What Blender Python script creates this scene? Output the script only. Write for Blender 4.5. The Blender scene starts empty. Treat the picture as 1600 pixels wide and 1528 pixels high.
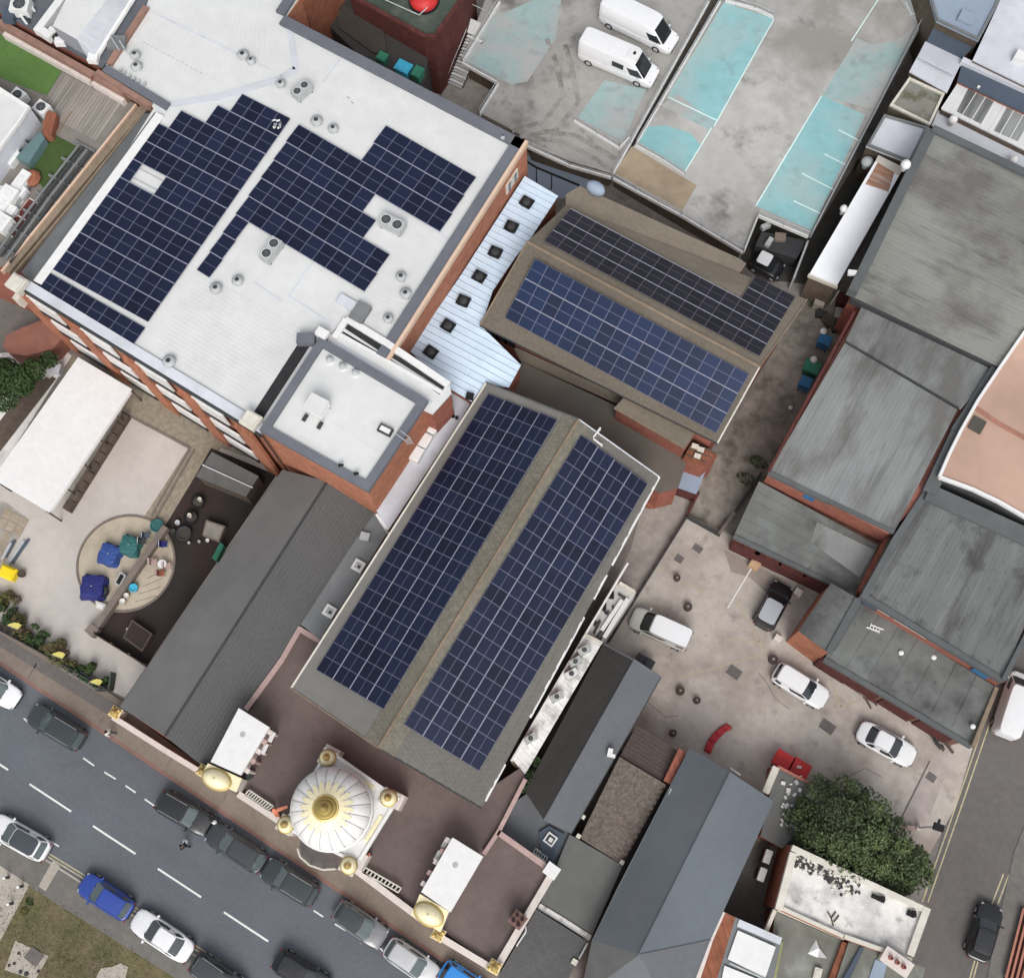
import bpy, math, random
from mathutils import Vector, Matrix
import mathutils.geometry as mg
random.seed(7)
S = bpy.context.scene
COL = S.collection
R = math.radians

# ---------------------------------------------------------------- camera, world, sun, exposure
AX = ((0.86361051, 0.50351185, -0.02554799),      # image right, in world axes
      (0.47900992, -0.83528093, -0.26991713),     # image down
      (-0.15724622, 0.22086553, -0.96254457))     # viewing direction
CAM_H, FPX = 98.0, 1982.0
right, down, fwd = (Vector(a).normalized() for a in AX)
cam = bpy.data.cameras.new('camera')
cam.sensor_fit = 'HORIZONTAL'; cam.sensor_width = 36.0
cam.lens = 36.0 * FPX / 1600.0
cam.clip_start = 1.0; cam.clip_end = 3000.0
camo = bpy.data.objects.new('camera', cam); COL.objects.link(camo)
mw = Matrix((right, -down, -fwd)).transposed().to_4x4(); mw.translation = (0, 0, CAM_H)
camo.matrix_world = mw
S.camera = camo

SUN_EL, SUN_AZ = 50.0, 145.0
w = bpy.data.worlds.new('World'); S.world = w; w.use_nodes = True
nt = w.node_tree
bg = nt.nodes['Background']
sky = nt.nodes.new('ShaderNodeTexSky'); sky.sky_type = 'NISHITA'; sky.sun_disc = False
sky.sun_elevation = R(SUN_EL); sky.sun_rotation = R(SUN_AZ); sky.air_density = 1.0; sky.dust_density = 4.0; sky.ozone_density = 0.6
hs_ = nt.nodes.new('ShaderNodeHueSaturation'); hs_.inputs['Saturation'].default_value = .28      # overcast: a nearly grey sky
nt.links.new(sky.outputs[0], hs_.inputs['Color']); nt.links.new(hs_.outputs[0], bg.inputs[0]); bg.inputs[1].default_value = 0.15
sl = bpy.data.lights.new('sun', 'SUN'); sl.energy = 0.85; sl.angle = R(30); sl.color = (1.0, 0.965, 0.92)
so = bpy.data.objects.new('sun', sl); COL.objects.link(so)
# Nishita: sun_rotation 0 = +Y, clockwise seen from above
sd = Vector((math.sin(R(SUN_AZ)) * math.cos(R(SUN_EL)), math.cos(R(SUN_AZ)) * math.cos(R(SUN_EL)), math.sin(R(SUN_EL))))
so.rotation_euler = sd.to_track_quat('Z', 'Y').to_euler(); so.location = (0, 0, 150)
S.view_settings.view_transform = 'Standard'; S.view_settings.look = 'None'
S.view_settings.exposure = 0.27; S.view_settings.gamma = 1.0; S.view_settings.use_curve_mapping = False

# ---------------------------------------------------------------- survey: a point of the photograph at height z
def P(x, y, z=0.0):
    d = right * (x - 800) + down * (y - 764) + fwd * FPX
    t = (z - CAM_H) / d.z
    return Vector((d.x * t, d.y * t, z))
def PP(pts, z=0.0): return [P(x, y, z) for x, y in pts]

# ---------------------------------------------------------------- materials
MATS = {}
def srgb(r, g, b):
    f = lambda c: (c / 255 / 12.92) if c / 255 <= .04045 else ((c / 255 + .055) / 1.055) ** 2.4
    return (f(r), f(g), f(b))
def mat(name, col, rough=.85, var=.18, scale=1.2, blot=.15, stretch=(1, 1, 1), rz=0, dirt=None, spec=.25, metal=0, rnd=0, bump=0, bscale=8, coat=0, alpha=None, dst=None):
    """col: linear base colour; var/scale: fine mottling; blot: broad mottling; dirt=(colour, scale, lo, hi, amount); rnd: per-object variation"""
    if name in MATS: return MATS[name]
    m = bpy.data.materials.new(name); m.use_nodes = True; MATS[name] = m
    t = m.node_tree; N = t.nodes; L = t.links
    b = N['Principled BSDF']
    b.inputs['Roughness'].default_value = rough; b.inputs['Metallic'].default_value = metal
    b.inputs['Specular IOR Level'].default_value = spec
    if coat: b.inputs['Coat Weight'].default_value = coat; b.inputs['Coat Roughness'].default_value = .08
    g = N.new('ShaderNodeNewGeometry')
    def noise(sc, st=(1, 1, 1), det=5, off=0):
        mp = N.new('ShaderNodeMapping'); mp.inputs['Rotation'].default_value = (0, 0, rz); mp.inputs['Scale'].default_value = st
        mp.inputs['Location'].default_value = (off, off * 1.7, 0)
        L.new(g.outputs['Position'], mp.inputs[0])
        n = N.new('ShaderNodeTexNoise'); n.inputs['Scale'].default_value = sc; n.inputs['Detail'].default_value = det; n.inputs['Roughness'].default_value = .6
        L.new(mp.outputs[0], n.inputs['Vector']); return n.outputs['Fac']
    def rng(src, lo, hi, a, c):
        r = N.new('ShaderNodeMapRange'); r.inputs[1].default_value = lo; r.inputs[2].default_value = hi; r.inputs[3].default_value = a; r.inputs[4].default_value = c
        L.new(src, r.inputs[0]); return r.outputs[0]
    def mul(a, c):
        r = N.new('ShaderNodeMath'); r.operation = 'MULTIPLY'; L.new(a, r.inputs[0]); L.new(c, r.inputs[1]); return r.outputs[0]
    v = rng(noise(scale, stretch), .25, .75, 1 - var, 1 + var)
    if blot: v = mul(v, rng(noise(.13, (1, 1, 1), 3, 31), .3, .7, 1 - blot, 1 + blot))
    if rnd:
        oi = N.new('ShaderNodeObjectInfo'); v = mul(v, rng(oi.outputs['Random'], 0, 1, 1 - rnd, 1 + rnd))
    vm = N.new('ShaderNodeVectorMath'); vm.operation = 'SCALE'; vm.inputs[0].default_value = col; L.new(v, vm.inputs['Scale'])
    out = vm.outputs[0]
    for k, d in enumerate(dirt if isinstance(dirt, list) else ([dirt] if dirt else [])):
        dc, ds, lo, hi, am = d[:5]; dst_ = d[5] if len(d) > 5 else (1, 1, 1)
        f = rng(noise(ds, dst_, 7, 11.3 + 7 * k), lo, hi, 0, am)
        mx = N.new('ShaderNodeMix'); mx.data_type = 'RGBA'; L.new(f, mx.inputs[0]); L.new(out, mx.inputs[6]); mx.inputs[7].default_value = (*dc, 1)
        out = mx.outputs[2]
    L.new(out, b.inputs['Base Color'])
    if bump:
        bp = N.new('ShaderNodeBump'); bp.inputs['Strength'].default_value = bump; bp.inputs['Distance'].default_value = .05
        L.new(noise(bscale, (1, 1, 1), 4, 3), bp.inputs['Height']); L.new(bp.outputs[0], b.inputs['Normal'])
    return m
def brick(name, col, mortar=(.35, .31, .27), var=.25):
    if name in MATS: return MATS[name]
    m = mat(name, col, .9, var, 1.5, .12)
    t = m.node_tree; N = t.nodes; L = t.links; b = N['Principled BSDF']
    old = b.inputs['Base Color'].links[0].from_socket
    g = N.new('ShaderNodeNewGeometry'); sx = N.new('ShaderNodeSeparateXYZ'); L.new(g.outputs['Position'], sx.inputs[0])
    ad = N.new('ShaderNodeMath'); ad.operation = 'ADD'; L.new(sx.outputs[0], ad.inputs[0]); L.new(sx.outputs[1], ad.inputs[1])
    cx = N.new('ShaderNodeCombineXYZ'); L.new(ad.outputs[0], cx.inputs[0]); L.new(sx.outputs[2], cx.inputs[1])
    br = N.new('ShaderNodeTexBrick'); L.new(cx.outputs[0], br.inputs['Vector']); br.inputs['Scale'].default_value = 1.0
    br.inputs['Brick Width'].default_value = .225; br.inputs['Row Height'].default_value = .075; br.inputs['Mortar Size'].default_value = .006
    br.inputs['Color1'].default_value = (.85, .85, .85, 1); br.inputs['Color2'].default_value = (1.2, 1.15, 1.1, 1); br.inputs['Mortar'].default_value = (1.5, 1.7, 1.9, 1)
    mx = N.new('ShaderNodeMix'); mx.data_type = 'RGBA'; mx.blend_type = 'MULTIPLY'; mx.inputs[0].default_value = 1
    L.new(old, mx.inputs[6]); L.new(br.outputs[0], mx.inputs[7]); L.new(mx.outputs[2], b.inputs['Base Color'])
    return m
DK = (.05, .05, .05)
M = dict(
 ground=mat('ground_concrete', (.20, .185, .17), .95, .3, 1.5, .2),
 road=mat('asphalt', srgb(97, 101, 107), .9, .1, 3, .09, (1, 1, 1), 0, [((.09, .095, .10), .35, .5, .75, .55, (.25, 1, 1)), ((.16, .165, .17), .5, .55, .8, .4, (.2, 1.2, 1))], bump=.15, bscale=30),
 side=mat('side_street_asphalt', srgb(101, 98, 96), .9, .12, 2, .1, (1, 1, 1), 0, [((.17, .14, .13), .25, .5, .7, .5), ((.09, .09, .09), .6, .58, .8, .5, (1, .3, 1))], bump=.15, bscale=30),
 pave=mat('pavement_brown', srgb(126, 115, 105), .9, .14, 2, .12, dirt=[((.24, .17, .14), .3, .5, .7, .5), ((.12, .11, .10), 1.2, .55, .8, .5)], bump=.15, bscale=20),
 pave2=mat('pavement_grey', srgb(108, 106, 102), .9, .16, 2, .1, dirt=((.22, .19, .17), .4, .5, .75, .6)),
 pave3=mat('pavement_dark', srgb(103, 98, 96), .9, .16, 3, .1),
 kerb=mat('kerb_red', srgb(128, 100, 92), .9, .15, 2, .1),
 line=mat('road_paint_white', (.72, .72, .70), .7, .12, 6, .08, dirt=((.25, .25, .26), 5, .55, .8, .6)),
 yline=mat('road_paint_yellow', (.50, .44, .27), .8, .2, 5, .1, dirt=((.2, .19, .18), 3, .45, .75, .7)),
 yfaint=mat('worn_yellow_paint', (.45, .37, .22), .85, .2, 5, .1, dirt=((.37, .32, .28), 2.5, .35, .65, .85)),
 grass=mat('rough_grass', srgb(104, 97, 72), .95, .3, 2.5, .2, dirt=[((.075, .09, .035), .6, .45, .7, .6), ((.20, .16, .11), .9, .5, .75, .6)], bump=.6, bscale=12),
 slab=mat('pale_concrete', srgb(168, 160, 150), .9, .15, 2, .1, dirt=((.2, .18, .15), 2, .55, .8, .5)),
 forecourt=mat('forecourt_tarmac', srgb(107, 95, 92), .9, .1, 2, .12, dirt=[((.18, .145, .135), .35, .5, .72, .55), ((.085, .07, .066), .3, .52, .75, .6)], bump=.1, bscale=25),
 lot=mat('yard_concrete', srgb(174, 166, 158), .9, .13, 1.6, .14, dirt=[((.25, .205, .18), .2, .47, .66, .75), ((.46, .42, .38), .28, .52, .72, .65), ((.15, .135, .125), .5, .58, .72, .6), ((.11, .10, .09), 2.2, .62, .78, .6)]),
 path=mat('path_concrete', srgb(154, 149, 143), .9, .2, 1.4, .15, dirt=((.16, .14, .12), .5, .48, .72, .6)),
 alley=mat('alley_dirt', srgb(136, 130, 122), .95, .3, 1.3, .2, dirt=[((.06, .055, .045), .5, .48, .68, .8), ((.25, .21, .18), .7, .55, .8, .6)]),
 white_roof=mat('white_roof_membrane', (.61, .617, .61), .6, .05, 1, .05, dirt=[((.50, .51, .50), .3, .54, .76, .6), ((.52, .51, .47), 1.2, .6, .8, .5, (.25, 1, 1))]),
 white=mat('white_paint', (.71, .71, .70), .6, .06, 2, .04),
 cream=mat('cream_render', (.62, .56, .52), .8, .1, 2, .06),
 offwhite=mat('off_white_stone', (.60, .57, .50), .8, .12, 2, .08),
 pinkwall=mat('pink_coping', (.42, .30, .28), .85, .15, 2, .1),
 greypar=mat('grey_parapet_membrane', srgb(102, 105, 112), .75, .1, 1, .1),
 darkgap=mat('dark_membrane', (.03, .03, .032), .9, .2, 2, .1),
 flash=mat('copper_flashing', (.62, .45, .34), .6, .1, 2, .05),
 upst=mat('faded_brick_coping', srgb(142, 112, 100), .9, .2, 1.5, .1),
 tan=mat('tan_coping', srgb(130, 116, 100), .9, .2, 2, .15),
 leadgrey=mat('lead_grey', srgb(116, 119, 120), .7, .12, .8, .15),
 brick=brick('orange_brick', (.33, .135, .08)),
 brickr=brick('red_brick', (.24, .088, .062)),
 brickd=brick('dark_red_brick', (.085, .028, .025)),
 brickdirty=brick('dirty_brick', srgb(116, 86, 74)),
 brickb=brick('brown_brick', (.22, .085, .05)),
 winw=mat('white_window_blind', (.76, .75, .74), .35, .05, 2, .03, spec=.5),
 spandrel=mat('dark_spandrel', (.035, .036, .04), .5, .1, 2, 0),
 glass=mat('dark_glass', (.012, .014, .017), .06, .05, 1, 0, spec=.7),
 pv=mat('photovoltaic_glass', (.0085, .0125, .034), .16, .12, 9, .06, spec=.36, rnd=.3),
 clamp=mat('bright_clamp_rail', (.36, .37, .44), .5, .1, 3, 0),
 pvb=mat('photovoltaic_glass_blue', (.0055, .0155, .052), .16, .12, 9, .06, spec=.36, rnd=.28),  # bluer base: sky reflection of the front slope put into the colour
 pvd=mat('photovoltaic_glass_dark', (.0165, .0155, .0235), .2, .12, 9, .06, spec=.32, rnd=.25),  # darker copy for the back slope: its weaker sky reflection put into the colour
 alu=mat('aluminium_frame', (.135, .145, .21), .5, .1, 3, 0, metal=.0),
 alud=mat('dim_aluminium_frame', (.12, .115, .14), .5, .1, 3, 0, metal=.0),
 rail=mat('galvanised_steel', (.42, .43, .44), .55, .15, 4, 0),
 metalroof=mat('pale_blue_metal_sheet', srgb(205, 222, 238), .5, .05, .8, .04, rnd=.04, dirt=((.45, .52, .58), .8, .55, .8, .4)),
 halltile=mat('hall_roof_tile', srgb(108, 106, 101), .9, .16, 5, .12, dirt=[((.145, .135, .12), .3, .5, .72, .6), ((.085, .083, .075), 2, .55, .8, .5)]),
 halltile2=mat('smooth_grey_roof', srgb(122, 120, 116), .85, .08, 1.2, .08),
 moss=mat('mossy_ridge_tile', srgb(120, 115, 104), .95, .28, 4, .12, dirt=((.13, .125, .095), 2, .45, .7, .6)),
 reartile=mat('rear_roof_felt', srgb(121, 113, 101), .9, .14, 2.5, .12, dirt=((.24, .2, .15), .5, .52, .75, .5)),
 reartiled=mat('rear_roof_tile_dark', srgb(105, 98, 88), .9, .22, 5, .12),
 courtroof=mat('court_flat_roof', srgb(104, 97, 90), .9, .1, .8, .14, dirt=((.10, .11, .105), .25, .48, .7, .7)),
 darktile=mat('charcoal_tile', srgb(91, 91, 91), .9, .12, 5, .08),
 darkfelt=mat('charcoal_felt', srgb(104, 104, 103), .85, .07, .7, .1, dirt=((.10, .10, .10), .3, .5, .75, .4)),
 browntile=mat('brown_concrete_tile', srgb(118, 109, 101), .9, .5, 5, .1, dirt=((.10, .085, .075), 1.2, .5, .75, .6)),
 browntiled=mat('dark_brown_tile', srgb(82, 72, 67), .9, .18, 6, .1),
 slate=mat('blue_grey_slate', srgb(98, 104, 109), .7, .06, 1.5, .1, dirt=((.15, .155, .165), .25, .5, .75, .4)),
 greyroof=mat('grey_felt_roof', srgb(104, 105, 103), .85, .1, 1, .12, dirt=((.09, .09, .09), .7, .52, .78, .5)),
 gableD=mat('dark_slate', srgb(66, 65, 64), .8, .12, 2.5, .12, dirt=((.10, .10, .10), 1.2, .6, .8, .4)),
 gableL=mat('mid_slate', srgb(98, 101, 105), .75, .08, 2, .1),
 asb=mat('weathered_cement_sheet', srgb(128, 131, 130), .9, .1, 1.0, .12, (1, .12, 1), 0, [((.125, .12, .115), .3, .47, .62, .8, (1, .5, 1)), ((.09, .09, .088), .6, .54, .66, .7, (1, .1, 1)), ((.25, .255, .27), .4, .56, .72, .6, (1, .2, 1))], rnd=.04),
 asb1=mat('weathered_cement_sheet_upper', srgb(128, 129, 124), .9, .1, 1.0, .12, (.12, 1, 1), 0, [((.115, .108, .10), .16, .46, .62, .8, (.8, 1, 1)), ((.07, .07, .066), .9, .54, .74, .7, (.2, 1.4, 1)), ((.05, .05, .047), .3, .62, .75, .8)], rnd=.04),
 asbd=mat('dark_cement_sheet', srgb(106, 109, 107), .9, .12, 1.0, .14, (1, .14, 1), 0, [((.055, .054, .052), .5, .49, .62, .8, (1, .14, 1)), ((.22, .225, .22), .5, .54, .7, .6, (1, .15, 1)), ((.04, .04, .038), .35, .58, .72, .8), ((.05, .05, .048), 2.2, .58, .76, .6)], rnd=.05),
 asbw=mat('wet_felt_roof', srgb(102, 104, 102), .8, .12, 1.0, .14, (.3, 1, 1), 0, [((.055, .055, .055), .22, .47, .62, .85), ((.19, .21, .2), .35, .55, .72, .7), ((.04, .04, .038), 1.4, .6, .75, .6)]),
 pinkroof=mat('pink_terrace_paint', srgb(181, 151, 136), .85, .06, .6, .14, dirt=((.33, .22, .17), .2, .5, .75, .6)),
 deck=mat('deck_concrete', srgb(172, 171, 168), .9, .1, 1.2, .12, dirt=[((.24, .225, .205), .11, .46, .62, .85), ((.13, .125, .118), .3, .56, .72, .8), ((.46, .45, .43), .5, .56, .75, .6)]),
 deckl=mat('deck_concrete_left', srgb(152, 150, 146), .9, .12, 1.2, .12, dirt=[((.36, .35, .33), .16, .48, .66, .8), ((.12, .115, .108), .24, .54, .68, .85), ((.09, .088, .082), .8, .6, .78, .7)]),
 tandeck=mat('worn_tan_concrete', srgb(152, 138, 118), .9, .16, .9, .15, dirt=((.42, .33, .22), .5, .5, .75, .6)),
 teal=mat('teal_bay_paint', (.24, .455, .475), .8, .08, 1, .1, dirt=[((.36, .43, .42), .22, .46, .68, .75), ((.20, .30, .31), .8, .55, .75, .6)]),
 tealw=mat('worn_teal_paint', (.29, .40, .40), .85, .1, 1, .1, dirt=[((.37, .37, .36), .22, .40, .60, .97), ((.22, .25, .25), .7, .54, .72, .7)]),
 gut=mat('gutter_grey', srgb(90, 93, 94), .8, .12, 1, .12),
 shedw=mat('bright_shed_sheet', (.86, .89, .92), .6, .03, .8, .03),
 dwallb=mat('brown_deck_wall', srgb(92, 82, 72), .9, .25, 1.2, .2),
 rust=mat('rusty_sheet', (.38, .20, .13), .9, .3, 2, .1, (.3, 2, 1), 0, ((.5, .47, .42), 1.2, .5, .7, .8, (.25, 2, 1))),
 paleroof=mat('pale_grey_roof', srgb(196, 199, 206), .7, .07, .8, .08, dirt=((.42, .43, .45), .6, .5, .75, .6)),
 bluegrey=mat('blue_grey_flat_roof', srgb(140, 153, 170), .7, .07, .7, .1),
 slateblue=mat('slate_blue_cladding', srgb(76, 86, 99), .7, .08, 1.2, .08),
 moss2=mat('mossy_flat_roof', srgb(128, 128, 120), .9, .16, 1, .15, dirt=[((.10, .10, .06), .7, .52, .66, .85), ((.5, .48, .42), 1, .62, .78, .7)]),
 lawn=mat('artificial_lawn', srgb(86, 116, 62), .95, .12, 3, .12, bump=.5, bscale=40),
 lawnd=mat('artificial_lawn_dark', srgb(66, 84, 46), .95, .12, 3, .12, bump=.5, bscale=40),
 plank=mat('weathered_timber', srgb(136, 130, 124), .9, .22, 1.2, .12, (2.5, .25, 1), 0, rnd=.14),
 plankd=mat('dark_timber', srgb(88, 78, 70), .9, .25, 2, .12, rnd=.2),
 gravelw=mat('white_gravel_roof', srgb(217, 214, 210), .95, .13, 1.2, .1, dirt=[((.34, .335, .33), .25, .5, .64, .85), ((.22, .215, .20), .9, .56, .7, .7), ((.07, .07, .065), .7, .66, .74, .9)], bump=.5, bscale=14),
 mossgrey=mat('damp_grey_roof', srgb(122, 123, 116), .9, .2, .9, .15, (1, .4, 1), 0, dirt=[((.12, .125, .105), .8, .48, .7, .8), ((.33, .345, .31), .5, .56, .75, .6)]),
 play=mat('play_paving', srgb(184, 178, 172), .9, .07, 1.2, .1, dirt=((.40, .365, .34), .35, .52, .75, .6)),
 sand=mat('tan_patio', srgb(178, 168, 150), .9, .12, 1.5, .12, dirt=[((.52, .40, .36), .5, .55, .72, .5), ((.30, .25, .19), .9, .55, .8, .6)]),
 agg=mat('aggregate_margin', srgb(142, 133, 118), .95, .3, 2.5, .18, bump=.4, bscale=12),
 playd=mat('dark_play_paving', (.030, .027, .024), .9, .2, .7, .2, dirt=((.045, .028, .024), .25, .45, .65, .8)),  # near-black tone for the part of the play yard by the low hall
 dwall=mat('low_wall_grey_brown', srgb(118, 109, 102), .9, .15, 2, .1),
 tarpb=mat('blue_tarpaulin', (.035, .075, .26), .5, .3, 3, .1, bump=.8, bscale=4),
 tarpn=mat('navy_tarpaulin', (.022, .028, .15), .5, .3, 3, .1, bump=.8, bscale=4),
 tarpg=mat('green_tarpaulin', (.035, .13, .13), .5, .3, 3, .1, bump=.8, bscale=4),
 binb=mat('blue_bin_plastic', (.035, .15, .30), .5, .15, 3, .05), bing=mat('green_bin_plastic', (.04, .20, .13), .5, .15, 3, .05),
 binc=mat('cyan_bin_plastic', (.06, .42, .62), .5, .1, 3, .05), biny=mat('yellow_plastic', (.80, .60, .02), .5, .08, 3, .05),
 red=mat('red_painted_steel', (.52, .035, .035), .45, .15, 3, .05), redf=mat('red_fabric_hose', (.45, .045, .055), .7, .2, 5, 0),
 orange=mat('saffron_cloth', (.72, .27, .16), .8, .15, 4, 0, dirt=None), yellowc=mat('yellow_cloth', (.86, .78, .24), .8, .12, 4, 0),
 gold=mat('gold_leaf', (.80, .60, .24), .32, .12, 5, .05, metal=.55, spec=.5), goldp=mat('pale_gold', (.84, .76, .50), .45, .1, 4, .05, spec=.4, metal=.1), golds=mat('dark_gold', (.50, .38, .13), .4, .15, 6, 0, metal=.55),  # gold leaf, pale gold, and a darker gold for rims and finial
 domew=mat('white_dome_paint', (.80, .79, .77), .45, .05, 2, .03, spec=.4), domeg=mat('grey_dome_rib', (.50, .49, .48), .6, .1, 3, 0),
 black=mat('black_rubber', (.014, .014, .015), .8, .2, 4, 0), dark=mat('dark_grey_metal', (.045, .047, .05), .6, .2, 3, .05),
 darkbrown=mat('dark_brown_floor', (.06, .057, .052), .95, .3, 1, .2), shelf=mat('worn_shed_roof', srgb(96, 96, 94), .85, .12, 1.2, .1),  # near-black brown for gap floors, undercroft and planter soil; grey shed roof
 acw=mat('ac_unit_white', (.66, .67, .66), .6, .1, 3, .05), fan=mat('fan_grey', (.10, .105, .11), .6, .15, 4, 0), acg=mat('ac_unit_grey', (.40, .42, .42), .6, .15, 3, .05),
 leaf=mat('dense_leaves', (.066, .092, .038), .6, .35, 2, .25, spec=.3, rnd=.05, dirt=[((.115, .145, .06), .8, .5, .7, .75), ((.035, .045, .03), .6, .52, .68, .6)]),
 leaft=mat('leaf_tips', (.125, .165, .06), .6, .35, 2, .2, spec=.3),
 leafy=mat('yellowish_leaves', (.12, .115, .045), .65, .4, 3, .25, dirt=[((.21, .19, .05), 1.3, .52, .7, .8), ((.10, .055, .05), .8, .48, .62, .85)]),
 leafd=mat('dark_leaves', (.035, .065, .022), .65, .35, 2, .25, dirt=((.08, .12, .035), .9, .52, .72, .7)),
 bark=mat('bark', (.09, .065, .045), .95, .3, 6, 0),
 skin=mat('skin', (.42, .25, .18), .6, .05, 8, 0), cloth_w=mat('white_cloth', (.7, .7, .68), .85, .1, 5, 0), cloth_d=mat('black_cloth', (.02, .02, .025), .85, .1, 5, 0), cloth_b=mat('navy_cloth', (.03, .035, .06), .85, .1, 5, 0), hair=mat('dark_hair', (.012, .01, .008), .6, .1, 9, 0),
 head=mat('headlight_lens', (.30, .32, .34), .12, .05, 4, 0, spec=.7), tail=mat('tail_light_lens', (.16, .012, .012), .2, .05, 4, 0, spec=.6),
)

# ---------------------------------------------------------------- mesh building
ORG = {}
class MB:
    def ring(s, poly, th, z0, z1):
        """mitred band inside a closed outline"""
        q = inset(poly, th); n = len(poly)
        for i in range(n): s.prism([(poly[i][0], poly[i][1]), (poly[(i + 1) % n][0], poly[(i + 1) % n][1]), q[(i + 1) % n], q[i]], z0, z1)
        return s
    def __init__(s): s.v = []; s.f = []; s.m = []; s.cur = 0
    def add(s, vs, fs):
        n = len(s.v); s.v += [Vector(v) for v in vs]
        for f in fs: s.f.append([i + n for i in f]); s.m.append(s.cur)
        return s
    def prism(s, poly, z0, z1):
        """vertical extrusion; z0, z1 a number or one per vertex"""
        p = [(q[0], q[1]) for q in poly]; n = len(p)
        a = sum(p[i][0] * p[(i + 1) % n][1] - p[(i + 1) % n][0] * p[i][1] for i in range(n))
        zt = list(z1) if hasattr(z1, '__len__') else [z1] * n
        zb = list(z0) if hasattr(z0, '__len__') else [z0] * n
        if a < 0: p.reverse(); zt.reverse(); zb.reverse()
        vs = [(x, y, z) for (x, y), z in zip(p, zt)] + [(x, y, z) for (x, y), z in zip(p, zb)]
        fs = [list(range(n)), list(range(2 * n - 1, n - 1, -1))]
        fs += [[i, i + n, (i + 1) % n + n, (i + 1) % n] for i in range(n)]
        fs[2:] = [[f[3], f[0], f[1], f[2]] for f in fs[2:]]
        return s.add(vs, fs)
    def box(s, c, d, rz=0.0, ry=0.0, rx=0.0):
        m = Matrix.Translation(Vector(c)) @ Matrix.Rotation(rz, 4, 'Z') @ Matrix.Rotation(ry, 4, 'Y') @ Matrix.Rotation(rx, 4, 'X')
        h = [x / 2 for x in d]
        vs = [m @ Vector((sx * h[0], sy * h[1], sz * h[2])) for sz in (-1, 1) for sx, sy in ((-1, -1), (1, -1), (1, 1), (-1, 1))]
        return s.add(vs, [[3, 2, 1, 0], [4, 5, 6, 7], [0, 1, 5, 4], [1, 2, 6, 5], [2, 3, 7, 6], [3, 0, 4, 7]])
    def slab(s, q, th):
        """planar polygon in 3D with thickness th downwards"""
        n = len(q); q = [Vector(v) for v in q]
        nr = sum(((q[i] - q[0]).cross(q[i + 1] - q[0]) for i in range(1, n - 1)), Vector())
        if nr.z < 0: q.reverse()
        vs = q + [v - Vector((0, 0, th)) for v in q]
        return s.add(vs, [list(range(n)), list(range(2 * n - 1, n - 1, -1))] + [[i, i + n, (i + 1) % n + n, (i + 1) % n] for i in range(n)])
    def cyl(s, a, b, r0, r1=None, n=12, cap=True):
        r1 = r0 if r1 is None else r1; a = Vector(a); b = Vector(b); d = (b - a).normalized()
        u = d.orthogonal().normalized(); w_ = d.cross(u)
        vs = []
        for c, r in ((a, r0), (b, r1)):
            vs += [c + (u * math.cos(2 * math.pi * i / n) + w_ * math.sin(2 * math.pi * i / n)) * r for i in range(n)]
        fs = [[i, (i + 1) % n, (i + 1) % n + n, i + n] for i in range(n)]
        if cap: fs += [list(range(n - 1, -1, -1)), list(range(n, 2 * n))]
        return s.add(vs, fs)
    def tube(s, path, r, n=6):
        for a, b in zip(path, path[1:]): s.cyl(a, b, r, r, n)
        return s
    def lathe(s, prof, c, n=20, fn=None):
        c = Vector(c); k = len(prof); vs = []
        for j, (r, z) in enumerate(prof):
            for i in range(n):
                a = 2 * math.pi * i / n; rr = r * (fn(a, j) if fn else 1)
                vs.append(c + Vector((rr * math.cos(a), rr * math.sin(a), z)))
        fs = [[j * n + i, j * n + (i + 1) % n, (j + 1) * n + (i + 1) % n, (j + 1) * n + i] for j in range(k - 1) for i in range(n)]
        fs += [list(range(n - 1, -1, -1)), list(range((k - 1) * n, k * n))]
        return s.add(vs, fs)
    def wall(s, path, z0, z1, th):
        """upright wall along a polyline (centre line); z1 number or per vertex"""
        p = [Vector((q[0], q[1])) for q in path]
        zt = list(z1) if hasattr(z1, '__len__') else [z1] * len(p)
        for i in range(len(p) - 1):
            a, b = p[i], p[i + 1]; d = (b - a).normalized(); nn = Vector((-d.y, d.x)) * th / 2
            if i > 0: a = a + d * th * .02
            e0 = d * (th / 2 if i < len(p) - 2 else 0)
            b = b + e0
            if i > 0: a = a + d * th / 2
            zs = [zt[i], zt[i + 1], zt[i + 1], zt[i]]
            s.prism([a - nn, b - nn, b + nn, a + nn], z0, zs)
        return s
    def build(s, name, m, parent=None, smooth=False, kind=None, label=None):
        me = bpy.data.meshes.new(name)
        if parent is not None: o0 = ORG[parent.name]
        else:
            xs = [v.x for v in s.v]; ys = [v.y for v in s.v]; zs = [v.z for v in s.v]
            o0 = Vector(((min(xs) + max(xs)) / 2, (min(ys) + max(ys)) / 2, min(zs)))
        me.from_pydata([v - o0 for v in s.v], [], s.f)
        ml = m if isinstance(m, (list, tuple)) else [m]
        for k in ml: me.materials.append(k)
        if len(ml) > 1: me.polygons.foreach_set('material_index', s.m)
        if smooth: me.polygons.foreach_set('use_smooth', [True] * len(me.polygons))
        o = bpy.data.objects.new(name, me); COL.objects.link(o)
        if parent is None: o.location = o0
        else: o.parent = parent
        ORG[o.name] = o0
        if kind: o['kind'] = kind
        if label: o['label'] = label
        return o
def thing(name, label, cat, loc, group=None, rz=0.0):
    o = bpy.data.objects.new(name, None); COL.objects.link(o); o.location = loc; o.empty_display_size = .3
    o.rotation_euler = (0, 0, rz)
    o['label'] = label; o['category'] = cat
    if group: o['group'] = group
    ORG[o.name] = Vector((0, 0, 0)) if rz else Vector(loc)
    return o
def lthing(name, label, cat, loc, rz=0.0, group=None):
    """thing whose parts are modelled in its own local frame"""
    o = thing(name, label, cat, loc, group); o.rotation_euler = (0, 0, rz); ORG[o.name] = Vector((0, 0, 0)); return o
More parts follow.
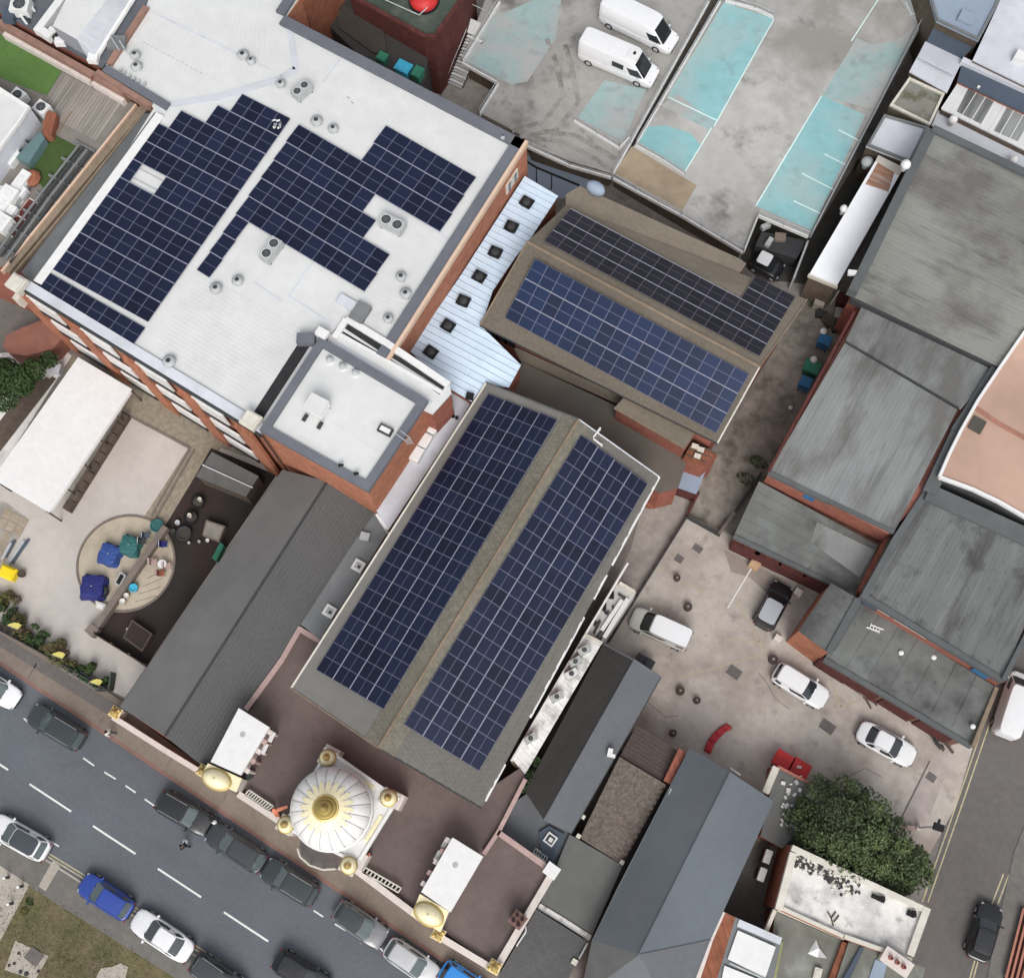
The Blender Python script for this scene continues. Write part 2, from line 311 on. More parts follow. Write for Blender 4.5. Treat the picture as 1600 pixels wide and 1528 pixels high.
def tag(o, label, cat, group=None):
    o['label'] = label; o['category'] = cat
    if group: o['group'] = group
    return o
def struct(o): o['kind'] = 'structure'; return o
def sheet(name, px, z, m, th=.003):
    return struct(MB().prism(PP(px, z), z - th, z).build(name, m))
def copy_tree(o, parent=None):
    c = o.copy(); COL.objects.link(c); c.parent = parent
    for ch in list(o.children): copy_tree(ch, c)
    return c
def lerp(a, b, t): return a + (b - a) * t
def quadpt(q, u, v): return lerp(lerp(q[0], q[1], u), lerp(q[3], q[2], u), v)
def inset(poly, d):
    """shrink a polygon (in XY) by d"""
    p = [Vector((q[0], q[1])) for q in poly]; n = len(p)
    a = sum(p[i].x * p[(i + 1) % n].y - p[(i + 1) % n].x * p[i].y for i in range(n)); sg = 1 if a > 0 else -1
    out = []
    for i in range(n):
        d0 = (p[i] - p[i - 1]).normalized(); d1 = (p[(i + 1) % n] - p[i]).normalized()
        n0 = Vector((-d0.y, d0.x)) * sg; n1 = Vector((-d1.y, d1.x)) * sg
        b = (n0 + n1); k = max(.35, 1 + n0.dot(n1)); out.append(p[i] + b * d / k)
    return out
def off(v, z): return Vector((v[0], v[1], z))

def sheets(root, q, n, m, ribs=3, h=.035, jit=.012, name='roof_sheet', th=.05):
    """q: 3D corners (0->1 across the sheets, 0->3 along them); every sheet its own part with raised ribs"""
    for i in range(n):
        b = MB(); u0, u1 = i / n, (i + 1) / n; dz = Vector((0, 0, random.uniform(-jit, jit)))
        g = .004
        a, c, d, e = quadpt(q, u0 + g / n * 2, 0) + dz, quadpt(q, u1, 0) + dz, quadpt(q, u1, 1) + dz, quadpt(q, u0 + g / n * 2, 1) + dz
        b.slab([a, c, d, e], th)
        sq = [a, c, d, e]
        for k in range(ribs):
            uu = (k + .5) / ribs; ww = .16 / ribs if ribs > 1 else .06
            x0, x1 = quadpt(sq, uu - ww, 0.001), quadpt(sq, uu + ww, 0.001); y1, y0 = quadpt(sq, uu + ww, .999), quadpt(sq, uu - ww, .999)
            up = Vector((0, 0, h)); i0, i1 = lerp(x0, x1, .3) + up, lerp(x0, x1, .7) + up; j0, j1 = lerp(y0, y1, .3) + up, lerp(y0, y1, .7) + up
            b.add([x0, i0, i1, x1, y0, j0, j1, y1], [[0, 4, 5, 1], [1, 5, 6, 2], [2, 6, 7, 3], [0, 1, 2, 3], [7, 6, 5, 4]])
        b.build(name, m, root)
def tiles(root, q, nu, nv, m, h=.03, name='roof_tile_courses', skip=None):
    """overlapping tiles, one joined mesh; q[0]->q[1] along the eave, q[0]->q[3] up the slope"""
    b = MB(); up = Vector((0, 0, 1))
    for j in range(nv):
        for i in range(nu):
            sh = .5 / nu if j % 2 else 0
            u0 = max(0, i / nu + sh - .5 / nu); u1 = min(1, (i + 1) / nu + sh - .5 / nu - .04 / nu)
            v0, v1 = j / nv, (j + 1) / nv
            if skip and skip((u0 + u1) / 2, (v0 + v1) / 2): continue
            hh = h * random.uniform(.6, 1.4)
            a, c = quadpt(q, u0, v0), quadpt(q, u1, v0); d, e = quadpt(q, u1, v1), quadpt(q, u0, v1)
            b.add([a + up * hh, c + up * hh, d + up * .004, e + up * .004, a - up * .01, c - up * .01], [[0, 1, 2, 3], [4, 5, 1, 0], [4, 0, 3], [5, 2, 1]])
    return b.build(name, m, root, kind='stuff')

# ---------------------------------------------------------------- THE GROUND
struct(MB().prism([(-400, -400), (400, -400), (400, 400), (-400, 400)], -.6, -.012).build('ground', M['ground']))
def linext(a, b, l0, l1):
    d = (b - a).normalized(); return a - d * l0, b + d * l1
kn0, kn1 = linext(P(131, 1127), P(636, 1466), 120, 120)          # kerb on the temple side
ks0, ks1 = linext(P(70, 1340), P(300, 1487), 120, 120)           # kerb on the green's side
wl0, wl1 = linext(P(184, 1128), P(770, 1510), 120, 120)
gl0, gl1 = linext(P(47, 1385), P(275, 1528), 120, 120)
struct(MB().prism([kn0, kn1, ks1, ks0], -.05, -.004).build('road', M['road']))
struct(MB().prism([kn0, kn1, wl1 + Vector((0, 1.5, 0)), wl0 + Vector((0, 1.5, 0))], -.05, .10).build('pavement', M['pave']))
struct(MB().prism([kn0 + Vector((0, .28, 0)), kn1 + Vector((0, .28, 0)), kn1, kn0], .0, .104).build('kerb', M['kerb']))
struct(MB().prism([ks0, ks1, gl1, gl0], -.05, .02).build('pavement', M['pave2']))
struct(MB().prism([ks0, ks1, ks1 + Vector((0, -.15, 0)), ks0 + Vector((0, -.15, 0))], -.04, .024).build('kerb', M['slab']))
struct(MB().prism([gl0, gl1, gl1 + Vector((0, -100, 0)), gl0 + Vector((0, -100, 0))], -.06, .015).build('verge', M['grass']))
# pavement details
sheet('paved_corner', [(-60, 1320), (0, 1352), (46, 1382), (0, 1470), (-60, 1560)], .03, M['slab'])
sheet('tactile_paving', [(83, 1343), (94, 1353), (71, 1392), (60, 1384)], .026, M['slab'])
sheet('pavement_strip', [(-40, 965), (0, 990), (192, 1106), (180, 1124), (0, 1010), (-40, 985)], .106, M['pave3'])
for a, b in (((42, 1062), (57, 1037)), ((260, 1196), (270, 1184)), ((347, 1254), (354, 1240)), ((155, 1131), (163, 1117))):
    p, q = P(*a, .104), P(*b, .104); MB().wall([p, q], .1, .106, .09).build('pavement_joint', M['pave3'])['kind'] = 'structure'

def mark(a, b, wd, z=.0005, m='line', name='road_marking'):
    p, q = P(*a, z), P(*b, z); MB().wall([p, q], z - .002, z, wd).build(name, M[m])['kind'] = 'structure'
da = P(46, 1224.6); dd = (P(405, 1461) - da).normalized()
for k in range(-6, 9):
    p = da + dd * 6.0 * k; MB().wall([p, p + dd * 3.95], -.003, .0005, .14).build('road_marking', M['line'])['kind'] = 'structure'
for a, b in (((37, 1122), (48, 1132)), ((130, 1184), (147, 1196)), ((163, 1206), (181, 1217)), ((196, 1227), (212, 1238)), ((226, 1248), (243, 1260)), ((490, 1422), (505, 1432)), ((523, 1443), (540, 1453)), ((590, 1476), (603, 1491)), ((603, 1491), (612, 1474)), ((603, 1460), (608, 1450)), ((66, 1306), (92, 1322))):
    mark(a, b, .11)
for o_ in (0, .22):
    v = Vector((0, .12 + o_, 0)); p, q = P(68, 1337) + v, P(140, 1381) + v
    MB().wall([p, q], -.003, .0005, .09).build('road_marking', M['yline'])['kind'] = 'structure'
    p, q = P(196, 1417) + v, P(340, 1508) + v
    MB().wall([p, q], -.003, .0005, .09).build('road_marking', M['yline'])['kind'] = 'structure'

# side street, yard, alley, path
sheet('side_street', [(1625, 960), (1572, 1045), (1480, 1265), (1400, 1600), (1900, 1600), (1900, 900)], -.001, M['side'], .01)
sheet('side_pavement', [(1640, 1190), (1585, 1330), (1560, 1440), (1528, 1600), (1700, 1600), (1800, 1150)], .05, M['pave2'], .08)
for dx in (0, 9):
    mark((1538 + dx, 1128), (1500 + dx, 1240), .09, .003, 'yline'); mark((1500 + dx, 1240), (1441 + dx, 1409), .09, .003, 'yline')
    mark((1540 + dx * .6, 1440), (1512 + dx * .6, 1540), .1, .003, 'yline')
    mark((1568 + dx, 1365), (1550 + dx, 1412), .1, .003, 'yline')
sheet('yard', [(1074, 804), (1150, 795), (1420, 1010), (1520, 1168), (1492, 1262), (1438, 1360), (1215, 1330), (1040, 1235), (900, 1105), (950, 1004)], .004, M['lot'], .01)
sheet('yard_entrance', [(1453, 1186), (1494, 1168), (1446, 1292), (1402, 1290)], .012, mat('entrance_concrete', srgb(166, 156, 151), .9, .14, 1.2, .15, dirt=((.24, .22, .2), .5, .5, .72, .6)))
mark((1453, 1188), (1402, 1290), .12, .016, 'pave3', 'drain_slot')
sheet('path', [(1040, 640), (1102, 745), (1074, 804), (950, 1004), (915, 990), (985, 860), (1010, 770), (960, 690)], .008, M['path'], .01)
sheet('alley', [(1262, 445), (1380, 400), (1345, 480), (1200, 740), (1150, 840), (1074, 804), (1110, 725), (1195, 575)], .006, M['alley'], .01)
mark((880 + 145, 888), (1100, 926), .09, .009, 'yfaint', 'bay_marking'); mark((1176, 885), (1137, 950), .09, .009, 'line', 'bay_marking')
for a, b in (((1000, 935), (1075, 975)), ((1140, 1000), (1190, 1002)), ((1132, 985), (1135, 1010)), ((1182, 990), (1205, 985)), ((1300, 1070), (1315, 1105)), ((1312, 1103), (1346, 1092)), ((1205, 1055), (1212, 1075)), ((1238, 1168), (1246, 1185)), ((1150, 938), (1190, 1010)), ((1060, 1060), (1200, 1020))):
    mark(a, b, .09, .009, 'yfaint', 'bay_marking')
for x, y, wx, wy in ((1090, 857, .75, .55), (1061, 873, .65, .6), (1147, 1050, 1.05, .8), (1293, 1135, 1.1, .8), (1455, 1214, .7, .6), (1593, 1368, 1.0, 1.1)):
    p = P(x, y, .02); o = MB().box(p, (wx, wy, .03), R(-6)).build('manhole_cover', M['pave3']); o['kind'] = 'structure'

# ================================================================ LEFT BRICK BUILDING (12 m, white membrane roof)
ZB = 12.0
FA, FB = P(33.7, 453, ZB), P(405, 680, ZB); fd = (FB - FA).normalized(); FN = Vector((-fd.y, fd.x, 0)); FN = FN if FN.y < 0 else -FN
F0 = FA - fd * 1.3
lb = thing('brick_building', 'large orange brick building with a white flat roof and rows of white windows', 'building', (-42, 28, 0))
NWc, TLa, TLb = P(238, 166, ZB), P(163, 100, ZB), P(232, -20, ZB)
TRb, TRa, NEc = P(482, -22, ZB), P(445, 24, ZB), P(823, 221, ZB)
SEj = P(606, 562, ZB); J1 = P(541, 496, ZB); J2 = P(505, 530, ZB); TW = P(404, 672, ZB)
SWc = FA + fd * 1.0
roof = [off(v, 0) for v in (SWc, NWc, TLa, P(150, -140, ZB), P(560, -140, ZB), TRa, NEc, SEj, J1, J2, TW)]
b = MB(); b.prism([(v.x, v.y) for v in roof], 0, 11.55); b.build('wall', M['brick'], lb)
MB().prism([off(v, 0) for v in (F0, FA + fd * 1.02, FA + fd * 1.02 - FN * .5, F0 - FN * .5)], 0, 11.55).build('corner_wall', M['brick'], lb)
rin = inset([v for v in roof], .04)
b = MB(); b.prism(rin, 11.5, 11.72); wr = b.build('roof', M['white_roof'], lb)
# parapets
NEg = Vector((NEc.x, NEc.y)); 
def par(pts, wd, z1, m, name='parapet', z0=11.5, sft=0):
    return MB().wall(pts, z0, z1, wd).build(name, m, lb)
def inl(a, b, d):   # shift line sideways (left of a->b)
    dr = (b - a).normalized(); n = Vector((-dr.y, dr.x, 0)); return a + n * d, b + n * d
a, c = inl(NEc, TRa, .42); par([a, c], .84, 12.0, M['greypar'])
a, c = inl(SEj, NEc, .55); par([a, c], .9, 12.0, M['greypar'])
a, c = inl(SEj, NEc, .0); par([a, c], .26, 12.1, M['flash'], 'flashing')
a, c = inl(TRa, P(500, -60, ZB), .45); par([a, c], .8, 12.02, M['greypar'])
a, c = inl(FB, FA - fd * .3, 0); 
MB().wall([F0 - FN * .55 + fd * .4, FB - FN * .55], 11.5, 11.93, .75).build('parapet', M['paleroof'], lb)
MB().wall([F0 - FN * .08, FB - FN * .08], 11.35, 11.85, .16).build('gutter', M['dark'], lb)
# north-west edge: white strip, leaning lead slab, tan coping
a, c = P(58, 441, ZB), P(250, 178, ZB); MB().wall([a, c], 11.6, 11.95, .72).build('parapet', M['white'], lb)
b = MB(); b.slab([P(33, 425, 10.4), P(222, 178, 10.4), P(243, 176, 11.85), P(50, 442, 11.85)], .1); b.build('lead_flashing', M['leadgrey'], lb)
a, c = P(163, 106, ZB), P(262, 166, ZB); MB().wall([a, c], 11.5, 12.0, .62).build('parapet', M['greypar'], lb)
a, c = P(150, 110, ZB), P(235, 163, ZB); MB().wall([a, c], 11.0, 11.9, .4).build('brick_upstand', M['upst'], lb)
a, c = P(170, 100, ZB), P(228, 10, ZB); MB().wall([a, c], 11.4, 12.0, .5).build('brick_upstand', M['upst'], lb)
# hips and gutters on the white roof
for pts, wd in (([(244, 166), (340, 152), (435, 124), (462, 108)], .62), ([(462, 108), (452, 40), (444, 30)], .5)):
    pp = PP(pts, 11.8); MB().wall(pp, 11.6, 11.76, wd).build('roof_hip', M['paleroof'], lb)
for pts in ([(490, 408), (451, 462), (518, 505)], [(540, 80), (505, 128)], [(240, 20), (420, 108)], [(668, 350), (700, 375)], [(395, 440), (440, 470)]):
    pp = PP(pts, 11.8); MB().wall(pp, 11.6, 11.745, .14).build('roof_joint', M['paleroof'], lb)
# fine standing ribs of the white sheet roof, one joined part per roof field
def ribs(quad, n, h=.018, wd=.07):
    b = MB(); q = PP(quad, 11.72)
    for i in range(1, n):
        u = i / n; p0, p1 = quadpt(q, u, 0), quadpt(q, u, 1); b.wall([p0, p1], 11.71, 11.72 + h, wd)
    return b.build('roof_rib', M['white_roof'], lb, kind='stuff')
ribs([(446, 112), (660, 215), (640, 205), (448, 98)], 2)
ribs([(470, 40), (440, 150), (760, 325), (800, 218)], 26)
ribs([(172, 108), (246, 10), (440, 104), (250, 160)][::1], 2)
ribs([(190, 112), (420, 120), (420, 30), (250, 12)], 26)
ribs([(322, 425), (232, 545), (395, 640), (480, 515)], 22)
ribs([(560, 440), (520, 495), (600, 545), (655, 470)], 12)
# facade: piers and three rows of white windows in four bays, dark spandrels below
for k in range(4):
    u0 = .25 + 5.13 * k
    for zr0, zr1, sh in ((9.1, 11.25, -.1), (5.1, 7.0, .15), (1.2, 3.0, .35)):
        c = FA + fd * (u0 + sh + 1.37); ang = math.atan2(fd.y, fd.x)
        f = MB(); f.box((c + FN * .06).to_tuple()[:2] + ((zr0 + zr1) / 2,), (2.85, .12, zr1 - zr0 + .1), ang); wf = f.build('window', M['white'], lb)
        for i in range(3):
            cc = c + fd * (i - 1) * .9 + FN * .13
            MB().box((cc.x, cc.y, (zr0 + zr1) / 2), (.82, .03, zr1 - zr0 - .12), ang).build('pane', M['winw'], wf)
        cc = c + FN * .1; MB().box((cc.x, cc.y, zr0 - .48), (2.8, .14, .8), ang).build('spandrel_panel', M['spandrel'], lb)
for k in range(5):
    c = FA + fd * (-.75 + 5.13 * k + .45); ang = math.atan2(fd.y, fd.x)
    MB().box((c.x + FN.x * .14, c.y + FN.y * .14, 5.6), (1.5, .28, 11.2), ang).build('pilaster', M['brick'], lb)
for q, nm in (((24, 441), 'w'), ((391, 655), 'e')):
    c = P(q[0], q[1], 12.7); a = math.atan2(fd.y, fd.x)
    b = MB(); b.box((c.x, c.y, 12.4), (1.25, 1.2, .5), a); b.box((c.x, c.y, 12.72), (1.0, .95, .16), a); b.box((c.x, c.y, 11.9), (.95, .9, .7), a); b.build('capital', M['offwhite'], lb)
MB().box((*P(30, 468, 10.5).xy, 10.3), (.5, .5, 1.4), 0).build('corner_block', M['offwhite'], lb)
# windows in the south-east wall
sdv = (NEc - SEj).normalized(); sn = Vector((sdv.y, -sdv.x, 0)); sang = math.atan2(sdv.y, sdv.x)
for px_, py_ in ((797, 272), (789, 287)):
    c = P(px_, py_, 9.9); t_ = (c - SEj).dot(sdv); c = SEj + sdv * t_ + sn * .05
    f = MB().box((c.x, c.y, 9.8), (.85, .12, 1.3), sang).build('window', M['offwhite'], lb); MB().box((c.x + sn.x * .08, c.y + sn.y * .08, 9.8), (.3, .04, 1.1), sang).build('pane', M['glass'], f)

# rooftop plant on the white roof
def extractor(x, y, s, label, dx=0):
    c = P(x, y, 11.9); t = thing('roof_extractor', label, 'roof vent', (c.x, c.y, 11.72), 'vents on the white roof')
    b = MB(); b.cyl((c.x, c.y, 11.7), (c.x, c.y, 12.0), .42 * s, .38 * s, 14); b.build('curb', M['acw'], t, True)
    b = MB(); b.lathe([(.5 * s, 12.0), (.52 * s, 12.12), (.34 * s, 12.26), (.1 * s, 12.32), (.02, 12.33)], (c.x, c.y, 0), 16); b.build('cowl', M['acg'], t, True)
    b = MB(); b.cyl((c.x, c.y, 12.31), (c.x, c.y, 12.345), .2 * s, .16 * s, 10); b.build('cap', M['dark'], t)
    return t
for x, y, s, l in ((212, 88, .8, 'grey mushroom vent by the north-west corner of the white roof, upper of two'), (214, 106, .85, 'grey mushroom vent by the north-west corner of the white roof, lower of two'),
    (380, 88, .9, 'grey mushroom vent alone in the upper field of the white roof'), (439, 133, .75, 'small grey mushroom vent where the roof hips meet'),
    (495, 191, .9, 'grey mushroom vent above the stepped top of the middle solar array'), (521, 203, .8, 'grey mushroom vent right of its twin above the middle solar array'),
    (372, 440, .85, 'grey mushroom vent below the short column of solar panels, right one'), (338, 452, .9, 'grey mushroom vent below the short column of solar panels, left one'),
    (265, 566, .95, 'grey mushroom vent near the street edge of the white roof'), (627, 434, .8, 'grey mushroom vent near the right parapet, uppermost of three'),
    (634, 460, .85, 'grey mushroom vent near the right parapet, middle of three'), (607, 499, .75, 'dark ringed mushroom vent near the right parapet, lowest of three'), (786, 217, .35, 'tiny vent pipe in the far right corner of the white roof'), (393, 97, .7, 'smaller grey vent beside the lone vent in the upper field')):
    extractor(x, y, s, l)
def acunit(x, y, z, size, rz, label, group=None, fans=1, name='air_conditioner', m='acw'):
    c = P(x, y, z + size[2]); t = lthing(name, label, 'air conditioner', (c.x, c.y, z), rz, group)
    L_, W_, H_ = size
    b = MB(); b.box((0, 0, .08 + (H_ - .08) / 2), (L_, W_, H_ - .08)); b.build('casing', M[m], t)
    for s_ in (-1, 1): MB().box((s_ * L_ * .4, 0, .04), (.1, W_ * 1.05, .08)).build('foot', M['dark'], t)
    for k in range(fans):
        xx = (k - (fans - 1) / 2) * L_ / fans; r = min(L_ / fans, W_) * .4
        MB().cyl((xx, 0, H_ - .01), (xx, 0, H_ + .03), r, r, 18).build('fan_grille', M['dark'], t)
        b = MB(); b.cyl((xx, 0, H_ + .02), (xx, 0, H_ + .05), r * .28, r * .28, 10); b.build('fan_hub', M['fan'], t)
        b = MB()
        for a in range(7): b.box((xx + r * .6 * math.cos(a * .898), r * .6 * math.sin(a * .898), H_ + .034), (r * .62, r * .2, .012), a * .898 + .5)
        b.build('fan_blade', M['fan'], t); MB().lathe([(r * 1.02, H_), (r * 1.1, H_ + .05), (r * .98, H_ + .05), (r * .96, H_ + .01)], (xx, 0, 0), 20).build('fan_ring', M['acw'], t)
    return t
acunit(612, 347, 11.72, (1.9, .95, .85), R(2), 'twin fan air conditioner in the notch of the middle solar array', fans=2, m='acg')
acunit(422, 388, 11.72, (1.9, .9, .85), R(88), 'twin fan air conditioner just below the middle solar array', fans=2, m='acg')
acunit(470, 138, 11.72, (1.5, .9, .8), R(75), 'bluish twin fan air conditioner at the crossing of the roof hips', fans=2, m='acg')
# duct on the roof by the tower
c = P(555, 488, 11.9); t = thing('roof_duct', 'translucent grey duct box lying on the white roof above the tower', 'duct', (c.x, c.y, 11.72))
b = MB(); b.wall(PP([(530, 467), (556, 482)], 11.8), 11.7, 12.05, .75); b.build('duct', M['paleroof'], t)
b = MB(); q = P(563, 490, 11.9); b.box((q.x, q.y, 11.95), (1.1, 1.5, .5), R(0)); b.build('plenum', M['leadgrey'], t)
# small cable clips row at north-west corner
c = P(205, 122, 11.8); t = thing('pipe_row', 'row of short dark pipe stubs along the north-west parapet of the white roof', 'pipes', (c.x, c.y, 11.72))
for x, y in ((189, 110), (195, 114), (203, 119), (210, 124), (217, 128), (226, 132)):
    q = P(x, y, 11.8); MB().cyl((q.x, q.y, 11.7), (q.x, q.y, 11.98), .14, .12, 8).build('pipe', M['acg'], t)

# ================================================================ SOLAR ARRAYS
PVM = {}
def pvmesh(L, W, mg_):
    """one framed module: L along local x, W along local y, split in two halves"""
    key = (round(L, 3), round(W, 3), mg_)
    if key in PVM: return PVM[key]
    me = bpy.data.meshes.new('solar_panel'); b = MB(); fr = .026
    b.box((0, 0, 0), (L - .018, W - .018, .035)); b.cur = 1
    for s_ in (-1, 1):
        b.box((0, s_ * (W / 4 - .006), .019), (L - .018 - 2 * fr, W / 2 - fr - .012, .004))
    me.from_pydata(b.v, [], b.f)
    return PVM.setdefault(key, (me, b.m))
def array(name, label, quads_cells, q, nu, nv, gm='pv', fm='alu', split='v', lift=.14, rows_gap=.05):
    """q: corners in 3D (0->1 along columns nu, 0->3 along rows nv); cells: list of (col, row)"""
    q = [Vector(v) for v in q]; cen = (q[0] + q[1] + q[2] + q[3]) / 4
    t = thing(name, label, 'solar array', cen)
    eu = (q[1] - q[0]); ev = (q[3] - q[0]); L_, W_ = eu.length / nu, ev.length / nv
    X = eu.normalized(); Z = X.cross(ev).normalized(); Z = Z if Z.z > 0 else -Z; Y = Z.cross(X)
    rot = Matrix((X, Y, Z)).transposed().to_4x4()
    # keep the long side in local y
    if split == 'v': LL, WW = L_ - .0, W_ - rows_gap
    else: LL, WW = W_ - .0, L_ - rows_gap; rot = Matrix((Y, -X, Z)).transposed().to_4x4()
    me = bpy.data.meshes.new('solar_panel'); b = MB(); fr = .024
    b.box((0, 0, 0), (LL - .012, WW - .012, .035)); b.cur = 1
    for s_ in (-1, 1): b.box((0, s_ * (WW / 4 - .004), .0195), (LL - .012 - 2 * fr, WW / 2 - fr - .018, .003))
    me.from_pydata(b.v, [], b.f); me.materials.append(M[fm]); me.materials.append(M[gm]); me.polygons.foreach_set('material_index', b.m)
    for (i, j) in quads_cells:
        p = lerp(quadpt(q, (i + .5) / nu, (j + .5) / nv), cen, 0) + Z * lift
        o = bpy.data.objects.new('solar_panel', me); COL.objects.link(o); o.parent = t
        m_ = rot.copy(); m_.translation = p - cen; o.matrix_local = m_
    rows = sorted({j for i, j in quads_cells})
    for j in rows:                                     # mounting rails under every row
        ii = [i for i, k in quads_cells if k == j]
        for v in (.25, .75):
            a = quadpt(q, min(ii) / nu, (j + v) / nv) + Z * (lift - .05); c = quadpt(q, (max(ii) + 1) / nu, (j + v) / nv) + Z * (lift - .05)
            MB().tube([a, c], .03, 4).build('mounting_rail', M['rail'], t)
    js = sorted({(j + d) for i, j in quads_cells for d in (0, 1)}) if split == 'v' else sorted({(i + d) for i, j in quads_cells for d in (0, 1)})
    for k in js:                                       # bright clamp rail in the gap between two rows
        if split == 'v':
            ii = [i for i, j in quads_cells if j in (k - 1, k)]; a, c = quadpt(q, min(ii) / nu, k / nv), quadpt(q, (max(ii) + 1) / nu, k / nv)
            if not any(j == k for i, j in quads_cells) or not any(j == k - 1 for i, j in quads_cells): continue
        else: a, c = quadpt(q, k / nu, 0), quadpt(q, k / nu, 1)
        if split != 'v' and k in (js[0], js[-1]): continue
        MB().tube([a + Z * (lift + .0), c + Z * (lift + .0)], .028, 4).build('clamp_rail', M['clamp'], t)
    return t
ZR = 11.74
# west array: row 0 apart, then eleven rows stepping in at the top
o0, o1, o3 = P(78.9, 420.5, ZR), P(231.9, 505, ZR), None
ve = P(454.7, 187, ZR) - P(231.9, 505, ZR)
cells = [(c, r) for r in range(8) for c in range(8) if not (r == 5 and c in (1, 2))] + [(c, 8) for c in range(1, 8)] + [(c, 9) for c in range(3, 8)] + [(c, 10) for c in range(4, 8)]
array('solar_array', 'widest solar array of the white roof, stepped at its top, with a small square hole', cells, [o0, o1, o1 + ve, o0 + ve], 8, 11)
e0, e1, e2, e3 = P(57.5, 452, ZR), P(209, 540.5, ZR), P(228.5, 512.5, ZR), P(76, 425.5, ZR)
array('solar_array', 'single row of eight solar panels along the street edge of the white roof', [(c, 0) for c in range(8)], [e0, e1, e2, e3], 8, 1)
a0, a1, a3 = P(466.8, 195.8, ZR), P(706.8, 335.3, ZR), P(369, 336.7, ZR)
uu, vv = (a1 - a0) / 12, (a3 - a0) / 5
base = a0 - vv * 2
cells = [(c, 0) for c in range(5, 12)] + [(c, 1) for c in range(5, 12)] + [(c, 2) for c in range(12)] + [(c, 3) for c in range(7)] + [(c, 4) for c in range(8)] + [(c, 5) for c in range(10)] + [(c, 6) for c in range(10)] + [(0, 7), (0, 8), (0, 9)]
array('solar_array', 'ragged solar array with a raised right block and a one panel wide tail', cells, [base, base + uu * 12, base + uu * 12 + vv * 10, base + vv * 10], 12, 10)
# bird droppings on the top row
b = MB(); random.seed(3)
for k in range(9):
    p = P(433 + random.uniform(-5, 5), 194 + random.uniform(-6, 7), ZR + .17); b.box((p.x, p.y, ZR + .172), (random.uniform(.12, .35), random.uniform(.1, .2), .004), random.uniform(0, 3))
tag(b.build('bird_dropping', M['white']), 'white bird splashes on the top row of the widest array', 'bird mess')

# ================================================================ TOWER AND LINK BLOCK
tw = thing('brick_tower', 'square orange brick tower block with a grey-edged white roof', 'building', P(540, 650, 0))
TZ = 12.4
tp = PP([(405, 672), (500, 526), (669, 626), (575, 768)], TZ)
ti = inset([(v.x, v.y) for v in tp], .06)
MB().prism(ti, 0, TZ - .45).build('wall', M['brick'], tw)
MB().prism(inset(tp, .5), TZ - .5, TZ - .22).build('roof', M['white_roof'], tw)
MB().ring([(v.x, v.y) for v in tp], .62, TZ - .5, TZ).build('parapet', M['greypar'], tw)
q = [P(487, 527, TZ), P(500, 520, TZ)]
MB().box((*P(478, 530, TZ).xy, TZ - .1), (1.3, .8, .7), R(30)).build('roof_curb', M['greypar'], tw)
MB().box((*P(503, 521, TZ).xy, TZ - .1), (.9, .7, .5), R(0)).build('hatch', M['white'], tw)
MB().tube([P(407, 678, TZ - .2), P(439, 723, 5.0)], .06).build('drainpipe', M['dark'], tw)
g = PP([(392, 668), (478, 535)], 11.7); MB().wall(g, 11.73, 11.76, .85).build('dark_strip', M['darkgap'], tw)  # flat dark strip lying on the white roof beside the tower
# things on the tower roof
c = P(495, 634, TZ + .9); t = lthing('roof_tank', 'square white water tank on a steel stand on the tower roof', 'water tank', (c.x, c.y, TZ - .22), R(2))
MB().box((0, 0, .95), (1.35, 1.15, .9)).build('tank', M['white'], t); MB().box((0, 0, 1.43), (1.45, 1.25, .07)).build('lid', M['white_roof'], t)
for sx in (-1, 1):
    for sy in (-1, 1): MB().cyl((sx * .6, sy * .5, 0), (sx * .6, sy * .5, .52), .05, .05, 8).build('leg', M['rail'], t)
for sx in (-.62, .62): MB().box((sx, -.95, .1), (.28, .55, .12)).build('footing', M['dark'], t)
c = P(602, 672, TZ); t = lthing('skylight', 'narrow white skylight in a dark frame at the right corner of the tower roof', 'skylight', (c.x, c.y, TZ - .22), R(2))
MB().box((0, 0, .15), (1.05, .6, .3)).build('frame', M['dark'], t); MB().box((0, 0, .31), (.78, .36, .05)).build('pane', M['white'], t)
for x, y, l in ((531, 728, 'short black pipe by the street parapet of the tower, left one'), (555, 741, 'short black pipe by the street parapet of the tower, right one')):
    c = P(x, y, TZ); t = thing('roof_pipe', l, 'pipe', (c.x, c.y, TZ - .22), 'pipes on the tower roof')
    MB().cyl((c.x, c.y, TZ - .22), (c.x, c.y, TZ + .25), .1, .1, 10).build('pipe', M['dark'], t); MB().box((c.x + .12, c.y + .05, TZ + .25), (.34, .16, .12), R(40)).build('bend', M['black'], t)
for x, y, l in ((515, 562, 'grey ringed vent at the top corner of the tower roof, left of three'), (535, 572, 'grey ringed vent at the top edge of the tower roof, middle of three'), (555, 582, 'pale ringed vent at the top edge of the tower roof, right of three')):
    c = P(x, y, TZ); t = thing('roof_vent', l, 'roof vent', (c.x, c.y, TZ - .22), 'vents on the tower roof')
    MB().cyl((c.x, c.y, TZ - .22), (c.x, c.y, TZ - .02), .33, .3, 14).build('curb', M['acw'], t, False); MB().lathe([(.25, TZ - .02), (.25, TZ + .1), (.1, TZ + .16), (.01, TZ + .17)], (c.x, c.y, 0), 12).build('cowl', M['acg'], t, True)
c = P(572, 662, TZ); t = thing('roof_ladder', 'light metal ladder rails over the right edge of the tower', 'ladder', (*P(625, 690, TZ).xy, 8))
b = P(617, 677, TZ + .9); e = P(640, 700, 7.6); s_ = Vector((.2, .35, 0))
MB().tube([b, b + Vector((.9, -.1, 0)), e], .03).build('rail', M['rail'], t); MB().tube([b + s_, b + s_ + Vector((.9, -.1, 0)), e + s_], .03).build('rail', M['rail'], t)
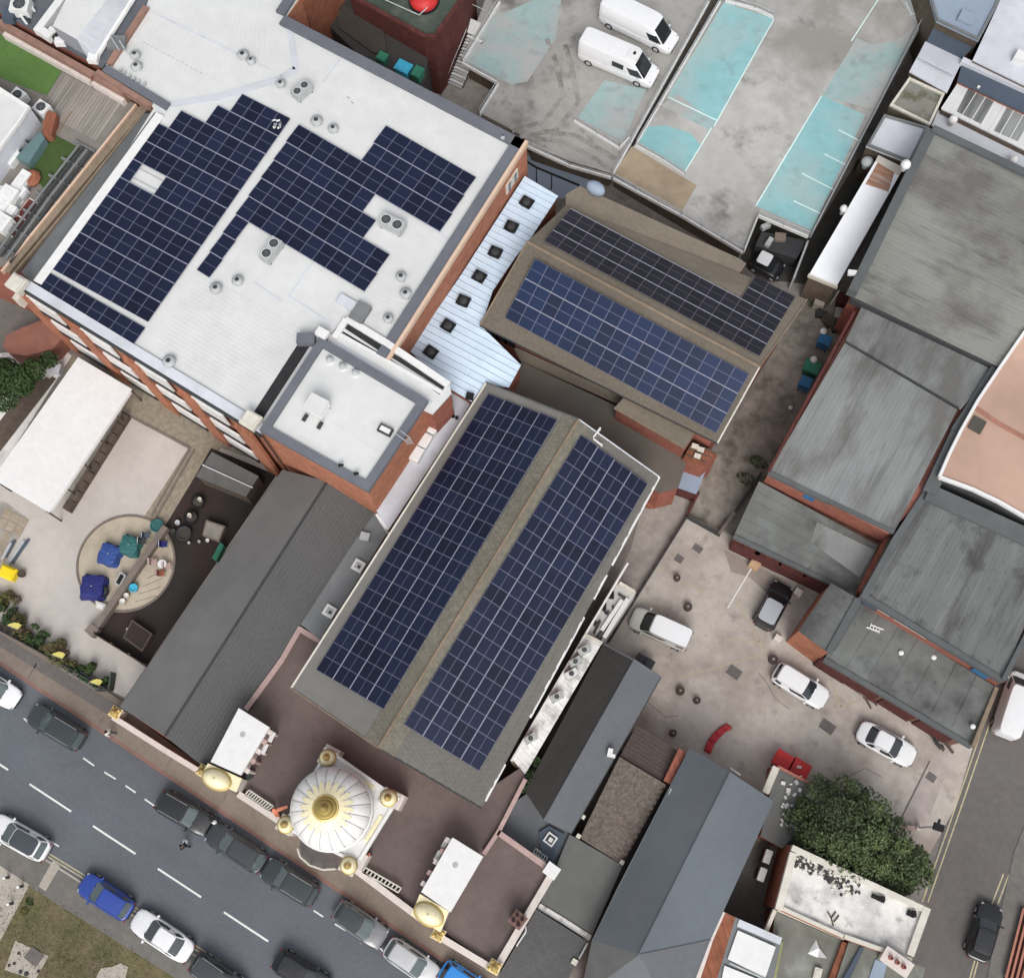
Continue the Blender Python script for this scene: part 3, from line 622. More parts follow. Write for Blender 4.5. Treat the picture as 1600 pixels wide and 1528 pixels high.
for k in range(9): p = lerp(b + Vector((.9, -.1, 0)), e, k / 8); MB().tube([p, p + s_], .02).build('rung', M['rail'], t)

lk = thing('link_block', 'white ledged stair block squeezed between the tower and the white roof', 'building', P(610, 570, 0))
LZ = 12.06
lp = PP([(541, 496), (604, 534), (702, 600), (705, 612), (675, 645), (655, 636), (508, 540), (512, 524)], LZ)
MB().prism(inset([(v.x, v.y) for v in lp], .1), 0, LZ - .5).build('wall', M['brickr'], lk)
MB().prism([(v.x, v.y) for v in lp], LZ - .5, LZ - .3).build('roof', M['white_roof'], lk)
for pts, wd, h, m in (([(541, 497), (603, 535), (701, 601)], .5, .28, 'white'), ([(541, 498), (522, 528)], .45, .3, 'white'), ([(531, 522), (600, 560), (690, 612)], .28, .2, 'white'), ([(520, 534), (590, 575), (672, 630)], .3, .16, 'paleroof')):
    MB().wall(PP(pts, LZ), LZ - .32, LZ - .3 + h, wd).build('ledge', M[m], lk)
for pts, wd in (([(540, 508), (603, 549)], .5), ([(608, 552), (694, 606)], .35), ([(606, 560), (688, 616)], .12), ([(532, 517), (604, 560)], .12)):
    MB().wall(PP(pts, LZ - .28), LZ - .31, LZ - .275, wd).build('slot_gutter', M['darkgap'], lk)
# rooflight row on the strip behind the tower
b = MB()
rl = thing('rooflight_row', 'row of four white box rooflights along the right wall of the tower', 'rooflight', P(668, 676, 7))
for x, y in ((687, 642), (673, 663), (659, 686), (647, 706)):
    c = P(x, y, 7.7); MB().box((c.x + .12, c.y, 7.25), (1.0, 1.2, .9), R(2)).build('rooflight_box', M['white'], rl); MB().box((c.x + .12, c.y, 7.72), (.82, 1.02, .06), R(2)).build('pane', M['winw'], rl)
MB().wall(PP([(696, 622), (701, 615)], 8.6), 7, 9.2, .5).build('brick_pier', M['brickr'], rl)

# ================================================================ PALE BLUE METAL ROOF WITH BLACK VENTS
CZ = 8.2
mr = thing('metal_roof_building', 'low range with a pale blue standing-seam metal roof and seven black vents', 'building', P(740, 450, 0))
poly = PP([(820, 276), (872, 307), (830, 372), (806, 402), (770, 455), (752, 510), (814, 571), (795, 606), (758, 600), (737, 628), (690, 600), (640, 548), (722, 428)], CZ - .06)
MB().prism(inset(poly, .12), 0, CZ - .1).build('wall', M['brickr'], mr)
# sheets laid across, clipped to the outline
def clip(poly, p, n):
    out = []
    for i in range(len(poly)):
        a, c = poly[i - 1], poly[i]; da_, dc = (a - p).dot(n), (c - p).dot(n)
        if (da_ < 0) != (dc < 0): out.append(lerp(a, c, da_ / (da_ - dc)))
        if dc >= 0: out.append(c)
    return out
pl = [Vector((v.x, v.y)) for v in poly]
s0, s1 = P(823, 222, CZ), P(640, 540, CZ); ax = (Vector((0, -1))); y0 = max(v.y for v in pl); y1 = min(v.y for v in pl); n = 34; pitch = (y0 - y1) / n
for k in range(n):
    yt = y0 - k * pitch; q = clip(clip(pl, Vector((0, yt)), Vector((0, -1))), Vector((0, yt - pitch + .012)), Vector((0, 1)))
    if len(q) < 3: continue
    zz = CZ + random.uniform(-.008, .008); b = MB(); b.prism(q, CZ - .09, zz)
    xs = [v.x for v in q if abs(v.y - yt) < .02]
    if len(xs) >= 2: b.box(((min(xs) + max(xs)) / 2, yt - .03, zz + .02), (max(xs) - min(xs), .035, .07)); 
    sh_ = b.build('roof_sheet', M['metalroof'], mr)
    if len(xs) >= 2: MB().box(((min(xs) + max(xs)) / 2, yt + .012, zz - .02), (max(xs) - min(xs), .035, .07)).build('seam', M['slateblue'], mr)
for k, (x, y) in enumerate(((823, 316), (799, 354), (774, 394), (749, 432), (724, 470), (700, 509), (673, 550))):
    c = P(x, y, CZ + .3); t = lthing('roof_ventilator', ['first', 'second', 'third', 'fourth', 'fifth', 'sixth', 'seventh'][k] + ' square black ventilator counted from the car park end of the pale blue roof', 'roof vent', (c.x, c.y, CZ), R(random.uniform(-6, 6)), 'black ventilators on the pale blue roof')
    MB().box((0, 0, .12), (.74, .74, .24)).build('curb', M['dark'], t); b = MB(); b.prism([(-.5, -.42), (.5, -.42), (.5, .42), (-.5, .42)], .24, .34); b.build('hood', M['black'], t)
    b = MB(); b.lathe([(.34, .34), (.3, .44), (.12, .5), (.01, .51)], (0, 0, 0), 10); b.build('turbine', M['dark'], t)
c = P(734, 619, CZ + .2); tag(MB().box((c.x, c.y, CZ + .16), (.55, .5, .34), .3).build('black_box', M['black']), 'small black box at the lower tip of the pale blue roof', 'box')

# white flat strip beside the hall, and grey strip with skylights
ws = thing('flat_strip_roof', 'narrow flat roofed strip, white at the top and grey below, beside the long hall', 'building', P(600, 800, 0))
wp = PP([(716, 602), (742, 618), (718, 660), (606, 829), (588, 797), (640, 716), (700, 612)], 7.0)
MB().prism(inset(wp, .05), 0, 6.8).build('wall', M['brickr'], ws); MB().prism(wp, 6.8, 7.0).build('roof', M['paleroof'], ws)
gp = PP([(584, 800), (607, 829), (500, 1000), (470, 975)], 5.0)
MB().prism(inset(gp, .05), 0, 4.8).build('lower_wall', M['brickr'], ws); MB().prism(gp, 4.8, 5.0).build('lower_roof', M['leadgrey'], ws)
MB().wall(PP([(588, 803), (604, 826)], 7), 5, 7.03, .2).build('end_upstand', M['white'], ws)
for x, y, l in ((560, 884, 'white square skylight on the grey strip, upper of two'), (515, 955, 'white square skylight on the grey strip, lower of two')):
    c = P(x, y, 5.2); t = lthing('skylight', l, 'skylight', (c.x, c.y, 5.0), R(0), 'skylights on the grey strip')
    MB().box((0, 0, .14), (.85, .85, .28)).build('frame', M['white'], t); MB().box((0, 0, .285), (.5, .5, .03)).build('pane', M['acg'], t); MB().box((.1, -.05, .305), (.22, .2, .03)).build('opener', M['dark'], t)
c = P(570, 838, 5.3); tag(MB().box((c.x, c.y, 5.2), (.7, .6, .4), .3).build('vent_box', M['acg']), 'grey vent box where the grey strip meets the tower', 'vent')
c = P(748, 596, 7); t = thing('cable_run', 'dark cable run crossing the white strip beside the hall', 'cable', (*P(700, 650, 7).xy, 7.0))
MB().tube([P(695, 644, 7.06), P(716, 654, 7.08)], .07).build('cable', M['dark'], t)
for k in range(4): MB().box((*lerp(P(696, 645, 7.08), P(714, 653, 7.08), k / 3).xy, 7.08), (.2, .26, .12), .4).build('clip', M['black'], t)

# ================================================================ LONG LOW BUILDING WITH DARK ROOF
lo = thing('low_hall', 'long low building with a dark ridged roof, half felt and half tiles', 'building', P(390, 950, 0))
e0, e1 = P(187, 1104, 4.4), P(441, 734, 4.9); r0, r1 = P(258, 1150, 5.7), P(512, 752, 6.3); f0, f1 = P(327, 1205, 4.4), P(590, 806, 4.9)
wp = [e0, r0, f0, f1, r1, e1]
MB().prism([(v.x, v.y) for v in inset([e0, f0, f1, e1], .25)], 0, 4.2).build('wall', M['brickr'], lo)
MB().slab([e0, r0, r1, e1], .12).build('felt_roof', M['darkfelt'], lo)
MB().slab([r0, f0, f1, r1], .12).build('tiled_roof', M['darktile'], lo)
tiles(lo, [f0 + Vector((0, 0, .01)), f1 + Vector((0, 0, .01)), r1 + Vector((0, 0, .01)), r0 + Vector((0, 0, .01))], 62, 14, M['darktile'], .035)
MB().tube([r0 + Vector((0, 0, .03)), r1 + Vector((0, 0, .03))], .09, 6).build('ridge', M['dark'], lo)
MB().prism([(v.x, v.y) for v in (e0, r0, f0)] + [((f0 + fd * 0 - Vector((0, .02, 0))).x, f0.y + .25)], 0, 4.2).build('gable', M['brickr'], lo)

# ================================================================ TEMPLE FORECOURT
FZ = 4.4
tb_ = thing('temple_block', 'front block of the temple with a wide brown flat roof behind the street parapet', 'building', (*P(620, 1260, 0).xy, 0))
fq_ = PP([(470, 985), (500, 1000), (455, 1075), (752, 1262), (800, 1195), (822, 1215), (779, 1299), (863, 1361), (773, 1508), (330, 1214), (180, 1121), (186, 1116), (330, 1200), (385, 1108)], FZ)
fq_ = PP([(469, 984), (520, 1000), (500, 1075), (752, 1240), (812, 1200), (822, 1216), (779, 1299), (863, 1361), (773, 1509), (328, 1214), (385, 1108)], FZ)
MB().prism(inset(fq_, .05), 0, FZ - .15).build('wall', M['cream'], tb_); MB().prism(fq_, FZ - .15, FZ).build('flat_roof', M['forecourt'], tb_)
def fwall(pts, z1, th, m, label, cm='cream', name='boundary_wall'):
    z1 = FZ + .5 if pts[0][0] > 300 or pts[0][0] == 372 else z1; p = PP(pts, z1); c = sum(p, Vector()) / len(p)
    t = thing(name, label, 'wall', (c.x, c.y, 0)); MB().wall(p, 0, z1 - .1, th).build('wall', M[m], t); MB().wall(p, z1 - .1, z1, th + .1).build('coping', M[cm], t); return t
fwall([(176, 1120), (256, 1171), (326, 1214)], 1.5, .3, 'cream', 'pink-white street parapet in front of the long low building')
fwall([(372, 1240), (440, 1285)], 1.5, .35, 'cream', 'pink-white street parapet left of the domed gateway')
fwall([(552, 1356), (660, 1437)], 1.5, .35, 'cream', 'pink-white street parapet right of the domed gateway')
fwall([(688, 1464), (768, 1512)], 1.5, .35, 'cream', 'pink-white street parapet right of the second pavilion')
fwall([(777, 1510), (862, 1366)], 2.0, .4, 'cream', 'cream wall with a chimney on the right side of the brown flat roof')
fwall([(778, 1300), (855, 1355)], 2.0, .3, 'cream', 'pink wall closing the right end of the brown flat roof', 'pinkwall')
fwall([(756, 1334), (779, 1299), (821, 1217)], 1.6, .2, 'cream', 'thin pink wall running from the second pavilion towards the hall', 'pinkwall')
fwall([(384, 1108), (440, 1031), (468, 983), (499, 1001)], 2.2, .28, 'pinkwall', 'pinkish parapet at the left of the brown flat roof beside the dark tiles', 'pinkwall')
c = P(862, 1360, FZ + .8); t = thing('wall_post', 'large white corner post at the far right of the brown flat roof', 'post', (c.x, c.y, 0)); MB().box((c.x, c.y, FZ / 2 + .35), (.8, .7, FZ + .7), R(-5)).build('shaft', M['white'], t); MB().box((c.x, c.y, FZ + .77), (1.0, .9, .14), R(-5)).build('cap', M['white'], t)
# chimney with four pots
c = P(809, 1437, FZ + 1.8); ch = lthing('chimney', 'brown brick chimney with four black pots standing on the cream wall', 'chimney', (c.x, c.y, 0), R(-8))
MB().box((0, 0, 2.9), (.85, .85, 5.8)).build('stack', M['brickd'], ch); MB().box((0, 0, 5.88), (1.0, 1.0, .18)).build('cap', mat('chimney_cap', srgb(120, 95, 88), .9), ch)
for sx in (-.22, .22):
    for sy in (-.22, .22):
        p_ = MB().cyl((sx, sy, 5.97), (sx, sy, 6.22), .15, .13, 12).build('chimney_pot', M['brickd'], ch); MB().cyl((sx, sy, 6.2), (sx, sy, 6.235), .105, .105, 12).build('flue', M['black'], p_)
c = P(818, 1455, FZ); t = thing('handrail', 'bent white pipe rail outside the cream wall below the chimney', 'rail', (c.x, c.y, 0))
MB().tube([P(821, 1448, 3), P(821, 1446, FZ + .5), P(822, 1455, FZ + .6), P(808, 1476, FZ + .6), P(808, 1478, 3)], .05).build('rail', M['white'], t)
# lanterns
def lantern(x, y, z, label, s=1.0):
    c = P(x, y, z); t = thing('golden_urn', label, 'urn', (c.x, c.y, 0), 'golden urns on the street parapet')
    MB().box((c.x, c.y, (z - .6) / 2), (.62 * s, .62 * s, z - .6), R(2)).build('pier', M['cream'], t)
    MB().box((c.x, c.y, z - .52), (.85 * s, .85 * s, .16), R(2)).build('plinth', M['goldp'], t)
    for k in range(4): a = k * math.pi / 2 + .8; MB().lathe([(.16 * s, z - .45), (.1 * s, z - .3), (.13 * s, z - .2), (.02, z - .1)], (c.x + .36 * s * math.cos(a), c.y + .36 * s * math.sin(a), 0), 8).build('corner_bud', M['gold'], t, True)
    MB().lathe([(.3 * s, z - .44), (.36 * s, z - .3), (.3 * s, z - .12), (.14 * s, z), (.18 * s, z + .1), (.06 * s, z + .22), (.01, z + .4)], (c.x, c.y, 0), 14).build('urn', M['gold'], t, True)
lantern(177, 1112, 2.3, 'golden urn at the left end of the street parapet by the play yard')
lantern(315, 1204, FZ + 1.2, 'golden urn just left of the first pavilion dome')
lantern(684, 1460, FZ + 1.2, 'golden urn just right of the second pavilion dome')
lantern(772, 1511, FZ + 1.2, 'golden urn at the right corner of the brown flat roof')
# pavilions
def pavilion(rc, bc, dc, label, side):
    z = FZ + 2.6; zp = FZ + 2.1; q = PP(rc, z); c = sum(q, Vector()) / 4
    t = thing('pavilion', label, 'pavilion', (c.x, c.y, 0))
    MB().prism(inset(q, .25), 0, z - .3).build('wall', M['cream'], t)
    MB().prism(q, z - .3, z).build('roof', M['white'], t)
    pk = quadpt(q, .45, .35); MB().cyl((pk.x, pk.y, z), (pk.x, pk.y, z + .03), .2, .2, 10).build('roof_outlet', M['acg'], t)
    pl_ = PP(bc, zp); MB().prism(pl_, 0, zp).build('porch', M['cream'], t); MB().prism(inset(pl_, -.06), zp, zp + .12).build('porch_cornice', M['goldp'], t)
    d = P(dc[0], dc[1], zp + .6); e = (pl_[1] - pl_[0]).normalized(); a = math.atan2(e.y, e.x)
    m = MB(); m.lathe([(1.0, 0), (1.03, .12), (.96, .34), (.75, .56), (.45, .7), (.12, .76), (.01, .77)], (0, 0, 0), 24)
    mm = Matrix.Translation((d.x, d.y, zp + .12)) @ Matrix.Rotation(a, 4, 'Z') @ Matrix.Diagonal((1.0, .62, 1, 1)); m.v = [mm @ v for v in m.v]; m.build('golden_dome', M['goldp'], t, True)
    m = MB(); m.lathe([(1.14, 0), (1.14, .08), (1.05, .08)], (0, 0, 0), 24); mm = Matrix.Translation((d.x, d.y, zp + .12)) @ Matrix.Rotation(a, 4, 'Z') @ Matrix.Diagonal((1.0, .66, 1, 1)); m.v = [mm @ v for v in m.v]; m.build('dome_rim', M['golds'], t, True)
    MB().lathe([(.07, 0), (.05, .05), (.07, .09), (.01, .14)], (d.x, d.y, zp + .87), 8).build('finial', M['goldp'], t, True)
    s0_, s1_ = (q[1], q[2]) if side > 0 else (q[0], q[3])
    nrm = Vector(((s1_ - s0_).y, -(s1_ - s0_).x, 0)).normalized(); nrm = nrm if nrm.x * side > 0 else -nrm
    for k in range(5):
        p = lerp(s0_, s1_, .08 + .2 * k) + nrm * .16; b_ = MB(); b_.cyl((p.x, p.y, FZ), (p.x, p.y, z - .5), .13, .11, 10); b_.box((p.x, p.y, z - .42), (.34, .34, .16)); b_.build('column', M['pinkwall'] if k % 2 else M['cream'], t)
    for k in (0, 1): p = lerp(s0_, s1_, .14 + .25 * k) + nrm * .3; MB().box((p.x, p.y, z - .9), (.32, .75, .1), a).build('window_canopy', M['white'], t)
    return t
pavilion([(373, 1106), (421, 1136), (376, 1211), (329, 1190)], [(326, 1194), (377, 1217), (369, 1236), (316, 1211)], (336, 1217), 'left white roofed pavilion with a small golden dome on the street parapet', 1)
pavilion([(707, 1308), (755, 1338), (704, 1425), (658, 1393)], [(657, 1398), (700, 1424), (688, 1454), (644, 1428)], (669, 1429), 'right white roofed pavilion with a small golden dome on the street parapet', -1)
# domed gateway
GZ = FZ + 2.4
gq = PP([(512, 1168), (625, 1247), (560, 1352), (440, 1292)], GZ); gc = sum(gq, Vector()) / 4
gw = thing('domed_gateway', 'square gateway with a big white ribbed dome, golden crown and four golden corner cupolas', 'gateway', (gc.x, gc.y, 0))
iq = inset(gq, .3)
for i in range(4):
    a = Vector((*iq[i], 0)); MB().box((a.x, a.y, GZ / 2 - .2), (1.1, 1.1, GZ - .4), R(3)).build('pier', M['cream'], gw)
MB().prism(inset(gq, .12), GZ - .9, GZ - .25).build('lintel', M['cream'], gw); MB().prism(gq, GZ - .25, GZ).build('roof', M['white'], gw)
for i in range(4):
    a, c = Vector((*inset(gq, .12)[i], 0)), Vector((*inset(gq, .12)[(i + 1) % 4], 0)); d = (c - a).normalized()
    MB().wall([a + d * .14, c - d * .14], GZ, GZ + .16, .22).build('cornice', M['white'], gw)
    m_ = lerp(a, c, .5); a2 = lerp(a, c, .3); c2 = lerp(a, c, .7); nn_ = (gc - m_); nn_.z = 0; nn_ = nn_.normalized() * .35
    MB().wall([a2 + nn_, c2 + nn_], GZ, GZ + .06, .26).build('gilded_band', M['goldp'], gw)
DB = GZ + 1.1; dc = P(517, 1264, DB + .3); DX, DY = dc.x, dc.y; NR = 20; DR = 2.72
prof = [(.96, .0), (1.0, .10), (1.0, .25), (.96, .45), (.86, .68), (.72, .88), (.55, 1.05), (.38, 1.18), (.24, 1.27), (.16, 1.33)]
def gore(a, j): return 1.0 + .022 * abs(math.sin(a * NR / 2)) ** .6 * (1 if j < 8 else 0)
MB().lathe([(r * DR, z * 2.0 + DB) for r, z in prof], (DX, DY, 0), NR * 6, gore).build('dome', M['domew'], gw, True)
MB().lathe([(DR * 1.03, GZ), (DR * 1.03, GZ + .9), (DR * 1.06, GZ + 1.0), (DR * 1.06, GZ + 1.14), (DR * .9, GZ + 1.16)], (DX, DY, 0), 60).build('dome_drum', M['white'], gw, True)
for k in range(NR):                                   # grey ribs lying in the creases
    a = 2 * math.pi * k / NR; path = [Vector((DX + math.cos(a) * r * DR * 1.004, DY + math.sin(a) * r * DR * 1.004, DB + z * 2.0)) for r, z in prof[2:7]]
    MB().tube(path, .05, 5).build('rib', M['domeg'], gw)
for k in range(NR):                                   # golden petals of the crown
    a = 2 * math.pi * (k + .5) / NR; pts = []
    for r, z, wd in ((.68, .945, .025), (.60, 1.025, .075), (.44, 1.155, .085), (.26, 1.28, .06)):
        for s_ in (-1, 1): pts.append(Vector((DX + math.cos(a) * r * DR - math.sin(a) * wd * DR * s_ * .8, DY + math.sin(a) * r * DR + math.cos(a) * wd * DR * s_ * .8, DB + z * 2.0 + .03)))
    MB().add(pts, [[0, 1, 3, 2], [2, 3, 5, 4], [4, 5, 7, 6]]).build('petal', M['goldp'], gw, True)
MB().lathe([(.74, DB + 2.5), (.8, DB + 2.62), (.66, DB + 2.75), (.5, DB + 2.85), (.56, DB + 3.0), (.4, DB + 3.2), (.24, DB + 3.3), (.3, DB + 3.5), (.14, DB + 3.72), (.05, DB + 4.0), (.01, DB + 4.4)], (DX, DY, 0), 24).build('crown_finial', M['golds'], gw, True)
MB().lathe([(.85, DB + 2.46), (.92, DB + 2.52), (.85, DB + 2.58)], (DX, DY, 0), 28).build('crown_ring', M['gold'], gw, True)
for x, y in ((510, 1183), (606, 1246), (543, 1352), (444, 1288)):
    c = P(x, y, GZ + .8); MB().box((c.x, c.y, GZ + .1), (1.15, 1.15, .2), R(3)).build('cupola_base', M['offwhite'], gw)
    cu = MB().lathe([(.5, GZ + .2), (.56, GZ + .3), (.52, GZ + .5), (.36, GZ + .72), (.2, GZ + .8)], (c.x, c.y, 0), 18).build('cupola', M['goldp'], gw, True)
    MB().lathe([(.26, GZ + .78), (.28, GZ + .86), (.12, GZ + .94), (.14, GZ + 1.05), (.05, GZ + 1.15), (.01, GZ + 1.4)], (c.x, c.y, 0), 14).build('finial', M['gold'], cu, True)
    MB().lathe([(.57, GZ + .2), (.63, GZ + .27), (.57, GZ + .34)], (c.x, c.y, 0), 18).build('cupola_ring', M['golds'], gw, True)
st = thing('curved_balcony', 'curved balcony with a pale rail below the domed gateway', 'balcony', (*P(495, 1345, FZ).xy, 0))
arc = PP([(466, 1325), (470, 1338), (485, 1351), (505, 1358), (525, 1357)], FZ + .4)
bp_ = [(v.x, v.y) for v in arc] + [P(552, 1362, FZ).xy, P(470, 1306, FZ).xy]
MB().prism(bp_, FZ - .35, FZ - .1).build('slab', M['pave3'], st)
MB().tube([v + Vector((0, 0, .3)) for v in arc], .07).build('rail', M['offwhite'], st)
for v in arc: MB().tube([off(v, FZ - .12), off(v, FZ + .7)], .04).build('rail_post', M['offwhite'], st)
# saffron cloths beside the gateway
def cloth(pts, label):
    c = sum(pts, Vector()) / len(pts); t = thing('saffron_pennant', label, 'pennant', (c.x, c.y, 0), 'saffron pennants by the gateway')
    for i, (a, e) in enumerate(zip(pts, pts[1:])):
        b = MB(); d = (e - a).normalized(); n_ = Vector((-d.y, d.x, 0)) * (.16 - .03 * i); m_ = lerp(a, e, .5) - Vector((0, 0, .1))
        b.add([a - n_, a + n_, m_ + n_, m_ - n_, e + n_ * .7, e - n_ * .7] + [v - Vector((0, 0, .03)) for v in (a - n_, a + n_, m_ + n_, m_ - n_, e + n_ * .7, e - n_ * .7)], [[0, 1, 2, 3], [3, 2, 4, 5], [6, 9, 8, 7], [9, 11, 10, 8], [0, 3, 9, 6], [3, 5, 11, 9], [1, 7, 8, 2], [2, 8, 10, 4]]); b.build('cloth', M['orange'], t)
    MB().cyl((pts[0].x, pts[0].y, 0), (pts[0].x, pts[0].y, pts[0].z + .1), .05, .05, 8).build('pole', M['orange'], t)
cloth([P(432, 1266, FZ + 1.4), P(449, 1260, FZ + 2.2)], 'saffron pennant slung left of the gateway, long one'); cloth([P(434, 1275, FZ + 1.2), P(426, 1264, FZ + 1.2)], 'saffron pennant left of the gateway, short one by the wall')
cloth([P(566, 1340, FZ + 1.2), P(578, 1334, FZ + 1.9)], 'saffron pennant slung right of the gateway')
# slatted benches behind the wall
def bench(p, label):
    q = PP(p, FZ + .5); c = sum(q, Vector()) / 4; t = thing('slatted_bench', label, 'bench', (c.x, c.y, FZ), 'slatted benches behind the street parapet')
    q = [Vector((v.x, v.y, FZ + .5)) for v in q]
    for a, e in ((0, 1), (1, 2), (2, 3), (3, 0)): MB().wall([q[a], q[e]], FZ + .42, FZ + .5, .09).build('frame_rail', M['offwhite'], t)
    for k in range(1, 10): MB().wall([quadpt(q, k / 10, .03), quadpt(q, k / 10, .97)], FZ + .43, FZ + .49, .09).build('slat', M['offwhite'], t)
    MB().prism(inset(q, .1), FZ + .14, FZ + .2).build('shelf', M['dark'], t)
    for v in q: MB().cyl((v.x, v.y, FZ), (v.x, v.y, FZ + .42), .04, .04, 6).build('leg', M['rail'], t)
bench([(389, 1234), (427, 1259), (419, 1265), (383, 1241)], 'white slatted bench behind the wall between the left pavilion and the gateway')
bench([(571, 1355), (627, 1387), (622, 1394), (566, 1362)], 'white slatted bench behind the wall between the gateway and the right pavilion')
c = P(388, 1211, FZ + .6); t = thing('potted_shrub', 'small dark potted shrub beside the left pavilion', 'plant', (c.x, c.y, FZ)); MB().cyl((c.x, c.y, FZ), (c.x, c.y, FZ + .5), .25, .32, 12).build('pot', M['dark'], t)

# ================================================================ THE LONG HALL
hl = thing('long_hall', 'long gabled hall roof with a mossy ridge between two big solar arrays', 'building', P(745, 900, 0))
HE, HR = 8.4, 11.2
LF, RF, LK, RK = P(455, 1075, HE), P(752, 1262, HE), P(760, 598, HE), P(1030, 745, HE)
GF, GK = P(591, 1168, HR), P(904, 655, HR)
MB().prism(inset([LF, RF, RK, LK], .45), 0, HE - .1).build('wall', M['brickr'], hl)
for a, c, g in ((LF, RF, GF), (LK, RK, GK)):
    dv = Vector((0, .5 if g is GF else -.5, 0)); b = MB(); A_, C_, G_ = a + dv + Vector((.6, 0, -.2)), c + dv + Vector((-.6, 0, -.2)), g + dv - Vector((0, 0, .25)); th_ = Vector((0, .25, 0))
    b.add([A_, C_, G_, A_ + th_, C_ + th_, G_ + th_], [[0, 1, 2], [5, 4, 3], [0, 3, 4, 1], [1, 4, 5, 2], [2, 5, 3, 0]]); b.build('gable', M['brickr'], hl)
MB().slab([LF, GF, GK, LK], .16).build('left_roof', M['halltile2'], hl); MB().slab([GF, RF, RK, GK], .16).build('right_roof', M['halltile'], hl)
up2 = Vector((0, 0, .012))
tiles(hl, [RK + up2, RF + up2, GF + up2, GK + up2], 80, 26, M['halltile'], .03, skip=lambda u, v: .08 < v < .80 and .06 < u < .86)
def strip(p0, p1, q0, q1, m, name, z=.02):
    MB().slab([p + Vector((0, 0, z)) for p in (p0, p1, q1, q0)], .015).build(name, m, hl)
for s_, E0, E1 in ((0, LF, LK), (1, RF, RK)):
    G0, G1 = lerp(GF, E0, .15), lerp(GK, E1, .15)
    tq = [G0 + Vector((0, 0, .03)), G1 + Vector((0, 0, .03)), GK + Vector((0, 0, .03)), GF + Vector((0, 0, .03))]
    tiles(hl, tq, 80, 4, M['moss'], .03, 'ridge_tile_courses')
MB().tube([GF + Vector((0, 0, .06)), GK + Vector((0, 0, .06))], .11, 7).build('ridge', M['tan'], hl)
MB().wall([LF, LK], HE - .12, HE + .03, .14).build('gutter', M['offwhite'], hl)
for u0, u1 in ((.02, .125), (.26, .56), (.615, .69), (.72, 1.0)):
    MB().wall([lerp(RF, RK, u0), lerp(RF, RK, u1)], HE - .12, HE + .05, .2).build('gutter', M['white'], hl)
MB().tube([LK + up2, GK + up2], .07).build('verge_trim', M['gut'], hl); MB().tube([GK + up2, RK + up2], .06).build('verge_trim', M['paleroof'], hl)
MB().tube([LF, GF], .06).build('verge_trim', M['tan'], hl); MB().tube([GF, RF], .06).build('verge_trim', M['dark'], hl)
b = MB(); b.wall([P(927, 684, 10.6), P(938, 671, 10.3)], 10.2, 10.75, .1); b.wall([P(927, 686, 10.6), P(941, 698, 10.3)], 10.2, 10.7, .1); b.build('verge_bracket', M['white'], hl)
def plane_pt(x, y, a, b_, c):
    n_ = (b_ - a).cross(c - a); d = right * (x - 800) + down * (y - 764) + fwd * FPX; o_ = Vector((0, 0, CAM_H)); t_ = (a - o_).dot(n_) / d.dot(n_); return o_ + d * t_
hq = [plane_pt(x, y, LF, GF, GK) for x, y in ((495, 1047), (601, 1109), (872, 657), (764, 617))]
array('solar_array', 'left solar array of the long hall, beside the tower', [(i, j) for i in range(4) for j in range(21)], hq, 4, 21, 'pv', 'alu', 'h')
hq = [plane_pt(x, y, RF, GF, GK) for x, y in ((630, 1131), (748, 1204), (1011, 757), (907, 679))]
array('solar_array', 'right solar array of the long hall, beside the yard', [(i, j) for i in range(4) for j in range(21)], hq, 4, 21, 'pv', 'alu', 'h')

# ================================================================ REAR HALL AND COURT
rh = thing('rear_hall', 'gabled hall behind with brown-grey roof, blue solar array in front and dark array behind', 'building', P(1000, 500, 0))
RE, RR = 8.5, 11.3
W_, N_, E_, S_ = P(750, 508, RE), P(884, 322, RE), P(1261, 468, RE), P(1121, 692, RE); G0, G1 = P(824, 378, RR), P(1187, 573, RR)
MB().prism(inset([W_, S_, E_, N_], .55), 0, RE - .1).build('wall', M['brickr'], rh)
for a, c, g, sx in ((W_, N_, G0, .5), (S_, E_, G1, -.6)):
    dv = Vector((sx, 0, -.25)); th_ = Vector((.2, 0, 0)); A_, C_, G_ = a + dv + Vector((0, .35, 0)), c + dv - Vector((0, .35, 0)), g + dv; b = MB(); b.add([A_, C_, G_, A_ + th_, C_ + th_, G_ + th_], [[0, 1, 2], [5, 4, 3], [0, 3, 4, 1], [1, 4, 5, 2], [2, 5, 3, 0]]); b.build('gable', M['reartiled'], rh)
MB().slab([W_, S_, G1, G0], .16).build('front_roof', M['reartiled'], rh); MB().slab([G0, G1, E_, N_], .16).build('back_roof', M['reartile'], rh)
tiles(rh, [v + up2 for v in (W_, S_, G1, G0)], 60, 22, M['reartiled'], .03, skip=lambda u, v: .1 < v < .88 and .1 < u < .94)
MB().tube([G0 + up2, G1 + up2], .13, 7).build('ridge', M['tan'], rh)
MB().tube([W_, G0], .07).build('verge_trim', M['tan'], rh); MB().tube([S_, G1], .07).build('verge_trim', M['offwhite'], rh); MB().tube([G1, E_], .07).build('verge_trim', M['tan'], rh)
MB().wall([W_, S_], RE - .14, RE + .02, .14).build('gutter', M['dark'], rh)
for k, (px_, py_) in enumerate(((770, 522), (783, 530), (796, 537))): c = P(px_, py_, 7.4); MB().box((c.x, W_.y + .28, 7.3), (.9, .16, 1.0), 0).build('window', M['glass'], rh)
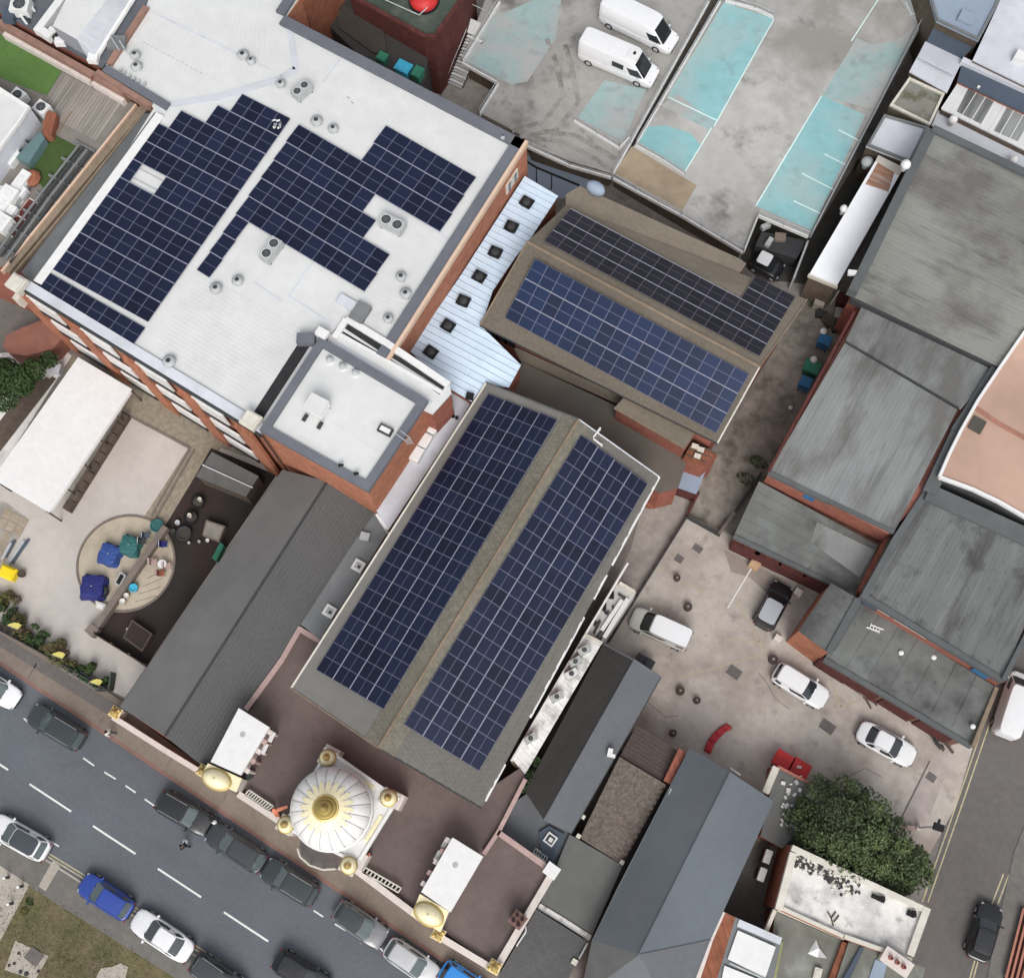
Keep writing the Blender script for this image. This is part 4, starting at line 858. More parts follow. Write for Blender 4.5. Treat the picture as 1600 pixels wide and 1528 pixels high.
# flat felt roof against the car park
fp = PP([(884, 304), (906, 291), (1157, 405), (1166, 412), (1136, 456), (884, 327)], 8.3)
MB().prism(inset(fp, .05), 0, 8.1).build('back_range_wall', M['brickr'], rh); MB().prism(fp, 8.1, 8.3).build('flat_roof', M['reartile'], rh)
MB().wall(PP([(884, 327), (1136, 458)], 8.3), 8.3, 8.42, .16).build('roof_kerb', M['reartiled'], rh)
bq = [plane_pt(x, y, W_, S_, G1) for x, y in ((789, 497), (1119, 677), (1171, 584), (837, 404))]
array('solar_array', 'blue solar array on the front slope of the rear hall', [(i, j) for i in range(16) for j in range(3)], bq, 16, 3, 'pvb', 'alu')
c0, c1, c2 = (plane_pt(x, y, G0, G1, E_) for x, y in ((849.5, 379), (1185.6, 559), (1241.8, 466)))
vv = (c2 - c1) / 5
array('solar_array', 'dark solar array on the back slope of the rear hall, taller at its right end', [(i, j) for i in range(16) for j in range(3)] + [(i, j) for i in (13, 14, 15) for j in (3, 4)], [c0, c1, c1 + vv * 5, c0 + vv * 5], 16, 5, 'pvd', 'alud')
# court between the halls
ct = thing('court_roof', 'dusky flat roof of the court between the two halls', 'building', P(900, 610, 0))
cp = PP([(815, 565), (975, 640), (1075, 715), (1060, 762), (1030, 770), (900, 690), (765, 620), (795, 600)], 5.0)
MB().prism(inset(cp, .05), 0, 4.85).build('wall', M['brickr'], ct); MB().prism(cp, 4.85, 5.0).build('roof', M['courtroof'], ct)
MB().slab([P(800, 540, 6.6), P(978, 622, 6.6), P(972, 634, 5.7), P(812, 563, 5.7)], .1).build('lean_to_roof', M['reartiled'], ct)
bo = thing('brick_outbuilding', 'small red brick block with a flat grey-brown roof in front of the blue array', 'building', P(1025, 660, 0))
bp = PP([(983, 612), (1090, 671), (1070, 700), (960, 637)], 7.8)
MB().prism(inset(bp, .1), 0, 7.65).build('wall', M['brickr'], bo); MB().prism(bp, 7.65, 7.8).build('roof', M['reartile'], bo); MB().wall([bp[3], bp[2]], 7.6, 7.86, .16).build('fascia', M['tan'], bo)
ps = thing('timber_stack', 'reddish stack of boards and blocks beside the small brick block', 'stack', (*P(1105, 705, 0).xy, 0)); random.seed(11)
ZP = 5.6
pq = PP([(1080, 690), (1122, 708), (1100, 728), (1066, 716)], ZP)
MB().prism(pq, 0, ZP - .3).build('brick_base', M['brickr'], ps)
for k in range(9):
    a, e = quadpt(pq, .04, (k + .5) / 9), quadpt(pq, .96, (k + .5) / 9); MB().wall([a, e], ZP - .3, ZP + random.uniform(-.08, .14), .17).build('board', M['brickb'] if k % 3 else M['plankd'], ps)
for u, v in ((.2, .2), (.45, .25), (.5, .65)): c = quadpt(pq, u, v); MB().box((c.x, c.y, ZP + .22), (.5, .35, .2), .2).build('block', M['offwhite'], ps)
sh = thing('sheet_cover', 'flat pale blue sheet roof beside the path and the hall', 'shed', (*P(1080, 745, 0).xy, 0))
sq = PP([(1075, 722), (1104, 733), (1088, 772), (1054, 760)], 2.5); MB().prism(inset(sq, .08), 0, 2.4).build('wall', M['brickd'], sh); MB().prism(sq, 2.4, 2.5).build('roof', M['bluegrey'], sh)
c = P(1016, 783, .4); tag(MB().lathe([(.5, 0), (.62, .3), (.5, .7), (.2, .85), (.01, .88)], (c.x, c.y, .01), 12).build('clay_pot', M['brickb']), 'round terracotta tub against the hall on the path', 'pot')

# strip of white sheets beside the hall with plant on it
vs_ = thing('white_lean_to', 'white sheeted lean-to roof between the long hall and the dark slate roof', 'building', P(880, 1090, 0)); VZ = 4.2
vq = PP([(800, 1186), (915, 990), (941, 1004), (820, 1210)], VZ); MB().prism(inset(vq, .06), 0, VZ - .1).build('wall', M['brickr'], vs_)
sheets(vs_, [vq[0], vq[1], vq[2], vq[3]], 15, mat('dirty_white_sheet', (.78, .78, .76), .8, .12, 1.5, .1, dirt=((.30, .28, .25), .9, .48, .68, .8)), 1, .05, .02)
uq = PP([(916, 988), (966, 910), (994, 925), (943, 1004)], VZ - .5); MB().prism(uq, 0, VZ - .5).build('plant_deck', mat('dirty_white_deck', (.48, .48, .46), .8, .14, 1.5, .1), vs_)
MB().wall(PP([(799, 1189), (915, 991), (981, 880)], VZ), VZ - .1, VZ + .12, .16).build('gutter', M['white'], vs_)
MB().wall(PP([(914, 991), (941, 1005)], VZ), VZ - .1, VZ + .14, .2).build('parapet', M['offwhite'], vs_); MB().wall(PP([(968, 910), (992, 924)], VZ), VZ - .5, VZ - .1, .25).build('parapet', M['offwhite'], vs_)
MB().wall(PP([(800, 1190), (822, 1212), (818, 1222)], 3.6), 3.2, 3.7, .22).build('end_wall', M['tan'], vs_)
def pipe(pts, z, r, m, t): MB().tube(PP(pts, z), r, 6).build('pipe', M[m], t)
pp = thing('pipework', 'stepped black pipes on the white plant deck beside the hall', 'pipes', (*P(955, 955, 0).xy, VZ - .5))
for pts in ([(966, 928), (978, 935), (973, 948), (937, 1000)], [(957, 947), (960, 953), (965, 950), (933, 996)], [(941, 950), (948, 960), (951, 955)], [(926, 970), (930, 978), (938, 970), (928, 990)]): pipe(pts, VZ - .35, .09, 'dark', pp)
for x, y in ((955, 930), (943, 948), (927, 968)): c = P(x, y, VZ - .3); MB().box((c.x, c.y, VZ - .25), (.4, .5, .5), .5).build('junction_box', M['black'], pp)
for pts in ([(972, 937), (940, 985)], [(981, 935), (944, 996)]): MB().wall(PP(pts, VZ - .3), VZ - .5, VZ - .25, .3).build('cable_tray', M['acw'], pp)
for k, (x, y, l) in enumerate(((913, 1015, 'grey air conditioner on the white lean-to, nearest the yard'), (899, 1033, 'grey air conditioner on the white lean-to, second from the yard'), (893, 1052, 'grey air conditioner on the white lean-to, third from the yard'), (870, 1088, 'grey air conditioner alone in the middle of the white lean-to'), (829, 1153, 'dark air conditioner near the street end of the white lean-to'))):
    acunit(x, y, VZ + .05, (.95, .5, .75), R(60), l, 'air conditioners on the white lean-to', m='acg' if k != 2 else 'acw')

# ================================================================ ROOFS BETWEEN THE HALL AND THE YARD
gb = thing('slate_gable_building', 'narrow gabled building with a dark left slope and lighter slate right slope', 'building', P(920, 1150, 0))
a0, r0, b0 = P(943, 1005, 4.2), P(991, 1031, 5.6), P(1032, 1058, 4.2); a1, r1, b1 = P(820, 1236, 4.2), P(850, 1281, 5.6), P(892, 1302, 4.2)
MB().prism(inset([a0, b0, b1, a1], .2), 0, 4.1).build('wall', M['brickr'], gb)
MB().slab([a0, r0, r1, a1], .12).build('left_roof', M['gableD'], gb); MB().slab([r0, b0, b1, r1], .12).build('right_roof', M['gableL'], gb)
MB().tube([r0 + up2, r1 + up2], .08).build('ridge', M['greypar'], gb); MB().tube([a0 + up2, r0 + up2, b0 + up2], .08).build('verge_trim', M['greypar'], gb)
MB().prism([a0, b0, (b0.x, b0.y - .3), (a0.x, a0.y - .3)], 3.9, [4.1, 4.1, 4.1, 4.1]).build('gable', M['brickr'], gb)
MB().wall([b0, b1], 4.0, 4.14, .16).build('gutter', M['dark'], gb)
q = P(953, 1176, 4.9); tag(MB().box((q.x, q.y, 5.0), (.35, .6, .5), .3).box((q.x + .3, q.y - .1, 5.1), (.3, .25, .4), .3).build('flue_vent', M['white']), 'small white flue vent on the light slate slope', 'vent')
bt = thing('brown_tile_building', 'low roof of brown concrete tiles between the slate gable and the big blue-grey roof', 'building', P(990, 1230, 0))
k0, k1, k2, k3 = P(906, 1309, 3.4), P(972, 1351, 3.4), P(1041, 1226, 4.4), P(968, 1182, 4.4)
MB().prism(inset([k0, k1, k2, k3], .1), 0, 3.2).build('wall', M['brickr'], bt); MB().slab([k0, k1, k2, k3], .12).build('roof', M['browntiled'], bt)
tiles(bt, [k0 + up2, k1 + up2, k2 + up2, k3 + up2], 15, 28, M['browntile'], .085)
j0, j1, j2, j3 = P(969, 1181, 4.1), P(1033, 1221, 4.1), P(1058, 1172, 3.7), P(995, 1133, 3.7)
MB().prism(inset([j0, j1, j2, j3], .1), 0, 3.5).build('upper_wall', M['brickr'], bt); MB().slab([j0, j1, j2, j3], .12).build('upper_roof', M['browntiled'], bt); tiles(bt, [v + up2 for v in (j3, j2, j1, j0)], 13, 9, M['browntiled'], .04, 'upper_tile_courses')
for x, y in ((972, 1347), (904, 1306), (911, 1276)): q = P(x, y, 3.7); MB().box((q.x, q.y, 3.6), (.3, .3, .4)).build('vent_cap', M['offwhite'], bt)
bl = thing('slate_hip_building', 'large blue-grey slate roof with a long ridge and hipped street end', 'building', P(1080, 1330, 0))
n0, nr, n1 = P(1078, 1167, 5.2), P(1141, 1206, 7.6), P(1209, 1251, 5.2); hp = P(998, 1491, 7.6); s1, s0 = P(1110, 1468, 5.2), P(925, 1468, 5.2); w1 = P(963, 1390, 5.2)
sw0, sw1 = P(905, 1560, 5.2), P(1060, 1600, 5.2)
MB().prism(inset([n0, n1, s1, sw1, sw0, s0], .2), 0, 5.1).build('wall', M['brickr'], bl)
MB().slab([n0, nr, hp, s0, w1], .12).build('left_roof', M['slate'], bl); MB().slab([nr, n1, s1, hp], .12).build('right_roof', mat('blue_grey_slate_right', srgb(95, 102, 108), .65, .06, 1.5, .1, dirt=((.15, .155, .165), .25, .5, .75, .4)), bl)
MB().slab([s0, hp, sw0], .12).build('front_hip', M['greyroof'], bl); MB().slab([hp, s1, sw1, sw0], .12).build('front_roof', M['gableL'], bl)
MB().tube([hp + up2, s1 + up2], .06).build('hip_ridge', M['gableL'], bl)
MB().tube([nr + up2, hp + up2], .07).build('ridge', M['slate'], bl)
MB().prism([n0, nr, n1, (n1.x, n1.y - .25), (nr.x, nr.y - .25), (n0.x, n0.y - .25)], 4.8, [5.1, 7.45, 5.1, 5.1, 7.45, 5.1]).build('gable', M['brickr'], bl)
MB().wall(PP([(1049, 1232), (1040, 1262)], 5.3), 4.6, 5.35, .14).build('flashing', M['acg'], bl); MB().wall(PP([(1141, 1200), (1157, 1211)], 5.2), 4.8, 5.3, .14).build('flashing', M['acw'], bl)
MB().wall(PP([(1066, 1172), (1042, 1222)], 4.6), 0, 4.7, .55).build('brick_parapet', M['brickr'], bl)
fl = thing('grey_flat_building', 'grey-green flat roof between the cream wall and the blue-grey slate roof', 'building', P(900, 1390, 0))
fq = PP([(890, 1303), (973, 1352), (922, 1466), (842, 1416)], 3.6); MB().prism(inset(fq, .06), 0, 3.45).build('wall', M['brickr'], fl); MB().prism(fq, 3.45, 3.6).build('roof', M['greyroof'], fl)
MB().wall(PP([(842, 1415), (880, 1438), (922, 1465)], 3.6), 3.5, 3.72, .4).build('white_flashing', M['gravelw'], fl)
f2 = PP([(790, 1262), (826, 1238), (890, 1303), (866, 1354), (780, 1300)], 3.2); MB().prism(inset(f2, .06), 0, 3.05).build('yard_wall', M['brickr'], fl); MB().prism(f2, 3.05, 3.2).build('yard_roof', M['gableL'], fl)
f3 = PP([(842, 1300), (858, 1290), (882, 1303), (866, 1345), (846, 1332)], 3.45); MB().prism(f3, 3.1, 3.45).build('dormer_roof', M['slateblue'], fl)
q = P(860, 1311, 3.7); t = lthing('skylight', 'white square skylight in a dark frame near the corner of the brown flat roof', 'skylight', (q.x, q.y, 3.45), R(-6)); MB().box((0, 0, .1), (.8, .8, .2)).build('frame', M['white'], t); MB().box((0, 0, .205), (.56, .56, .02)).build('pane', M['dark'], t); MB().box((.04, -.02, .22), (.3, .3, .03)).build('opener', M['white'], t)
q = P(842, 1338, 3.4); t = thing('ladder_bundle', 'pale ladder lying on the roof edge by the pink wall', 'ladder', (q.x, q.y, 3.2)); 
for o_ in (0, .35): MB().tube([P(833, 1332, 3.4) + Vector((0, o_, 0)), P(852, 1346, 3.4) + Vector((0, o_, 0))], .05).build('rail', M['acw'], t)
for k in range(6): a = lerp(P(833, 1332, 3.4), P(852, 1346, 3.4), k / 5); MB().tube([a, a + Vector((0, .35, 0))], .03).build('rung', M['acw'], t)
rb = thing('ribbed_roof_building', 'dark ribbed tile roof at the bottom edge beside the four pot chimney', 'building', P(860, 1480, 0))
k0, k1, k2, k3 = P(776, 1530, 3.0), P(868, 1570, 3.0), P(917, 1470, 4.0), P(838, 1420, 4.0)
MB().prism(inset([k0, k1, k2, k3], .1), 0, 2.9).build('wall', M['brickr'], rb); MB().slab([k0, k1, k2, k3], .12).build('roof', M['darktile'], rb); tiles(rb, [k0 + up2, k1 + up2, k2 + up2, k3 + up2], 18, 22, M['darktile'], .05)
MB().tube([P(905, 1497, 4.1), P(918, 1473, 4.2)], .07).build('flashing', M['acg'], rb)
q = P(898, 1503, 4.2); MB().box((q.x, q.y, 3.7), (.4, .4, .5)).build('vent_cap', M['offwhite'], rb)

# ================================================================ WORKSHOPS ON THE RIGHT
wk = thing('workshop_range', 'long range of weathered grey cement-sheet workshop roofs with brick walls facing the yard', 'building', P(1400, 600, 0))
t0, t1, t2, t3 = P(1456, 203, 8.0), P(1640, 290, 8.0), P(1560, 574, 7.2), P(1329, 462, 7.2)
t1b = P(1680, 310, 8.0); t2b = P(1612, 598, 7.2)
MB().prism(inset([t0, t1b, t2b, t3], .1), 0, 7.0).build('wall', M['brickr'], wk)
sheets(wk, [t0, t3, t2b, t1b], 22, M['asb1'], 2, .012, .003)
MB().wall([t0, t3], 7.0, 8.1, .75).build('parapet_gutter', M['gut'], wk); MB().wall([t0 + (t1b - t0) * 0, t1b], 7.5, 8.3, .6).build('parapet', M['gut'], wk)
m0, m1, m2, m3 = P(1347, 478, 6.6), P(1556, 576, 6.6), P(1501, 640, 7.0), P(1321, 533, 7.0)
MB().prism(inset(PP([(1347, 474), (1560, 576), (1450, 772), (1392, 834), (1200, 738)], 6.8), .1), 0, 6.3).build('wall', M['brickr'], wk)
sheets(wk, [m0, m1, m2, m3], 14, M['asb'], 2, .012, .003)
m4, m5 = P(1397, 832, 6.4), P(1201, 738, 6.4); m2b = P(1497, 636, 6.95)
sheets(wk, [P(1320, 536, 6.95), P(1496, 640, 6.95), m4, m5], 15, M['asb'], 2, .012, .003)
MB().wall(PP([(1558, 578), (1500, 668), (1452, 770)], 7), 6.2, 7.1, 1.0).build('parapet_gutter', M['gut'], wk)
MB().wall(PP([(1330, 466), (1558, 574)], 7), 6.3, 7.15, .28).build('valley_gutter', M['dark'], wk); MB().wall(PP([(1321, 534), (1498, 638)], 7), 6.6, 7.05, .14).build('roof_lap', M['dark'], wk)
MB().wall([m5, m4], 6.0, 6.5, .3).build('eaves_gutter', M['gut'], wk); MB().wall(PP([(1336, 486), (1202, 735)], 6.8), 6.0, 6.7, .22).build('verge_coping', M['brickd'], wk)
# lower lean-to
l0, l1, l2, l3 = P(1146, 838, 3.7), P(1338, 930, 3.7), P(1372, 852, 4.3), P(1186, 752, 4.3)
MB().prism(inset(PP([(1140, 836), (1340, 932), (1390, 846), (1186, 742)], 4.0), .35), 0, 3.6).build('wall', M['brickdirty'], wk)
b_ = MB().slab([l0, l1, l2, l3], .1).build('lean_to_roof', M['asbw'], wk)
for k in range(1, 6): MB().wall([quadpt([l0, l1, l2, l3], .02, k / 6), quadpt([l0, l1, l2, l3], .98, k / 6)], 3.6, 3.7 + .6 * k / 6 + .03, .1).build('sheet_lap', M['asbw'], wk)
MB().wall([l0, l1], 3.4, 3.85, .3).build('eaves_gutter', M['gut'], wk); MB().prism([(v.x, v.y) for v in PP([(1276, 816), (1366, 860), (1344, 902), (1266, 846)], 4.15)], 4.03, [4.28, 4.26, 4.02, 4.05]).build('pale_patch', M['asb'], wk)
MB().wall([l1, P(1386, 838, 4.3)], 0, 5.0, .35).build('dividing_wall', M['brickr'], wk)
MB().wall([l1 + Vector((.3, 0, 0)), P(1392, 842, 5.0)], 4.6, 5.1, .3).build('dividing_coping', M['gut'], wk)
# porch block facing the yard
pq = PP([(1299, 912), (1341, 936), (1295, 1019), (1249, 985)], 5.4); MB().prism(pq, 0, 5.25).build('porch', M['brick'], wk); MB().prism(inset(pq, -.04), 5.25, 5.4).build('porch_roof', M['asbw'], wk)
MB().wall([pq[1], pq[2]], 5.2, 5.55, .5).build('porch_coping', M['gut'], wk)
# right bay and its lean-to
v0, v1, v2, v3 = P(1449, 772, 6.6), P(1648, 862, 6.6), P(1566, 1063, 6.2), P(1350, 931, 6.2)
MB().prism(inset(PP([(1445, 764), (1660, 862), (1572, 1068), (1346, 932)], 6.3), .1), 0, 6.0).build('wall', M['brickr'], wk)
sheets(wk, [v0, v1, v2, v3], 17, M['asbd'], 2, .012, .003)
MB().wall(PP([(1450, 768), (1600, 836), (1660, 868)], 7), 6.2, 7.0, 1.3).build('parapet', M['gut'], wk); MB().wall(PP([(1446, 772), (1400, 842), (1349, 934)], 6.6), 5.8, 6.7, .5).build('parapet', M['gut'], wk)
MB().wall([v3, v2], 5.8, 6.35, .4).build('eaves_gutter', M['gut'], wk); MB().wall(PP([(1620, 960), (1568, 1062)], 6.5), 5.8, 6.6, .35).build('verge_coping', M['gut'], wk)
x0, x1, x2, x3 = P(1287, 1030, 3.6), P(1517, 1166, 3.6), P(1557, 1074, 4.2), P(1346, 942, 4.2)
MB().prism(inset(PP([(1284, 1034), (1516, 1170), (1562, 1070), (1344, 938)], 4), .4), 0, 3.5).build('wall', M['brickdirty'], wk)
MB().slab([x0, x1, x2, x3], .1).build('lean_to_roof', M['asbw'], wk)
for k in range(1, 7): MB().wall([quadpt([x0, x1, x2, x3], k / 7, .02), quadpt([x0, x1, x2, x3], k / 7, .98)], 3.5, [3.64, 4.24], .09).build('sheet_lap', M['asbw'], wk)
MB().wall([x0, x1], 3.3, 3.75, .35).build('eaves_gutter', M['gut'], wk); MB().wall([x1, x2], 3.3, 4.3, .3).build('verge_coping', M['tan'], wk); MB().wall([P(1300, 1016, 4), x3], 3.4, 4.5, .3).build('side_upstand', M['gut'], wk)
bwall = (v2 - v3); bd = bwall.normalized(); bn = Vector((bd.y, -bd.x, 0)); bn = bn if bn.y < 0 else -bn; ba = math.atan2(bd.y, bd.x)
for u, m, w_ in ((.07, 'slateblue', 1.2), (.88, 'binb', 1.2)): p = v3 + bwall * u + bn * .12; MB().box((p.x, p.y, 5.2), (w_, .06, 1.1), ba).build('blue_panel', M[m], wk)
for u in (.15, .3, .42): p = v3 + bwall * u + bn * .12; MB().box((p.x, p.y, 5.55), (1.3, .05, .16), ba).build('lintel', M['offwhite'], wk)
bw2 = (m4 - m5); bd2 = bw2.normalized(); bn2 = Vector((bd2.y, -bd2.x, 0)); bn2 = bn2 if bn2.y < 0 else -bn2; ba2 = math.atan2(bd2.y, bd2.x)
p = m5 + bw2 * .37 + bn2 * .1; MB().box((p.x, p.y, 5.4), (1.3, .06, .9), ba2).build('blue_panel', M['binb'], wk)
for u in (.66, .84): p = m5 + bw2 * u + bn2 * .1; MB().box((p.x, p.y, 5.7), (1.8, .05, .16), ba2).build('lintel', M['offwhite'], wk)
for k, u in enumerate((.12, .3, .5, .7)):                               # shuttered openings to the yard
    p = lerp(l0, l1, u); MB().box((p.x + .1, p.y + .12, 1.2), (2.2, .5, 2.2), ba2).build('roller_door', M['brickd'], wk)
for u in (.1, .3, .55, .8): p = lerp(x0, x1, u); MB().box((p.x, p.y + .2, 1.3), (2.6, .5, 2.4), ba).build('roller_door', M['brickd'], wk)
q = P(1368, 981, 4.3); t = thing('ladder_bundle', 'white folded ladder lying on the lower lean-to roof by the brick wall', 'ladder', (q.x, q.y, 4))
for o_ in (-.15, .15): MB().box((q.x + o_ * .6, q.y + o_, 4.1), (1.0, .1, .1), .15).build('rail', M['white'], t)
for k in range(4): MB().box((q.x - .36 + .24 * k, q.y, 4.14), (.06, .4, .06), .15).build('rung', M['white'], t)
for x, y, l in ((1408, 1020, 'small white vent cap on the lower lean-to roof, left one'), (1459, 1027, 'small white vent cap on the lower lean-to roof, right one'), (1520, 1135, 'small white vent cap at the far corner of the lower lean-to')):
    q = P(x, y, 4.1); t = thing('roof_cowl', l, 'vent', (q.x, q.y, 3.8), 'vent caps on the lower lean-to'); MB().cyl((q.x, q.y, 3.7), (q.x, q.y, 4.1), .1, .1, 8).build('pipe', M['acg'], t); MB().lathe([(.2, 4.1), (.18, 4.2), (.02, 4.26)], (q.x, q.y, 0), 10).build('cap', M['white'], t)
# pink terrace
pk = thing('pink_terrace', 'dusty pink flat terrace with a curved white edge at the right border', 'terrace', P(1560, 650, 0))
pp_ = PP([(1640, 470), (1600, 520), (1562, 575), (1528, 626), (1502, 672), (1484, 708), (1468, 745), (1520, 764), (1560, 783), (1600, 806), (1700, 860), (1720, 500)], 7.6)
MB().prism(inset(pp_, .1), 0, 7.3).build('wall', M['gut'], pk); MB().prism(pp_, 7.3, 7.5).build('floor', M['pinkroof'], pk); MB().wall(pp_[:7], 7.3, 7.68, .22).build('edge_kerb', M['white'], pk); MB().wall(pp_[6:11], 7.3, 7.684, .22).build('edge_kerb', M['white'], pk)
MB().wall(PP([(1522, 636), (1560, 662), (1640, 706)], 7.5), 7.45, 7.56, .35).build('seam', mat('pink_seam', srgb(160, 116, 100), .9), pk)
q = P(1527, 664, 7.6); tag(MB().box((q.x, q.y, 7.58), (1.0, 1.1, .16), R(-2)).build('roof_hatch', mat('hatch_grey', srgb(82, 80, 74), .9)), 'dark grey square hatch on the pink terrace', 'hatch')

# ================================================================ UPPER RIGHT ROOFS
def flat(name, label, px, z, m, wallm='brickr', edge=None, cat='building'):
    q = PP(px, z); c = sum(q, Vector()) / len(q); t = thing(name, label, cat, (c.x, c.y, 0))
    MB().prism(inset(q, .05), 0, z - .15).build('wall', M[wallm], t); MB().prism(q, z - .15, z).build('roof', M[m], t)
    if edge:
        qq = inset(q, .12); b = MB()
        for i in range(len(qq)):
            a, c2 = Vector((*qq[i], 0)), Vector((*qq[(i + 1) % len(qq)], 0)); d = (c2 - a).normalized(); b.wall([a + d * .11, c2 + d * .1], z, z + .18 + .003 * (i % 2), .2)
        b.build('parapet', M[edge], t)
    return t
wl = flat('white_roof_shed', 'long white roofed shed with a rusty end between the car park and the workshops', [(1373, 243), (1412, 262), (1308, 446), (1265, 428)], 4.6, 'shedw', 'dwallb')
rq = PP([(1374, 250), (1400, 262), (1388, 300), (1352, 288)], 4.61); MB().prism(rq, 4.6, 4.625).build('rusty_sheet', M['rust'], wl); rq = PP([(1372, 243), (1412, 262), (1405, 275), (1368, 252)], 4.63); MB().prism(rq, 4.6, 4.64).build('pale_end', M['offwhite'], wl)
for k in range(1, 8): MB().wall(PP([(1265 + (1373 - 1265) * k / 8 + 3, 428 - (428 - 243) * k / 8), (1308 + (1412 - 1308) * k / 8 - 3, 446 - (446 - 262) * k / 8)], 4.6), 4.58, 4.61, .05).build('sheet_joint', M['shedw'], wl)
MB().wall(PP([(1263, 429), (1309, 448)], 4.6), 4.2, 4.64, .12).build('fascia', M['offwhite'], wl)
flat('pale_flat_building', 'pale grey flat roof above the white shed, beside the teal parking bays', [(1381, 180), (1450, 200), (1422, 256), (1353, 229)], 5.0, 'paleroof', 'dwallb', 'leadgrey')
flat('mossy_flat_building', 'mossy stained grey flat roof second above the white shed', [(1420, 122), (1476, 148), (1453, 198), (1389, 166)], 5.0, 'moss2', 'dwallb', 'offwhite')
lg = flat('pale_gable_building', 'pale grey folded roof third above the white shed', [(1446, 65), (1505, 93), (1480, 145), (1421, 112)], 5.4, 'paleroof', 'dwallb')
MB().slab([P(1446, 65, 5.42), P(1505, 93, 5.42), P(1492, 119, 5.9), P(1434, 89, 5.9)], .1).build('upper_slope', M['paleroof'], lg)
flat('dark_clad_building', 'dark slate-blue sloping roof behind the pale folded roof', [(1462, 35), (1528, 66), (1505, 91), (1449, 64)], 5.6, 'slateblue')
bg_ = flat('blue_grey_flat_building', 'blue-grey flat roof with a raised hatch at the top right', [(1440, -45), (1580, -40), (1556, 14), (1529, 65), (1463, 34)], 6.6, 'bluegrey', 'dwallb', 'leadgrey')
q = P(1512, 27, 6.9); MB().box((q.x, q.y, 6.75), (1.3, 1.1, .32), R(2)).build('hatch', M['bluegrey'], bg_)
flat('grey_flat_building', 'streaked grey flat roof in the top right corner', [(1557, 14), (1580, -40), (1700, 0), (1700, 170), (1600, 133), (1520, 94)], 6.4, 'paleroof', 'dwallb')
q = P(1594, 90, 6.8); tag(MB().box((q.x, q.y, 6.75), (.9, .9, .7), R(0)).build('roof_box', M['white']), 'white box vent on the streaked grey roof at the right border', 'vent')
db = flat('slate_band_building', 'long slate-blue monopitch roof with a white ridge at the right border', [(1504, 98), (1600, 142), (1700, 185), (1700, 225), (1600, 176), (1496, 127)], 5.6, 'slateblue')
MB().wall(PP([(1503, 94), (1600, 138), (1700, 181)], 5.9), 5.3, 6.0, .5).build('ridge_capping', M['paleroof'], db)
q = P(1530, 135, 5.8); MB().box((q.x, q.y, 5.65), (.2, .2, .2)).build('vent', M['acw'], db)
sr = flat('striped_roof_building', 'white roof with dark translucent stripes at the right border', [(1498, 129), (1600, 178), (1700, 228), (1700, 282), (1600, 234), (1471, 170)], 5.2, 'white_roof', 'dwallb')
for px in ([(1512, 139), (1553, 159), (1533, 195), (1494, 175)], [(1573, 168), (1612, 187), (1590, 222), (1552, 205)]): MB().prism(inset(PP(px, 5.2), .03), 5.2, 5.225).build('translucent_sheet', mat('grimy_translucent_sheet', srgb(140, 143, 142), .6, .2, 1, .1, (1, .2, 1), 0, dirt=((.07, .07, .07), .7, .4, .65, .85, (1.5, .15, 1))), sr)
for k in range(8):
    a = lerp(P(1498, 129, 5.2), P(1600, 178, 5.2), k / 7); c = lerp(P(1471, 170, 5.2), P(1575, 222, 5.2), k / 7); MB().wall([a, c], 5.19, 5.25, .06).build('roof_seam', M['white'], sr)
gu = flat('gutter_roof', 'narrow pale strip roof between the striped roof and the top workshop', [(1466, 172), (1600, 244), (1700, 300), (1700, 332), (1600, 262), (1456, 196)], 4.4, 'paleroof', 'dwallb')
sheet('service_gap', [(1366, 240), (1340, 250), (1225, 440), (1262, 445), (1310, 450)], .01, M['darkbrown'])
def dome_vent(x, y, z, r, label, m='white'):
    q = P(x, y, z); t = thing('dome_vent', label, 'roof vent', (q.x, q.y, z - .6), 'white ball vents')
    MB().cyl((q.x, q.y, z - .7), (q.x, q.y, z - .1), r * .55, r * .55, 12).build('duct', M['acg'], t); MB().lathe([(r * .6, z - .2), (r, z - .02), (r * .96, z + .18), (r * .7, z + .38), (r * .3, z + .48), (.01, z + .5)], (q.x, q.y, 0), 16).build('dome', M[m], t, True)
dome_vent(1489, 188, 5.4, .36, 'white ball vent beside the striped roof'); dome_vent(1415, 258, 8.6, .40, 'white ball vent at the lower corner of the pale flat roof'); dome_vent(1583, 251, 5.0, .36, 'white ball vent at the right end of the narrow pale strip roof'); dome_vent(1318, 327, 5.0, .3, 'white ball vent at the left edge of the long white shed roof')
dome_vent(1355, 254, 3.8, .5, 'dull grey ringed vent in the dark gap beside the rusty shed end', 'acg')
q = P(1333, 427, 7.9); tag(MB().box((q.x, q.y, 7.9), (.8, .4, .3), .4).build('lamp_housing', M['acw']), 'small white lamp housing on the workshop parapet by the white shed', 'lamp')

